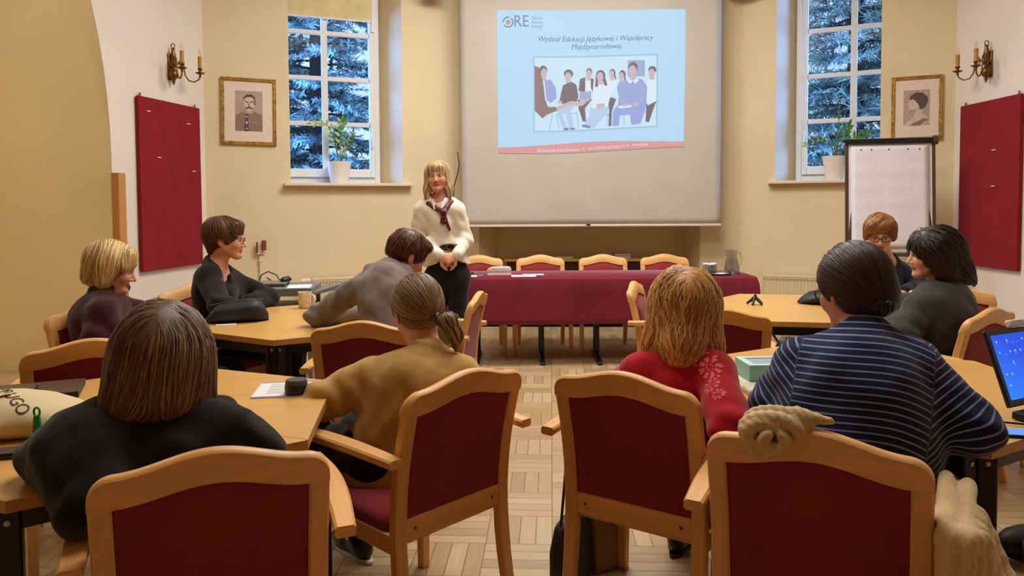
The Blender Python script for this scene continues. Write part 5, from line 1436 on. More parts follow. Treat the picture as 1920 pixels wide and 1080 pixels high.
    def sweater(s, mat, h=0.006, g=0.012, ga=0.012, w=1.0, amp=0.004, hem=0.0, neck=0.068, ndrop=0.0, bust=0.0, lim=0.97, name='sweater', collar=None, extra=None, attrs=None, seed=1.0):
        S = Sdf(); s.torso(S, g, w, bust)
        if hem: S.ell(s.J['pelvis']-npv((0, 0, hem)), npv((0.175*w+g, 0.135*w+g, 0.12)), None, 0.06)
        s.arms(S, ga, 0.035, True, lim)
        if extra: extra(S)
        s.folds(S, amp, seed=seed)
        if collar == 'crew':
            n, T = s.J['neck'], s.T
            for k in range(14):
                a, b = [n + T[:, 0]*(0.068*math.cos(q)) + T[:, 1]*(0.018+0.066*math.sin(q)) + T[:, 2]*(0.012-0.028*math.sin(q)) for q in (2*PI*k/14, 2*PI*(k+1)/14)]
                S.cone(a, b, 0.013, 0.013, 0.008)
        s.neck_hole(S, neck, ndrop)
        if s.kw.get('vneck'):
            c, r = s.kw['vneck']; S.ell(c, r, s.T, 0.008, '-')
        return s.cloth(name, S, mat, h, attrs)
    def trousers(s, mat, h=0.009, g=0.012, waist=0.06, name='trousers', extra=None):
        S = Sdf(); J = s.J; extra and extra(S); S.ell(J['pelvis']-npv((0, 0, 0.02)), npv((0.168+g, 0.128+g, 0.12)), s.T, 0.05); s.legs(S, g, 0.05); s.folds(S, 0.003, 30)
        return s.cloth(name, S, mat, h)
    def shoes(s, mat, toe=None, sole=None):
        for a in ('L', 'R'):
            an = s.J['an'+a]; t = npv(s.kw.get('toe'+a, s.kw.get('toe', (0, 0.14, -0.055)))); t = t/np.linalg.norm(t[:2]); d = npv((t[0], t[1], 0)); side = npv((-t[1], t[0], 0))
            g = npv((an[0], an[1], 0.0)); S = Sdf()
            Rm = np.stack([side, d, npv((0, 0, 1))], 1)
            S.ell(g+d*0.115+npv((0, 0, 0.038)), (0.044, 0.090, 0.036), Rm, 0.03); S.ell(g-d*0.01+npv((0, 0, 0.045)), (0.037, 0.058, 0.046), Rm, 0.04); S.cone(an+npv((0, 0, -0.01)), an+npv((0, 0, 0.03)), 0.044, 0.044, 0.03)
            S.fn(lambda P: P[:, 2]-0.010, 0.0, '-')
            o = s.cloth('shoe', S, mat, 0.006)
            so = MB(); pts = []
            for q in range(20):
                al = 2*PI*q/20; r_ = 0.145 if math.sin(al) > 0 else 0.06
                c = g+d*(0.058)+d*(math.sin(al)*0.142)+side*(math.cos(al)*(0.043 if math.sin(al) > -0.2 else 0.034))-s.off*1.0
                pts.append((float(c[0]), float(c[1])))
            so.prism(pts, 0.001, 0.014); so.build('sole', M['black'] if sole is None else sole, o)
    def glasses(s, mat, rx=0.0235, rz=0.0185, th=0.0016, square=False, label=None):
        X = lambda x, y, z: Vector(s.C + s.hsc*(s.R@npv((x, y, z))) - s.off); mb = MB()
        for q in (-1, 1):
            pts = []
            for k in range(25):
                a = 2*PI*k/24; ca, sa = math.cos(a), math.sin(a)
                if square: ca = math.copysign(abs(ca)**0.6, ca); sa = math.copysign(abs(sa)**0.7, sa)
                x = q*0.0325+rx*ca; pts.append(X(x, 0.104-(abs(x)/0.06)**2*0.010, -0.003+rz*sa))
            mb.tube(pts, th, 6, caps=False)
            mb.tube([X(q*0.055, 0.096, 0.006), X(q*0.072, 0.080, 0.008), X(q*0.082, 0.02, 0.006), X(q*0.083, -0.015, 0.004)], th, 6)
        mb.tube([X(-0.010, 0.104, 0.002), X(0, 0.108, 0.004), X(0.010, 0.104, 0.002)], th, 6)
        o = mb.build('glasses', mat, s.o, smooth=60)
        if label: o['label'] = label
        return o
    def hair_obj(s, hs, mat, res, groups, label=None):
        o = make_hair('hair', s.o, s.C, s.R, hs, mat, res, groups, s.rng, s.off)
        if label: o['label'] = label
        return o
    def H(s): return lambda x, y, z: s.C + s.hsc*(s.R@npv((x, y, z)))
def seated_legs(pel, yaw, knee=0.42, spread=0.10, foot=0.0, hipw=0.085, out=0.0):
    f = npv((-math.sin(yaw), math.cos(yaw), 0)); r = npv((f[1], -f[0], 0)); p = npv(pel); J = {}
    for a, q in (('L', -1), ('R', 1)):
        J['hip'+a] = p + r*q*hipw - npv((0, 0, 0.02)) + f*0.02
        k = p + r*q*spread + f*knee; k[2] = 0.52; J['kn'+a] = k
        an = k + f*foot + r*q*out; an[2] = 0.09; J['an'+a] = an
    return J, tuple(f*0.14+npv((0, 0, -0.055)))
# ------------------------------------------------------------------ the ten people
SK = (222, 164, 132)
HB = dict(
    blonde_grey=hair_mat('ash_blonde_hair', [(120, 92, 62), (186, 152, 106), (226, 198, 152)]),
    blonde=hair_mat('light_blonde_hair', [(138, 100, 52), (212, 172, 104), (244, 216, 156)]),
    brown_short=hair_mat('short_brown_hair', [(52, 28, 16), (92, 54, 30), (124, 78, 44)]),
    brown_red=hair_mat('dark_reddish_brown_hair', [(50, 24, 16), (86, 44, 28), (118, 66, 40)]),
    mousy=hair_mat('mousy_brown_hair', [(74, 52, 32), (124, 94, 60), (176, 144, 100)]),
    bob=hair_mat('brown_bob_hair', [(58, 38, 26), (104, 76, 52), (160, 126, 92)]),
    honey=hair_mat('honey_blonde_hair', [(128, 78, 34), (198, 140, 72), (236, 190, 120)]),
    dark=hair_mat('dark_brown_hair', [(26, 16, 12), (48, 31, 24), (78, 54, 42)]),
    ginger=hair_mat('ginger_brown_hair', [(96, 56, 22), (156, 100, 48), (196, 142, 84)]),
    darkwave=hair_mat('very_dark_wavy_hair', [(20, 12, 9), (38, 23, 17), (62, 40, 30)]),
)
M['trouser_black'] = cloth('black_trousers', (26, 23, 24), weave=300)
M['trouser_navy'] = cloth('dark_navy_trousers', (30, 32, 44), weave=300)
M['shoe_black'] = plain('black_leather_shoe', (24, 20, 20), 0.35)
M['frames_dark'] = plain('dark_spectacle_frame', (46, 30, 26), 0.3)
M['frames_thin'] = plain('thin_metal_frame', (70, 60, 56), 0.3, metal=0.6)
def cap(hs, X, sc=1.0, g=0.0, k=0.02):
    hs.ell(X(0, -0.018, 0.034), npv((0.083+g, 0.104+g, 0.094+g))*sc, None, k); return hs
def capR(hs, p, g=0.0, k=0.02, sc=None):
    sc = sc or p.hsc; X = p.H(); hs.ell(X(0, -0.018, 0.034), npv((0.083+g, 0.104+g, 0.094+g))*sc, p.R, k); return hs
def facecut(hs, p, c=(0, 0.112, -0.045), r=(0.064, 0.075, 0.095), k=0.012):
    hs.ell(p.H()(*c), npv(r)*p.hsc, p.R, k, '-'); return hs
def hcone(hs, p, a, b, ra, rb, k=0.03, op='+'): X = p.H(); hs.cone(X(*a), X(*b), ra*p.hsc, rb*p.hsc, k, op); return hs
def hell(hs, p, c, r, k=0.03, op='+'): hs.ell(p.H()(*c), npv(r)*p.hsc, p.R, k, op); return hs
UPPER = lambda d: d[:, 2] > 0.25
def on_seat(k, dy=0.03, dx=0.0, z=0.56):
    c = CH[k]; v = Matrix.Translation(c.location) @ Matrix.Rotation(c.rotation_euler.z, 4, 'Z') @ Vector((dx, dy, 0)); return (v.x, v.y, z)
def up_back(z0=0.1): return lambda d: (d[:, 2] > z0) & ((d[:, 1] < 0.55) | (d[:, 2] > 0.62))

# 1 -- the presenter, standing, facing the room
D1 = 5.75
c1 = at(821, 333, D1); n1 = at(826, 372, D1+0.02)
J = dict(head=c1, neck=n1, pelvis=at(838, 516, D1+0.03), shL=at(858, 391, D1-0.0), shR=at(790, 391, D1+0.02), elL=at(871, 448, D1+0.02), elR=at(781, 446, D1+0.03), wrL=at(857, 477, D1-0.16), wrR=at(824, 478, D1-0.17))
px_ = J['pelvis']
for a, q in (('L', 1), ('R', -1)):
    J['hip'+a] = (px_.x+q*0.085, px_.y, px_.z-0.03); J['kn'+a] = (px_.x+q*0.09, px_.y-0.02, 0.49); J['an'+a] = (px_.x+q*0.085, px_.y+0.03, 0.09)
p = Person('woman standing left of the screen in white blouse and patterned neck scarf, hands clasped', J, (176, -4, 3), (216, 150, 118), (150, 110, 80), bow=0.0, inset=(0.012, 0.012), toe=(0, -0.14, -0.055),
           handL=(npv((-0.80, -0.25, -0.42)), npv((0.15, -0.85, 0.45)), 0.85, -1), handR=(npv((0.86, -0.12, -0.40)), npv((-0.2, -0.85, 0.45)), 0.75, 1), lip=(178, 88, 80))
p.build(hand_h=0.003); p.trousers(M['trouser_black'], extra=lambda S: S.ell(p.J['pelvis']+npv((0, 0, 0.12)), npv((0.152, 0.112, 0.13)), None, 0.05)); p.shoes(M['shoe_black'])
M['blouse'] = knit('ivory_blouse', (234, 222, 200), 0.05, 200, 0.2); M['collar'] = cloth('white_collar', (240, 234, 228), 0.7, 0.03)
def tail(S):
    pz = p.J['pelvis']; S.ell(pz+npv((0, 0, 0.10)), npv((0.172, 0.128, 0.12)), None, 0.06)
    S.fn(lambda P: P[:, 2]-(pz[2]+0.085+0.075*np.exp(-((P[:, 0]-pz[0]-0.03)/0.075)**2)+0.008*np.sin(P[:, 0]*30)), 0.0, '-')
p.sweater(M['blouse'], 0.006, 0.016, 0.022, 1.04, 0.008, 0.0, 0.056, 0.012, 0.0, name='blouse', seed=2.2, extra=tail)
T, n = p.T, p.J['neck']
S = Sdf()
for q in (-1, 1):
    S.cone(n-T[:, 1]*0.035+T[:, 0]*q*0.05+npv((0, 0, 0.035)), n+T[:, 1]*0.075+T[:, 0]*q*0.045+npv((0, 0, -0.03)), 0.014, 0.012, 0.01)
    S.cone(n+T[:, 1]*0.07+T[:, 0]*q*0.05+npv((0, 0, -0.01)), n+T[:, 1]*0.112+T[:, 0]*q*0.028+npv((0, 0, -0.075)), 0.013, 0.007, 0.01)
p.cloth('collar', S, M['collar'], 0.005)
def scarf_mat():
    t = NT('patterned_silk_scarf'); v = t.coord(); vo = t.node('ShaderNodeTexVoronoi'); vo.inputs['Scale'].default_value = 42; t.link(v, vo.inputs['Vector'])
    t.base(t.ramp(vo.outputs['Distance'], [(0.1, (206, 150, 110)), (0.25, (120, 36, 28)), (0.55, (84, 24, 24)), (0.75, (44, 22, 30))])).set(rough=0.45, spec=0.4); return t.m
M['scarf'] = scarf_mat(); S = Sdf()
K = n+T[:, 1]*0.135-T[:, 2]*0.105+T[:, 0]*(-0.035)
for q in (-1, 1):
    a = n-T[:, 1]*0.05+T[:, 0]*q*0.06+npv((0, 0, 0.012)); b = n+T[:, 1]*0.055+T[:, 0]*q*0.085-T[:, 2]*0.035
    S.cone(a, b, 0.016, 0.020, 0.01); S.cone(b, K, 0.022, 0.018, 0.015)
S.ell(K, npv((0.024, 0.020, 0.026)), T, 0.01); S.cone(K, K-T[:, 2]*0.075+T[:, 0]*0.012-T[:, 1]*0.005, 0.016, 0.020, 0.01)
S.cone(K, K-T[:, 2]*0.135-T[:, 0]*0.035, 0.014, 0.012, 0.01); S.folds if False else None
p.cloth('neck_scarf', S, M['scarf'], 0.005)
S = Sdf(); bc = npv(at(843, 463, D1-0.125))
S.ell(bc, npv((0.085, 0.016, 0.026)), p.T, 0.01); p.cloth('belt', S, M['shoe_black'], 0.005)
mb = MB(); o_ = Vector(bc-p.off)+Vector((0.01, -0.02, 0)); mb.tube([o_+Vector((0.030*math.cos(a), 0, 0.022*math.sin(a))) for a in [2*PI*k/18 for k in range(19)]], 0.006, 8, caps=False); mb.build('buckle', M['bronze'], p.o, smooth=60)
hs = Sdf(); capR(hs, p, 0.008)
for q in (-1, 1):
    hcone(hs, p, (q*0.062, -0.01, 0.05), (q*0.078, 0.004, -0.085), 0.034, 0.030); hcone(hs, p, (q*0.078, 0.004, -0.085), (q*0.088, 0.02, -0.145), 0.028, 0.018)
hcone(hs, p, (0, -0.06, 0.03), (0, -0.075, -0.13), 0.06, 0.045)
hell(hs, p, (0, 0.068, 0.072), (0.062, 0.032, 0.032), 0.02)
facecut(hs, p, (0, 0.118, -0.055), (0.058, 0.080, 0.098))
fl = bob_flow(part=0.0)
p.hair_obj(hs, HB['blonde_grey'], 0.0045, [dict(seeds=seed_points(hs, p.C, p.R, 700, p.rng, lambda d: d[:, 2] > 0.1), flow=fl, zend=-0.15, n=0, steps=26, step=0.011, rad=0.0028, offs=(-0.002, 0.005))])

# 2 -- blonde woman in maroon, seated at the left
def sit(pel, yaw, **kw): return seated_legs(pel, yaw, **kw)
yaw2 = math.radians(-88); pel = on_seat('bl'); L, toe = sit(pel, yaw2)
J = dict(head=at(211, 503, 3.70), neck=at(200, 548, 3.71), pelvis=pel, shL=at(214, 572, 3.89), shR=at(192, 584, 3.53), elL=(-1.90, 4.02, 0.78), elR=(-1.94, 3.46, 0.77), wrL=(-1.70, 3.84, 0.80), wrR=(-1.74, 3.62, 0.80)); J.update(L)
p = Person('blonde woman in a maroon jumper seated at the far left, in profile', J, (-72, 16, 0), SK, (150, 110, 70), bow=0.09, toe=toe, inset=(0.0, 0.01))
p.build(); p.trousers(M['trouser_black']); p.shoes(M['shoe_black'])
M['maroon_knit'] = knit('dark_maroon_knit', (56, 20, 27))
def hi_collar(S):
    n, T = p.J['neck'], p.T
    for k in range(16):
        a, b = [n + T[:, 0]*(0.078*math.cos(q)) + T[:, 1]*(0.016+0.075*math.sin(q)) + npv((0, 0, 0.008-0.018*math.sin(q)+0.006*math.sin(3*q))) for q in (2*PI*k/16, 2*PI*(k+1)/16)]
        S.cone(a, b, 0.019, 0.019, 0.012)
p.sweater(M['maroon_knit'], 0.007, 0.018, 0.020, 1.16, 0.005, 0.03, 0.06, name='jumper', extra=hi_collar)
hs = Sdf(); capR(hs, p, 0.012)
hcone(hs, p, (0.0, -0.045, 0.03), (0.0, -0.07, -0.055), 0.085, 0.058, 0.04)
for q in (-1, 1): hcone(hs, p, (q*0.055, -0.005, 0.04), (q*0.066, -0.012, -0.070), 0.044, 0.032, 0.03)
hcone(hs, p, (0.045, 0.066, 0.088), (0.070, 0.058, 0.022), 0.026, 0.016, 0.02); hell(hs, p, (0, 0.058, 0.088), (0.062, 0.036, 0.030), 0.02)
facecut(hs, p, (0, 0.112, -0.055), (0.070, 0.080, 0.088))
p.hair_obj(hs, HB['blonde'], 0.0045, [dict(seeds=seed_points(hs, p.C, p.R, 900, p.rng, lambda d: d[:, 2] > 0.0), flow=bob_flow(part=-0.03, fwd=0.0), zend=-0.105, n=0, steps=22, step=0.011, rad=0.0026, offs=(-0.002, 0.005), wave=0.1)])
er = MB(); q = p.H()(0.083, -0.008, -0.048)-p.off; er.ball(tuple(q), 0.005, 8, 6); er.build('earring', M['screw'], p.o, smooth=60)

# 3 -- woman in black with glasses, seated by the window, in profile
yaw3 = math.radians(-80); pel = on_seat('gl'); L, toe = sit(pel, yaw3)
J = dict(head=at(424, 449, 4.45), neck=at(404, 497, 4.46), pelvis=pel, shL=at(432, 512, 4.62), shR=at(386, 515, 4.29), elL=(-1.53, 4.66, 0.80), elR=at(412, 572, 4.16), wrL=(-1.58, 4.42, 0.80), wrR=at(446, 576, 4.12)); J.update(L)
p = Person('woman in black with short brown hair and glasses seated by the grey trolley', J, (-84, 3, 0), (220, 158, 128), (96, 60, 40), bow=0.03, toe=toe, vneck=(at(433, 508, 4.40), (0.045, 0.07, 0.085)))
p.build(); p.trousers(M['trouser_black']); p.shoes(M['shoe_black'])
M['black_blouse'] = cloth('black_blouse', (24, 21, 21), weave=260)
p.sweater(M['black_blouse'], 0.007, 0.016, 0.022, 1.06, 0.006, 0.04, 0.070, 0.01, 0.008, name='blouse')
p.glasses(M['frames_dark'])
hs = Sdf(); capR(hs, p, 0.006)
hell(hs, p, (0, -0.035, 0.045), (0.090, 0.100, 0.090), 0.03); hcone(hs, p, (0, -0.065, 0.0), (0, -0.070, -0.062), 0.060, 0.036, 0.03)
hcone(hs, p, (0.05, 0.060, 0.085), (0.068, 0.062, 0.040), 0.024, 0.014, 0.02); hell(hs, p, (0, 0.062, 0.085), (0.060, 0.034, 0.030), 0.02)
facecut(hs, p, (0, 0.108, -0.050), (0.090, 0.088, 0.085)); 
for q in (-1, 1): hell(hs, p, (q*0.085, -0.005, -0.022), (0.022, 0.026, 0.038), 0.01, '-')
p.hair_obj(hs, HB['brown_short'], 0.0045, [dict(seeds=seed_points(hs, p.C, p.R, 800, p.rng, lambda d: d[:, 2] > 0.05), flow=bob_flow(crown=(0, -0.05, 0.13), fwd=0.15), zend=-0.09, n=0, steps=16, step=0.011, rad=0.0026, offs=(-0.001, 0.006), wave=0.15)])

# 4 -- grey hoodie, bent over the far left table, seen from behind
yaw4 = math.radians(-10); pel = on_seat('hood'); L, toe = sit(pel, yaw4)
J = dict(head=at(763, 479, 3.82), neck=at(728, 508, 3.72), pelvis=pel, shL=at(660, 534, 3.68), shR=at(790, 545, 3.66), elL=at(597, 592, 3.86), elR=at(836, 622, 3.62), wrL=(-0.80, 4.03, 0.80), wrR=(-0.42, 3.86, 0.80)); J.update(L)
p = Person('person in a grey hoodie with short brown hair bent over the far left table', J, (-52, 30, 8), (216, 150, 122), (80, 48, 30), bow=0.07, toe=toe)
p.build(); p.trousers(M['trouser_navy']); p.shoes(M['shoe_black'])
M['hoodie'] = knit('grey_marl_hoodie', (126, 112, 104), 0.10, 320, 0.3)
def hood(S):
    n, T = p.J['neck'], p.T
    S.cone(n-T[:, 0]*0.09-T[:, 1]*0.02, n-T[:, 1]*0.075-T[:, 2]*0.06, 0.030, 0.034, 0.03); S.cone(n+T[:, 0]*0.09-T[:, 1]*0.02, n-T[:, 1]*0.075-T[:, 2]*0.06, 0.030, 0.034, 0.03)
    S.ell(n-T[:, 1]*0.065-T[:, 2]*0.08, npv((0.09, 0.03, 0.09)), T, 0.03)
p.sweater(M['hoodie'], 0.007, 0.018, 0.020, 1.0, 0.009, 0.03, 0.066, name='hoodie', extra=hood, seed=4.0)
hs = Sdf(); capR(hs, p, 0.003); hell(hs, p, (0, -0.05, -0.018), (0.066, 0.056, 0.042), 0.02); hell(hs, p, (0, 0.06, 0.085), (0.064, 0.036, 0.030), 0.02)
facecut(hs, p, (0, 0.115, -0.045), (0.085, 0.085, 0.085))
for q in (-1, 1): hell(hs, p, (q*0.088, -0.004, -0.012), (0.024, 0.026, 0.036), 0.01, '-')
p.hair_obj(hs, HB['brown_red'], 0.0045, [dict(seeds=seed_points(hs, p.C, p.R, 900, p.rng, lambda d: d[:, 2] > -0.2), flow=bob_flow(crown=(0.01, -0.055, 0.13)), zend=-0.055, n=0, steps=7, step=0.009, rad=0.0022, offs=(-0.001, 0.007), wave=0.4)])

# 5 -- mustard sweater, from behind
pel = on_seat('must', 0.05); yaw5 = math.radians(42); L, toe = sit(pel, yaw5)
J = dict(head=at(783, 586, 2.62), neck=at(804, 668, 2.52), pelvis=pel, shL=at(650, 702, 2.50), shR=at(888, 700, 2.46), elL=at(596, 757, 2.46), elR=(-0.16, 2.66, 0.72), wrL=(-0.47, 2.58, 0.785), wrR=(-0.40, 2.70, 0.785)); J.update(L)
p = Person('woman in a mustard sweater with a low ponytail, seen from behind', J, (22, 22, -3), (222, 160, 132), (120, 90, 60), bow=0.05, toe=toe)
p.build(head_h=0.004); p.trousers(M['trouser_black'])
M['shoe_brown'] = plain('dark_patent_shoe', (40, 24, 20), 0.15); p.shoes(M['shoe_brown'], sole=M['paper'])
M['mustard'] = knit('mustard_knit', (188, 148, 84), 0.16, 380, 0.6)
p.sweater(M['mustard'], 0.006, 0.014, 0.020, 0.98, 0.010, 0.10, 0.066, name='sweater', collar='crew', seed=6.0)
hs = Sdf(); capR(hs, p, 0.006); hell(hs, p, (0, -0.055, -0.01), (0.068, 0.060, 0.066), 0.03)
facecut(hs, p, (0, 0.118, -0.045), (0.090, 0.085, 0.090))
for q in (-1, 1): hell(hs, p, (q*0.086, -0.010, -0.022), (0.022, 0.026, 0.040), 0.01, '-')
tie = np.array((0.030, -0.118, -0.062))
def tieflow(tie, rise=0.0):
    def f(L):
        v = tie-L; d = np.linalg.norm(v, axis=1, keepdims=True); v = v/np.maximum(d, 1e-6)
        v[:, 2] += rise*np.clip(d[:, 0]/0.1, 0, 1); return v
    return f
sd = seed_points(hs, p.C, p.R, 1500, p.rng, lambda d: (d[:, 2] > -0.75))
g1 = dict(seeds=sd, flow=tieflow(tie), zend=-0.2, n=0, steps=22, step=0.010, rad=0.0019, offs=(-0.001, 0.004), wave=0.06)
p.hair_obj(hs, HB['mousy'], 0.004, [g1])
tl = Sdf(); X = p.H()
tl.cone(X(*tie), X(0.060, -0.150, -0.075), 0.016, 0.024, 0.01); tl.cone(X(0.060, -0.150, -0.075), X(0.075, -0.150, -0.125), 0.026, 0.020, 0.02); tl.cone(X(0.075, -0.150, -0.125), X(0.070, -0.140, -0.165), 0.019, 0.006, 0.02)
rs = np.random.default_rng(5); d = rs.normal(size=(260, 3)); d /= np.linalg.norm(d, axis=1, keepdims=True)
sp = (X(0.048, -0.140, -0.070) + (d*0.022)@np.eye(3)).astype(np.float32); sp = sp-tl.grad(sp)*tl(sp)[:, None]
def tailflow(L): return np.tile(np.array((0.25, -0.05, -1.0)), (len(L), 1))
ho = make_hair('ponytail', p.o, p.C, p.R, tl, HB['mousy'], 0.004, [dict(seeds=sp, flow=tailflow, zend=-0.17, n=0, steps=14, step=0.010, rad=0.0020, offs=(-0.001, 0.006), wave=0.15)], p.rng, p.off)
mb = MB(); c = Vector(X(*tie)-p.off); mb.tube([c+Vector(p.R@npv((0.012*math.cos(a)+0.004, 0.010*math.cos(a)-0.010, 0.019*math.sin(a)))) for a in [2*PI*k/14 for k in range(15)]], 0.007, 8, caps=False); mb.build('hair_tie', M['black'], p.o, smooth=60)

# 6 -- woman in black at the front left, from behind
pel = on_seat('black', 0.06); yaw6 = math.radians(22); L, toe = sit(pel, yaw6)
J = dict(head=at(308, 668, 1.84), neck=at(302, 780, 1.79), pelvis=pel, shL=at(165, 790, 1.76), shR=at(440, 784, 1.80), elL=at(100, 862, 1.72), elR=at(466, 848, 1.83), wrL=(-0.93, 1.98, 0.80), wrR=(-0.82, 2.06, 0.80)); J.update(L)
p = Person('woman in a black cardigan with a brown bob at the front left, seen from behind', J, (4, 8, 4), SK, (80, 54, 36), bow=0.05, toe=toe)
p.build(head_h=0.004); p.trousers(M['trouser_black']); p.shoes(M['shoe_black'])
M['black_knit'] = knit('black_cardigan_knit', (24, 20, 20), 0.2)
def drape(S):
    J, T = p.J, p.T
    S.ell(J['pelvis']+T[:, 2]*0.08-T[:, 0]*0.10, npv((0.15, 0.15, 0.26)), T, 0.08); S.ell(J['pelvis']+T[:, 2]*0.06+T[:, 0]*0.06, npv((0.15, 0.15, 0.22)), T, 0.08)
    S.cone(npv(at(150, 850, 1.66)), npv(at(165, 935, 1.58)), 0.10, 0.082, 0.06)
    S.cone(J['shR']+T[:, 2]*0.045, J['shR']+T[:, 0]*0.02-T[:, 2]*0.04, 0.030, 0.04, 0.02)
p.sweater(M['black_knit'], 0.006, 0.016, 0.024, 1.02, 0.008, 0.06, 0.075, name='cardigan', extra=drape, seed=8.0)
hs = Sdf(); capR(hs, p, 0.014)
hell(hs, p, (0, -0.02, -0.03), (0.106, 0.104, 0.09), 0.05)
for q in (-1, 1): hcone(hs, p, (q*0.06, -0.01, 0.02), (q*0.084, -0.002, -0.100), 0.050, 0.046, 0.04)
hcone(hs, p, (0, -0.05, 0.0), (-0.03, -0.070, -0.105), 0.085, 0.074, 0.04); hcone(hs, p, (0.04, -0.06, 0.0), (0.05, -0.065, -0.085), 0.07, 0.060, 0.04)
facecut(hs, p, (0, 0.118, -0.065), (0.066, 0.085, 0.12))
sd = seed_points(hs, p.C, p.R, 2400, p.rng, lambda d: (d[:, 2] > -0.15))
p.hair_obj(hs, HB['bob'], 0.0045, [dict(seeds=sd, flow=bob_flow(crown=(0.02, -0.035, 0.135), part=0.02), zend=-0.160, n=0, steps=31, step=0.011, rad=0.0018, offs=(-0.002, 0.006), wave=0.10)])

# 7 -- long honey-blonde hair, red sweater, from behind
pel = on_seat('red', 0.06); yaw7 = math.radians(-30); L, toe = sit(pel, yaw7)
J = dict(head=at(1284, 580, 2.50), neck=at(1280, 662, 2.44), pelvis=pel, shL=at(1182, 682, 2.46), shR=at(1366, 688, 2.35), elL=(0.43, 2.70, 0.74), elR=at(1372, 800, 2.14), wrL=(0.55, 2.84, 0.80), wrR=(0.655, 2.40, 0.80)); J.update(L)
p = Person('woman in a red sweater with long honey-blonde hair, seen from behind', J, (-14, 10, 3), SK, (140, 100, 60), bow=0.05, toe=toe)
p.build(head_h=0.004); p.trousers(M['trouser_black']); p.shoes(M['shoe_black'])
M['red_lace'] = lacework('red_sweater', (176, 26, 42), (222, 104, 104))
def lace(V):
    J, T = p.J, p.T; sh, el = J['shR'], J['elR']; ax = (el-sh)/np.linalg.norm(el-sh); cr = np.cross(ax, npv((0.35, 1, 0))); cr /= np.linalg.norm(cr)
    q = V-sh; u = q@cr; w_ = q@ax; m = np.zeros(len(V))
    face = (q@npv((0.2, -1, 0.1)) > -0.02)
    for (cu, cw, s_) in ((0.004, 0.045, 1.0), (-0.01, 0.115, 0.8), (0.006, 0.17, 0.6)):
        r = np.hypot(u-cu, w_-cw); a = np.arctan2(w_-cw, u-cu)
        m = np.maximum(m, ((np.abs(r-0.027*s_) < 0.0095*s_) & (np.cos(8*a) > -0.35) & face)*1.0); m = np.maximum(m, ((np.abs(r-0.010*s_) < 0.003) & (np.cos(6*a) > 0.1) & face)*1.0)
    for (cu, cw) in ((-0.02, 0.0), (0.012, -0.01), (0.03, 0.012), (-0.035, 0.02), (-0.02, -0.03), (0.0, 0.085), (0.02, 0.09)):
        m = np.maximum(m, ((np.hypot((u-cu)/0.007, (w_-cw)/0.005) < 1) & face)*1.0)
    return dict(sc=m)
p.sweater(M['red_lace'], 0.0045, 0.012, 0.018, 0.96, 0.006, 0.05, 0.07, name='sweater', attrs=lace, seed=9.0)
hs = Sdf(); capR(hs, p, 0.016)
for q in (-1, 1): hcone(hs, p, (q*0.060, -0.015, 0.03), (q*0.080, -0.03, -0.13), 0.046, 0.042, 0.04); hcone(hs, p, (q*0.078, -0.03, -0.12), (q*0.082, -0.05, -0.185), 0.040, 0.018, 0.03)
hcone(hs, p, (0, -0.05, 0.02), (0.0, -0.085, -0.13), 0.085, 0.062, 0.04); hcone(hs, p, (0, -0.085, -0.12), (-0.01, -0.085, -0.205), 0.060, 0.026, 0.03)
facecut(hs, p, (0, 0.118, -0.065), (0.064, 0.082, 0.13))
sd = seed_points(hs, p.C, p.R, 2400, p.rng, lambda d: (d[:, 2] > -0.25))
p.hair_obj(hs, HB['honey'], 0.0045, [dict(seeds=sd, flow=bob_flow(crown=(0.01, -0.02, 0.14), part=0.01), zend=-0.225, n=0, steps=36, step=0.011, rad=0.0021, offs=(-0.003, 0.012), wave=0.45)])

# 8 -- navy striped sweater, from behind
pel = on_seat('stripe', 0.07); yaw8 = math.radians(-26); L, toe = sit(pel, yaw8)
J = dict(head=at(1599, 543, 2.10), neck=at(1620, 634, 2.02), pelvis=pel, shL=at(1484, 660, 2.06), shR=at(1742, 674, 1.98), elL=at(1456, 756, 2.10), elR=at(1822, 802, 1.90), wrL=(0.86, 2.34, 0.80), wrR=(1.10, 2.12, 0.80)); J.update(L)
p = Person('woman in a navy sweater with pale stripes, dark hair clipped up, seen from behind', J, (14, 12, -2), (222, 158, 132), (60, 40, 32), hs=0.97, bow=0.06, toe=toe)
p.build(head_h=0.004); p.trousers(M['trouser_black']); p.shoes(M['shoe_black'])
M['stripes'] = striped('navy_striped_knit', (28, 34, 66), (130, 142, 184), 0.0188, 0.22)
def stripes(V):
    J, T = p.J, p.T; n, pv = J['neck'], J['pelvis']
    q = V-n; lat = q@T[:, 0]; st = -(q@T[:, 2]) - 0.55*lat*lat*np.clip(1, 0, 1) + 0.012*np.sin(lat*14)
    out = st.copy(); best = np.full(len(V), 1e9)
    for a, sg in (('L', -1), ('R', 1)):
        sh, el, wr = J['sh'+a], J['el'+a], J['wr'+a]; u = el-sh; Lu = np.linalg.norm(u); u = u/Lu; f = wr-el; Lf = np.linalg.norm(f); f = f/Lf
        ta = (V-sh)@u; da = np.linalg.norm(V-sh-np.clip(ta, 0, Lu)[:, None]*u, axis=1); tf = (V-el)@f; df = np.linalg.norm(V-el-np.clip(tf, 0, Lf)[:, None]*f, axis=1)
        arm = ((lat*sg) > 0.165) | (np.minimum(da, df) < 0.080) & ((lat*sg) > 0.140)
        o = u-f; o = o/np.linalg.norm(o); bb = u+f; bb = bb/np.linalg.norm(bb); half = math.acos(float(np.clip(u@f, -1, 1)))/2; pv = el-o*0.06; w_ = V-pv
        th = np.arctan2(w_@bb, w_@o); R_ = 0.085
        s_ = np.where(th < -half, Lu-R_*half+w_@u, np.where(th > half, Lu+R_*half+w_@f, Lu+R_*th))
        out = np.where(arm, s_, out)
    return dict(sc=out+1.0)
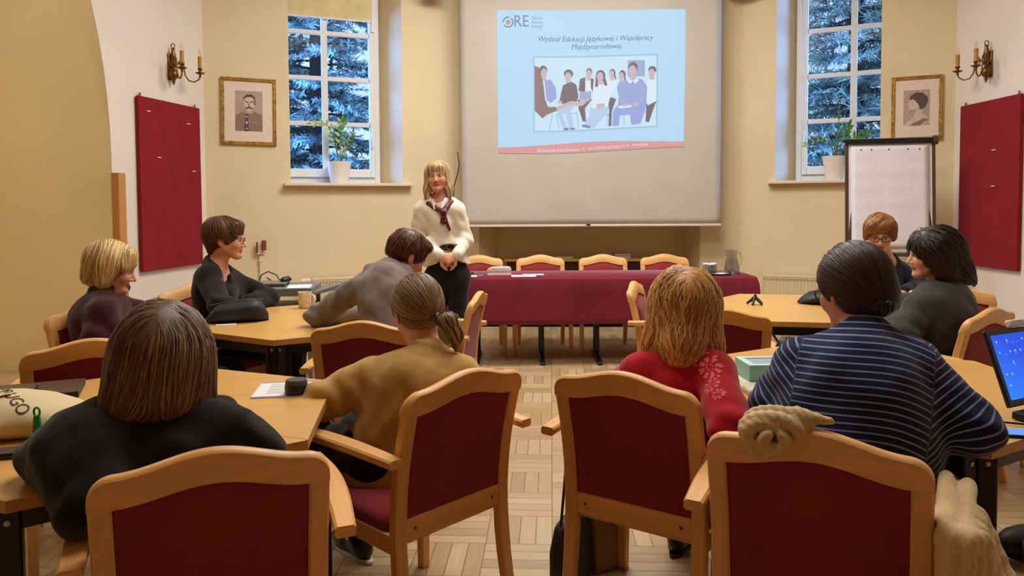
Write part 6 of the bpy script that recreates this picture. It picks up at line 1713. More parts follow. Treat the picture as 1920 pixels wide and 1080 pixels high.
def broad(S):
    J, T = p.J, p.T; m_ = J['pelvis']+(J['neck']-J['pelvis'])*0.45
    S.ell(m_-T[:, 1]*0.02+T[:, 0]*0.02, npv((0.215, 0.14, 0.24)), T, 0.06)
p.sweater(M['stripes'], 0.0045, 0.020, 0.026, 1.06, 0.0055, 0.05, 0.072, name='sweater', attrs=stripes, extra=broad, collar='crew', seed=10.0)
p.glasses(M['frames_dark'], 0.026, 0.02, 0.0022)
hs = Sdf(); capR(hs, p, 0.010); hell(hs, p, (0, -0.052, -0.018), (0.080, 0.070, 0.066), 0.03); hell(hs, p, (0.01, -0.09, -0.03), (0.050, 0.036, 0.050), 0.03)
facecut(hs, p, (0, 0.118, -0.040), (0.100, 0.090, 0.095))
for q in (-1, 1): hell(hs, p, (q*0.090, -0.004, -0.040), (0.022, 0.028, 0.034), 0.01, '-')
tie = np.array((-0.012, -0.125, -0.052))
sd = seed_points(hs, p.C, p.R, 2200, p.rng, lambda d: (d[:, 2] > -0.8))
p.hair_obj(hs, HB['dark'], 0.004, [dict(seeds=sd, flow=tieflow(tie, 0.15), zend=-0.2, n=0, steps=24, step=0.010, rad=0.0019, offs=(-0.001, 0.0035), wave=0.05)])
X = p.H(); mb = MB()
def hb(x, y, z): return Vector(X(x, y, z)-p.off)
mb.tube([hb(-0.040, -0.132, -0.048), hb(-0.01, -0.140, -0.050), hb(0.030, -0.134, -0.050)], [0.004, 0.006, 0.004], 8); mb.ball(hb(-0.008, -0.140, -0.052), 0.009, 12, 8)
for q in range(4): mb.tube([hb(-0.028+0.012*q, -0.138, -0.052), hb(-0.028+0.012*q, -0.137, -0.068), hb(-0.028+0.012*q, -0.130, -0.076)], [0.004, 0.004, 0.002], 6)
mb.build('hair_clip', M['clip'] if 'clip' in M else M['black'], p.o, smooth=60, )

# 9 -- short ginger-brown hair and glasses, behind the far right table
pel = on_seat('n9'); yaw9 = math.radians(166); L, toe = sit(pel, yaw9)
J = dict(head=at(1650, 438, 4.92), neck=at(1662, 490, 5.05), pelvis=pel, shL=at(1703, 510, 5.05), shR=at(1612, 512, 5.05), elL=(2.72, 4.95, 0.80), elR=(2.20, 4.95, 0.80), wrL=(2.50, 4.76, 0.80), wrR=(2.30, 4.78, 0.80)); J.update(L)
p = Person('person in navy with short ginger-brown hair and glasses before the flip chart', J, (155, 18, 0), (228, 172, 142), (150, 100, 60), bow=0.05, toe=toe)
p.build(); p.trousers(M['trouser_navy']); p.shoes(M['shoe_black'])
M['navy_knit'] = knit('dark_navy_knit', (30, 31, 46), 0.15)
p.sweater(M['navy_knit'], 0.008, 0.022, 0.024, 1.0, 0.005, 0.03, 0.062, name='jumper')
p.glasses(M['frames_dark'], 0.0255, 0.0175, 0.0026, True)
hs = Sdf(); capR(hs, p, 0.008); hell(hs, p, (0, -0.045, -0.015), (0.076, 0.066, 0.056), 0.03)
for q in (-1, 1): hcone(hs, p, (q*0.062, 0.02, 0.06), (q*0.078, 0.010, -0.025), 0.030, 0.016, 0.03)
hcone(hs, p, (-0.05, 0.060, 0.080), (0.045, 0.074, 0.072), 0.028, 0.034, 0.02); hcone(hs, p, (0.05, 0.070, 0.065), (0.068, 0.058, 0.025), 0.024, 0.012, 0.02)
facecut(hs, p, (0, 0.118, -0.045), (0.068, 0.082, 0.088))
def sideflow(L):
    v = bob_flow(crown=(-0.02, -0.05, 0.13))(L); fr = np.clip((L[:, 1]-0.01)/0.04, 0, 1); v[:, 0] += fr*0.9; return v
p.hair_obj(hs, HB['ginger'], 0.0045, [dict(seeds=seed_points(hs, p.C, p.R, 900, p.rng, lambda d: d[:, 2] > 0.0), flow=sideflow, zend=-0.05, n=0, steps=14, step=0.010, rad=0.0026, offs=(-0.001, 0.006), wave=0.12)])

# 10 -- dark green sweater, dark wavy hair, turned to the left
pel = on_seat('dg', 0.05); yaw10 = math.radians(62); L, toe = sit(pel, yaw10, knee=0.36)
J = dict(head=at(1747, 477, 3.76), neck=at(1768, 536, 3.76), pelvis=pel, shL=at(1722, 566, 3.62), shR=at(1786, 560, 3.92), elL=at(1692, 630, 3.56), elR=(2.02, 4.10, 0.80), wrL=(1.90, 3.84, 0.80), wrR=(1.92, 4.02, 0.80)); J.update(L)
p = Person('woman in a dark green sweater with dark wavy hair, turned to the left', J, (78, 4, 0), (224, 168, 138), (60, 40, 30), bow=0.07, toe=toe)
p.build(); p.trousers(M['trouser_black']); p.shoes(M['shoe_black'])
M['green_knit'] = knit('dark_green_grey_knit', (58, 58, 50), 0.16)
def big(S):
    J, T = p.J, p.T; S.ell(J['pelvis']+(J['neck']-J['pelvis'])*0.5-T[:, 1]*0.03, npv((0.21, 0.16, 0.25)), T, 0.06)
p.sweater(M['green_knit'], 0.007, 0.020, 0.026, 1.02, 0.006, 0.04, 0.066, name='sweater', extra=big, seed=12.0)
hs = Sdf(); capR(hs, p, 0.014)
for q in (-1, 1): hcone(hs, p, (q*0.058, -0.02, 0.03), (q*0.076, -0.035, -0.085), 0.050, 0.040, 0.04)
hcone(hs, p, (0, -0.06, 0.03), (0.0, -0.115, -0.10), 0.075, 0.060, 0.04); hcone(hs, p, (0, -0.115, -0.09), (0.01, -0.165, -0.145), 0.056, 0.022, 0.03)
facecut(hs, p, (0, 0.112, -0.060), (0.080, 0.080, 0.115))
def backflow(L):
    v = bob_flow(crown=(0, 0.02, 0.14))(L); v[:, 1] -= 0.55; return v
p.hair_obj(hs, HB['darkwave'], 0.0045, [dict(seeds=seed_points(hs, p.C, p.R, 1400, p.rng, lambda d: d[:, 2] > -0.2), flow=backflow, zend=-0.17, n=0, steps=28, step=0.011, rad=0.0026, offs=(-0.003, 0.016), wave=0.6)])
# ------------------------------------------------------------------ things on and around the hexagonal tables
TT = TZ + 0.001
def obj1(name, px, py, z, yaw, label, cat, group=None):
    P = atz(px, py, z); return empty(name, (P.x, P.y, z), yaw, label, cat, group)
# cream mug
o = obj1('mug', 572, 577, TT, math.radians(-20), 'cream mug on the far left table beside the grey trolley', 'mug')
mb = MB(); mb.lathe([(0.001, 0.0), (0.034, 0.0), (0.038, 0.004), (0.040, 0.09), (0.042, 0.098), (0.039, 0.098), (0.037, 0.09), (0.035, 0.008), (0.001, 0.007)], 28); mb.build('cup', M['ceramic'], o, smooth=50)
mb = MB(); mb.tube([(0.038, 0, 0.080), (0.060, 0, 0.080), (0.070, 0, 0.062), (0.066, 0, 0.038), (0.038, 0, 0.026)], 0.006, 8); mb.build('handle', M['ceramic'], o, smooth=60)
# black quilted handbag lying on the far left table
o = obj1('handbag', 446, 602, TT, math.radians(18), 'black soft handbag lying on the far left table', 'bag')
M['black_leather'] = cloth('soft_black_leather', (28, 27, 28), 0.55, 0.2, 90, 0.4, 0.0, 0.4)
mb = MB(); secs = []
for i in range(15):
    t = i/14; x = -0.16+0.32*t; e = 1-abs(2*t-1)**6; h = (0.044+0.022*t)*max(0.25, e); d = (0.095)*max(0.3, e)
    secs.append([Vector((x, d*math.copysign(abs(math.cos(a))**0.7, math.cos(a)), h+h*math.copysign(abs(math.sin(a))**0.8, math.sin(a)))) for a in [2*PI*k/20 for k in range(20)]])
mb.loft(secs); mb.build('body', M['black_leather'], o, smooth=70)
mb = MB(); mb.tube([(-0.14, 0, 0.090), (-0.07, 0, 0.104), (0.05, 0, 0.118), (0.135, 0, 0.113)], 0.004, 6); mb.build('zip', M['dark_grey'], o, smooth=60)
sheet(424, 609, TT, 0.10, 0.05, 0.3, 'small white card in front of the black handbag', 'paper')
# near left table: leaflet, round black device, tablets, tote bag, bottle, wallet
sheet(566, 729, TT, 0.30, 0.21, math.radians(8), 'white leaflet with a lilac border under the round black device', 'paper', lines=6, border='lilac')
o = obj1('round_speaker', 556, 737, TT+0.003, 0, 'round black device with a grey top on the near left table', 'device')
mb = MB(); mb.lathe([(0.001, 0.0), (0.034, 0.0), (0.038, 0.004), (0.038, 0.026), (0.036, 0.030), (0.001, 0.030)], 32); mb.build('body', M['black'], o, smooth=40)
mb = MB(); mb.lathe([(0.0365, 0.0305), (0.035, 0.043), (0.031, 0.047), (0.001, 0.047)], 32); mb.build('grille', M['dark_grey'], o, smooth=40)
def slab_dev(name, px, py, yaw, dims, label, cat, z=TT, matt='black_top'):
    o = obj1(name, px, py, z, yaw, label, cat); w_, d_, h_ = dims
    mb = MB(); mb.box((0, 0, h_*0.35), (w_, d_, h_*0.7)); mb.build('base', M['black'], o, bevel=0.003)
    mb = MB(); mb.box((0, 0, h_*0.86), (w_, d_, h_*0.26)); mb.build('lid', M[matt], o, bevel=0.002)
    mb = MB(); mb.box((0, d_/2-0.004, h_*0.7), (w_*0.8, 0.008, h_*0.2)); mb.build('hinge', M['dark_grey'], o)
    return o
M['black_top'] = plain('brushed_dark_lid', (70, 54, 46), 0.35)
slab_dev('laptop', 58, 741, math.radians(24), (0.30, 0.20, 0.022), 'closed dark laptop on the near left table behind the canvas tote bag', 'laptop')
slab_dev('tablet', 12, 738, math.radians(24), (0.16, 0.12, 0.012), 'dark tablet resting on the edge of the closed laptop', 'tablet', z=TT+0.024)
slab_dev('wallet', 6, 856, math.radians(20), (0.11, 0.06, 0.016), 'dark brown flat wallet at the near left table edge', 'wallet', matt='black_top')
M['canvas'] = cloth('natural_canvas', (226, 204, 160), 0.95, 0.06, 500, 0.3)
P = atz(18, 812, TT); tb = empty('tote_bag', (P.x, P.y, TT), math.radians(24), 'cream canvas tote bag with dark lettering on the near left table', 'bag')
S = Sdf(); S.ell((0, 0, 0.045), (0.19, 0.115, 0.050), None, 0.02); S.ell((-0.05, 0.02, 0.06), (0.15, 0.10, 0.055), None, 0.05); S.ell((0.10, -0.02, 0.035), (0.10, 0.09, 0.040), None, 0.04)
S.fn(lambda P: (smooth_noise(P, 38, 2.0)*0.004).astype(np.float32), 0, 'add'); S.fn(lambda P: P[:, 2]-0.001, 0, '-')
lo, hi = bounds(S, 0.02); V, Q = mesh_sdf(S, *[axis(lo[i], hi[i], 0.005) for i in range(3)]); link_mesh('body', np_mesh('body', V, Q), M['canvas'], tb)
def drape_text(body, size, ox, oy, rot, mat, par, name='lettering'):
    me = text_outline(body, size); c_, s_ = math.cos(rot), math.sin(rot)
    import bmesh
    bm = bmesh.new(); bm.from_mesh(me); bmesh.ops.triangulate(bm, faces=bm.faces[:])
    for _ in range(2): bmesh.ops.subdivide_edges(bm, edges=[e for e in bm.edges if e.calc_length() > 0.012], cuts=1)
    bm.to_mesh(me); bm.free()
    A_ = np.array([(ox+v.co.x*c_-v.co.y*s_, oy+v.co.x*s_+v.co.y*c_, 0.2) for v in me.vertices], np.float32)
    for _ in range(60): A_[:, 2] -= np.clip(S(A_)-0.0012, -0.01, 0.02)*0.8
    me.vertices.foreach_set('co', A_.ravel()); me.update(); return link_mesh(name, me, mat, par)
drape_text('APRUGO', 0.046, -0.050, 0.050, math.radians(-60), M['print_ink'] if 'print_ink' in M else M['black_top'], tb)
mb = MB(); pts = []
for k in range(24):
    t = k/23; x = -0.19+0.20*t; y = -0.02-0.03*math.sin(PI*t); z = 0.2
    q = np.array([[x, y, z]], np.float32)
    for _ in range(60): q[:, 2] -= np.clip(S(q)-0.004, -0.01, 0.02)*0.8
    pts.append(Vector(q[0]))
mb.tube(pts, 0.010, 8, flat=0.3); mb.build('strap', M['canvas'], tb, smooth=60)
M['green_plastic'] = plain('green_translucent_plastic', (20, 132, 72), 0.3, 0.1)
o = obj1('key_fob', 71, 831, TT, math.radians(-10), 'green plastic fob hanging at the side of the canvas tote bag', 'key fob')
mb = MB(); secs = []
for z, w_ in ((0.0, 0.010), (0.01, 0.014), (0.05, 0.012), (0.075, 0.008)): secs.append([Vector((w_*math.cos(a), 0.008*math.sin(a), z)) for a in [2*PI*k/14 for k in range(14)]])
mb.loft(secs); mb.build('body', M['green_plastic'], o, smooth=50)
mb = MB(); mb.tube([(0.009*math.cos(a), 0, 0.084+0.012*math.sin(a)) for a in [2*PI*k/14 for k in range(15)]], 0.003, 6, caps=False); mb.build('loop', M['green_plastic'], o, smooth=60)

# grey trolley with projector gear by the left window
P = at(525, 560, 5.35); tr = empty('trolley', (P.x, 5.35, -0.0), math.radians(6), 'grey metal media trolley with two shelves by the left window', 'trolley')
TRZ = atz(520, 538, 0.8150).z
mb = MB(); mb.box((0, 0, 0.7750), (0.52, 0.44, 0.055)); mb.build('top_shelf', M['grey_metal'], tr, bevel=0.004)
mb = MB(); mb.box((0, -0.005, 0.6500), (0.50, 0.42, 0.02)); mb.build('middle_shelf', M['grey_metal'], tr, bevel=0.004)
mb = MB(); mb.box((0, 0, 0.16), (0.50, 0.42, 0.02)); mb.build('bottom_shelf', M['grey_metal'], tr, bevel=0.004)
for sx in (-1, 1):
    for sy in (-1, 1):
        mb = MB(); mb.box((sx*0.24, sy*0.20, 0.41), (0.03, 0.03, 0.72)); lo_ = mb.build('leg', M['grey_metal'], tr, bevel=0.003)
        mb = MB(); mb.tube([(sx*0.24-0.012, sy*0.20, 0.028), (sx*0.24+0.012, sy*0.20, 0.028)], 0.028, 14); mb.build('caster', M['black'], lo_, smooth=40)
mb = MB(); mb.hexa([Vector(v) for v in ((0.26, -0.22, 0.7500), (0.45, -0.10, 0.7850), (0.45, 0.16, 0.7850), (0.26, 0.22, 0.7500), (0.26, -0.22, 0.7700), (0.45, -0.10, 0.8200), (0.45, 0.16, 0.8200), (0.26, 0.22, 0.7700))]); mb.build('side_flap', M['grey_metal'], tr, bevel=0.003)
mb = MB(); mb.hexa([Vector(v) for v in ((0.16, -0.225, 0.6500), (0.26, -0.225, 0.6500), (0.26, -0.215, 0.6500), (0.16, -0.215, 0.6500), (0.22, -0.225, 0.7550), (0.26, -0.225, 0.7550), (0.26, -0.215, 0.7550), (0.22, -0.215, 0.7550))]); mb.build('bracket', M['dark_grey'], tr)
mb = MB(); mb.box((-0.09, -0.2215, 0.7750), (0.075, 0.002, 0.026)); mb.build('label_plate', M['mount'], tr)
o = empty('laptop', (P.x-0.12, 5.35, 0.8035), math.radians(8), 'closed grey laptop on top of the grey trolley', 'laptop')
mb = MB(); mb.box((0, 0, 0.009), (0.34, 0.24, 0.016)); mb.build('base', M['dark_grey'], o, bevel=0.003)
mb = MB(); mb.box((0, 0, 0.0205), (0.34, 0.24, 0.007)); mb.build('lid', M['grey_metal'], o, bevel=0.002)
o = empty('computer_mouse', (P.x+0.03, 5.40, 0.8280), math.radians(70), 'black computer mouse on the closed grey laptop', 'mouse')
mb = MB(); mb.ball((0, 0, 0.012), (0.055, 0.032, 0.022), 18, 10); mb.v = [(x, y, max(z, 0.0)) for x, y, z in mb.v]; mb.build('body', M['black'], o, smooth=60)
mb = MB(); mb.tube([(0.02, 0, 0.034), (0.035, 0, 0.031)], 0.004, 8); mb.build('wheel', M['dark_grey'], o, smooth=60)
o = empty('paper_sheet', (P.x+0.165, 5.27, 0.8032), 0.2, 'white sheet lying beside the closed grey laptop on the trolley', 'paper'); mb = MB(); mb.box((0, 0, 0.001), (0.16, 0.22, 0.002)); mb.build('sheet', M['paper'], o)
o = empty('document_folder', (P.x-0.02, 5.33, 0.6610), 0.1, 'black folder on the middle shelf of the grey trolley', 'folder')
mb = MB(); mb.box((0, 0, 0.009), (0.30, 0.30, 0.018)); mb.build('cover', M['black'], o, bevel=0.004); mb = MB(); mb.box((0, -0.003, 0.009), (0.29, 0.30, 0.010)); mb.build('pages', M['paper'], o)
mb = MB(); q0 = Vector((P.x-0.20, 5.50, 0.8150)); mb.tube([q0+Vector(v) for v in ((0, 0, 0), (0.02, 0, 0.05), (0.07, 0, 0.075), (0.13, 0, 0.05), (0.16, 0, 0.0), (0.10, 0.02, -0.005), (0.05, 0.02, 0.03))], 0.005, 6); tag(mb.build('cable', M['black'], smooth=60), 'looped black cable standing up behind the closed grey laptop', 'cable')

# far right table: small splayed stand, black pouch
o = obj1('desk_stand', 1416, 571, TT, 0, 'small black splayed-foot stand on the far right table', 'stand')
mb = MB(); mb.tube([(0, 0, 0.035), (0, 0, 0.062)], [0.012, 0.007], 10); mb.build('post', M['black'], o, smooth=50)
for k in range(5):
    a = 2*PI*k/5+0.3; mb = MB(); mb.tube([(0.004*math.cos(a), 0.004*math.sin(a), 0.045), (0.022*math.cos(a), 0.022*math.sin(a), 0.028), (0.050*math.cos(a), 0.050*math.sin(a), 0.005)], [0.009, 0.009, 0.007], 8); mb.build('foot', M['black'], o, smooth=60)
o = obj1('pouch', 1560, 569, TT, math.radians(-6), 'flat black pouch on the far right table beside the dark green sweater', 'pouch')
mb = MB(); secs = []
for i in range(15):
    t = i/14; x = -0.20+0.40*t; e = max(0.08, (1-abs(2*t-1)**3)); h = 0.042*e**0.7; d = 0.11*e**0.5
    secs.append([Vector((x, d*math.cos(a), h+h*math.sin(a))) for a in [2*PI*k/18 for k in range(18)]])
mb.loft(secs); mb.build('body', M['black_leather'], o, smooth=70); mb = MB(); mb.tube([(-0.15, -0.02, 0.075), (0, -0.03, 0.0855), (0.15, -0.02, 0.075)], 0.003, 6); mb.build('zip', M['dark_grey'], o, smooth=60)
# dark bag hanging on the empty chair in the middle
P = at(1476, 622, 3.62); o = empty('shoulder_bag', (P.x, P.y, 0.0), 0.2, 'black shoulder bag beside the empty armchair in the middle', 'bag')
mb = MB(); secs = []
for z, w_, d in ((0.46, 0.07, 0.03), (0.48, 0.10, 0.06), (0.60, 0.11, 0.06), (0.68, 0.09, 0.045), (0.72, 0.05, 0.02)): secs.append([Vector((w_*math.cos(a)*0.62, d*math.sin(a), z)) for a in [2*PI*k/18 for k in range(18)]])
mb.loft(secs); mb.build('body', M['black_leather'], o, smooth=60)
mb = MB(); mb.tube([(-0.05, 0, 0.70), (-0.09, 0.0, 0.76), (-0.13, -0.02, 0.74), (-0.15, -0.05, 0.70)], 0.006, 6); mb.build('strap', M['black_leather'], o, smooth=60)

# near right table: mint box on papers, laptop, phone, pen, cables
o = obj1('paper_stack', 1432, 722, TT, math.radians(4), 'thick white paper pad under the mint box', 'paper pad')
mb = MB(); mb.box((0, 0, 0.007), (0.21, 0.28, 0.014)); mb.build('pad', M['paper'], o, bevel=0.001); mb = MB(); mb.box((0, 0, 0.0155), (0.205, 0.275, 0.002)); mb.build('cover', M['ceramic'], o)
o = obj1('gift_box', 1436, 705, TT+0.018, math.radians(2), 'mint green card box with a clear window lid beside the striped sweater', 'box')
M['mint'] = plain('mint_card', (140, 198, 184), 0.6, 0.03); M['mint_l'] = plain('pale_mint_card', (176, 220, 208), 0.6, 0.03)
mb = MB(); mb.box((0, 0, 0.026), (0.17, 0.15, 0.052)); mb.build('carton', M['mint'], o, bevel=0.002)
mb = MB(); 
for c_, d_ in (((-0.0725, 0, 0.0535), (0.025, 0.15, 0.003)), ((0.0725, 0, 0.0535), (0.025, 0.15, 0.003)), ((0, 0.0625, 0.0535), (0.12, 0.025, 0.003)), ((0, -0.0625, 0.0535), (0.12, 0.025, 0.003))): mb.box(c_, d_)
mb.build('lid', M['mint_l'], o); mb = MB(); mb.box((0, 0, 0.0525), (0.12, 0.10, 0.001)); mb.build('window', M['foil'] if 'foil' in M else plain('glossy_window_film', (150, 170, 200), 0.12), o)
# laptop: hinge line met at table height
A, B = atz(1896, 786, TT), atz(1985, 800, TT+0.02); yaw = math.radians(27)
lp = empty('laptop', (A.x, A.y, TT), yaw, 'open black laptop with a bright blue screen on the near right table', 'laptop')
W_, Dp, Hs = 0.35, 0.24, 0.225
mb = MB(); mb.box((W_/2, -Dp/2, 0.012), (W_, Dp, 0.022)); bo = mb.build('base', M['black'], lp, bevel=0.004)
mb = MB()
for r_ in range(5):
    for c_ in range(14): mb.box((0.035+c_*0.0215, -0.045-r_*0.019, 0.0245), (0.017, 0.015, 0.003))
mb.build('keyboard', M['dark_grey'], bo)
mb = MB(); mb.box((W_/2, -0.19, 0.0238), (0.09, 0.055, 0.001)); mb.build('touchpad', M['dark_grey'], bo)
tl_ = math.radians(-20); Ms = Matrix.Translation((0, 0, 0.022)) @ Matrix.Rotation(tl_, 4, 'X')
mb = MB(); mb.box((W_/2, 0.006, Hs/2+0.01), (W_, 0.012, Hs), Ms); sc_ = mb.build('screen_lid', M['black'], lp, bevel=0.004)
def scr_mat():
    t = NT('blue_desktop_screen'); v = t.coord('Generated'); sp = t.node('ShaderNodeSeparateXYZ'); t.link(v, sp.inputs[0])
    c = t.ramp(t.math('ADD', t.math('MULTIPLY', sp.outputs[0], 0.5), t.math('MULTIPLY', sp.outputs[2], 0.5)), [(0.0, (40, 130, 250)), (0.5, (24, 84, 236)), (1.0, (20, 60, 200))])
    t.base(rgba((5, 5, 8))); t.link(c, t.b.inputs['Emission Color']); t.b.inputs['Emission Strength'].default_value = 1.0; return t.m
M['desktop'] = scr_mat(); M['icon'] = emit('desktop_icon', (190, 214, 250), 0.9); M['icon2'] = emit('desktop_icon_blue', (110, 160, 246), 0.9)
mb = MB(); mb.box((W_/2, -0.0008, Hs/2+0.012), (W_-0.034, 0.0012, Hs-0.036), Ms); mb.build('display', M['desktop'], sc_)
mb = MB(); rr = random.Random(4)
for c_ in range(8):
    for r_ in range(6):
        if rr.random() < (0.7 if r_ < 2 else 0.25): mb.box((0.035+c_*0.026, -0.0018, Hs-0.026-r_*0.032), (0.004, 0.0008, 0.006), Ms)
mb.build('icons', M['icon'], sc_); mb = MB()
for c_ in range(8):
    for r_ in range(6):
        if rr.random() < 0.4: mb.box((0.035+c_*0.026, -0.0018, Hs-0.033-r_*0.032), (0.010, 0.0008, 0.0018), Ms)
mb.build('icon_captions', M['icon2'], sc_)
mb = MB(); mb.box((0.16, 0.0, Hs+0.022), (0.07, 0.02, 0.022), Ms); mb.build('webcam_clip', M['paper'], sc_, bevel=0.004)
o = obj1('smartphone', 1912, 815, TT, math.radians(-14), 'smartphone with a lit blue screen lying in front of the open laptop', 'phone')
mb = MB(); mb.box((0, 0, 0.004), (0.15, 0.072, 0.008)); ph_ = mb.build('body', M['black'], o, bevel=0.003); mb = MB(); mb.box((0, 0, 0.0083), (0.135, 0.064, 0.0006)); mb.build('display', M['icon2'], ph_)
mb = MB(); mb.tube([lp.matrix_basis @ Vector(v) for v in ((0.0, -0.05, 0.010), (-0.04, -0.07, 0.008), (-0.07, -0.02, 0.006), (-0.05, 0.06, 0.006), (0.02, 0.10, 0.006))], 0.003, 6); tag(mb.build('cable', M['black'], smooth=60), 'thin black cable running from the side of the open laptop', 'cable')
o = obj1('pen', 1778, 818, TT+0.006, 1.9, 'white pen on the near right table by the striped sleeve', 'pen'); mb = MB(); mb.tube([(-0.05, 0, 0), (0.05, 0, 0)], 0.005, 8); mb.build('barrel', M['paper'], o, smooth=40); mb = MB(); mb.tube([(0.05, 0, 0), (0.065, 0, 0)], [0.0045, 0.001], 8); mb.build('tip', M['black'], o, smooth=40)

# knitted scarf rolled over the chair back, cardigan hanging at its side
M['beige_knit'] = knit('beige_ribbed_knit', (214, 184, 140), 0.10, 260, 0.5)
cs = CH['stripe']; Wm = Matrix.Translation(cs.location) @ Matrix.Rotation(cs.rotation_euler.z, 4, 'Z') @ Matrix.Scale(0.97, 4)
def inchair(x, y, z): return Wm @ Vector((x, y, z))
SX = lambda x: x*0.88+0.045
Z = RT+0.035; yt = ybs(0.88)
def cl(name, S, h, label, cat, amp=0.004, rib=None):
    lo, hi = bounds(S, 0.02); c0 = (lo+hi)/2; off = np.array((c0[0], c0[1], lo[2]+0.02), np.float32)
    S.fn(lambda P: (smooth_noise(P, 42, 3.0)*amp + (np.sin(P@npv(rib))*0.0011 if rib else 0)).astype(np.float32), 0, 'add')
    V, Q = mesh_sdf(S, *[axis(lo[i], hi[i], h) for i in range(3)]); o = link_mesh(name, np_mesh(name, V-off, Q), M['beige_knit'], None, tuple(float(x) for x in off)); return tag(o, label, cat)
S = Sdf(); q = lambda x, y, z: npv(inchair(x, y, z))
cx, cz = -0.080, Z-0.020
def ring(c, rx, rz, r, a0, a1, n, tilt=0.0, k=0.005):
    for i in range(n):
        A_, B_ = [q(c[0]+rx*math.cos(t), c[1]+tilt*math.cos(t), c[2]+rz*math.sin(t)) for t in (a0+(a1-a0)*i/n, a0+(a1-a0)*(i+1)/n)]
        S.cone(A_, B_, r, r, k)
ring((cx-0.018, yt-0.036, cz), 0.040, 0.030, 0.015, 0.5, 5.9, 14, 0.006); ring((cx+0.004, yt-0.048, cz-0.006), 0.024, 0.018, 0.012, 2.2, 7.2, 10, 0.004)
ring((cx-0.006, yt-0.030, cz+0.012), 0.060, 0.032, 0.013, 0.1, 3.2, 12, 0.0); ring((cx, yt-0.006, cz+0.020), 0.062, 0.032, 0.014, 0.0, 3.1, 12, 0.0); ring((cx+0.004, yt+0.018, cz+0.016), 0.060, 0.030, 0.013, 0.0, 3.1, 12, 0.0)
S.cone(q(cx+0.05, yt+0.0, cz+0.048), q(cx+0.115, yt+0.006, cz+0.042), 0.018, 0.008, 0.02); S.cone(q(cx-0.06, yt-0.034, cz+0.01), q(cx-0.035, yt-0.036, cz-0.046), 0.018, 0.016, 0.008)
cl('scarf', S, 0.004, 'beige knitted scarf bunched over the top rail of the near right armchair', 'scarf', 0.0010, (420, 160, 120))
S = Sdf(); NF = 11
for k in range(NF):
    t = k/(NF-1); x0, y0 = 0.258+0.075*min(1, t*2), -0.325+0.20*max(0, t-0.35)/0.65; x1, y1 = 0.250+0.21*t, -0.350+0.02*math.sin(k*2.0)+0.14*max(0, t-0.4); z1 = 0.07+0.30*max(0, t-0.45)**1.2/0.5
    z0 = 0.722-0.012*t; dd = 0.016*(k % 2); m = q(x0*0.5+x1*0.5+0.018*t, y0*0.5+y1*0.5-0.02-dd, z0*0.5+z1*0.5); r0, r1 = 0.013, 0.021+0.004*(k % 3)
    S.cone(q(x0, y0-dd*0.4, z0), m, r0, (r0+r1)/2, 0.007); S.cone(m, q(x1, y1-dd, z1), (r0+r1)/2, r1, 0.007)
S.cone(q(0.262, -0.31, 0.722), q(0.285, -0.06, 0.712), 0.018, 0.018, 0.02); S.cone(q(0.300, -0.31, 0.718), q(0.320, 0.06, 0.712), 0.020, 0.018, 0.02); S.cone(q(0.262, -0.25, 0.725), q(0.272, 0.05, 0.722), 0.020, 0.018, 0.02)
cl('cardigan', S, 0.005, 'beige ribbed cardigan hanging over the right arm of the near right armchair', 'cardigan', 0.0025, (0, 0, 190))
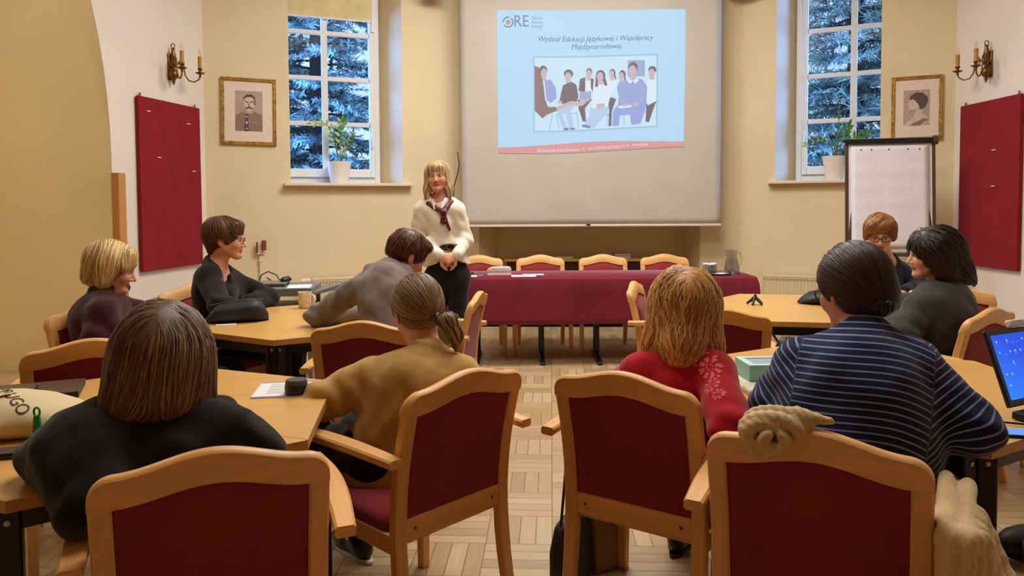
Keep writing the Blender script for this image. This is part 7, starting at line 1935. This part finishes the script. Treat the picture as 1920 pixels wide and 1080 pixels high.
# tote bag and black bag under the red sweater's chair
cr_ = CH['red']; Wr = Matrix.Translation(cr_.location) @ Matrix.Rotation(cr_.rotation_euler.z, 4, 'Z')
o = empty('tote_bag', (0.335, 2.80, 0), 0.62, 'tan shopping bag with a dark handle on the floor under the red sweater', 'bag')
M['tan'] = plain('tan_paper_board', (150, 112, 66), 0.8, 0.06)
mb = MB(); secs = []
for z, w_, d in ((0.002, 0.075, 0.055), (0.15, 0.08, 0.058), (0.34, 0.085, 0.035)): secs.append([Vector((-w_, -d, z)), Vector((w_, -d, z)), Vector((w_, d, z)), Vector((-w_, d, z))])
mb.loft(secs); mb.build('body', M['tan'], o, bevel=0.004); mb = MB(); mb.tube([(-0.04, -0.042, 0.335), (-0.035, -0.060, 0.24), (0.0, -0.064, 0.18), (0.035, -0.060, 0.24), (0.04, -0.042, 0.335)], 0.010, 8, flat=0.5); mb.build('handle', M['black_leather'], o, smooth=60)
o = empty('handbag', (0.205, 2.62, 0), cr_.rotation_euler.z+0.2, 'black handbag with a long strap standing left of the red sweater\'s armchair', 'bag')
mb = MB(); secs = []
for z, w_, d in ((0.002, 0.035, 0.13), (0.03, 0.045, 0.15), (0.18, 0.045, 0.15), (0.26, 0.03, 0.13), (0.28, 0.012, 0.11)): secs.append([Vector((w_*math.copysign(abs(math.cos(a))**0.6, math.cos(a)), d*math.copysign(abs(math.sin(a))**0.5, math.sin(a)), z)) for a in [2*PI*k/20 for k in range(20)]])
mb.loft(secs); mb.build('body', M['black_leather'], o, smooth=60); mb = MB(); mb.tube([(0.0, -0.11, 0.27), (0.005, -0.06, 0.50), (0.012, 0.0, 0.66), (0.005, 0.06, 0.50), (0.0, 0.11, 0.27)], 0.010, 8, flat=0.4); mb.build('strap', M['black_leather'], o, smooth=60)
# dark shape behind the table leg, taken for a foot, modelled like a bag
P = atz(1890, 1015, 0.07); o = empty('dark_shape', (P.x+0.10, P.y, 0), 0.2, 'black rounded shape on the floor behind the near right table leg', 'bag')
mb = MB(); secs = []
for i in range(9):
    t = i/8; x = -0.17+0.34*t; e = max(0.3, 1-abs(2*t-1)**4); secs.append([Vector((x, 0.07*e*math.cos(a), 0.068+0.066*e*math.sin(a))) for a in [2*PI*k/16 for k in range(16)]])
mb.loft(secs); mb.build('body', M['black_leather'], o, smooth=70); mb = MB(); mb.tube([(-0.10, -0.050, 0.105), (-0.13, -0.085, 0.07), (-0.10, -0.055, 0.03)], 0.008, 8); mb.build('strap', M['black'], o, smooth=60)
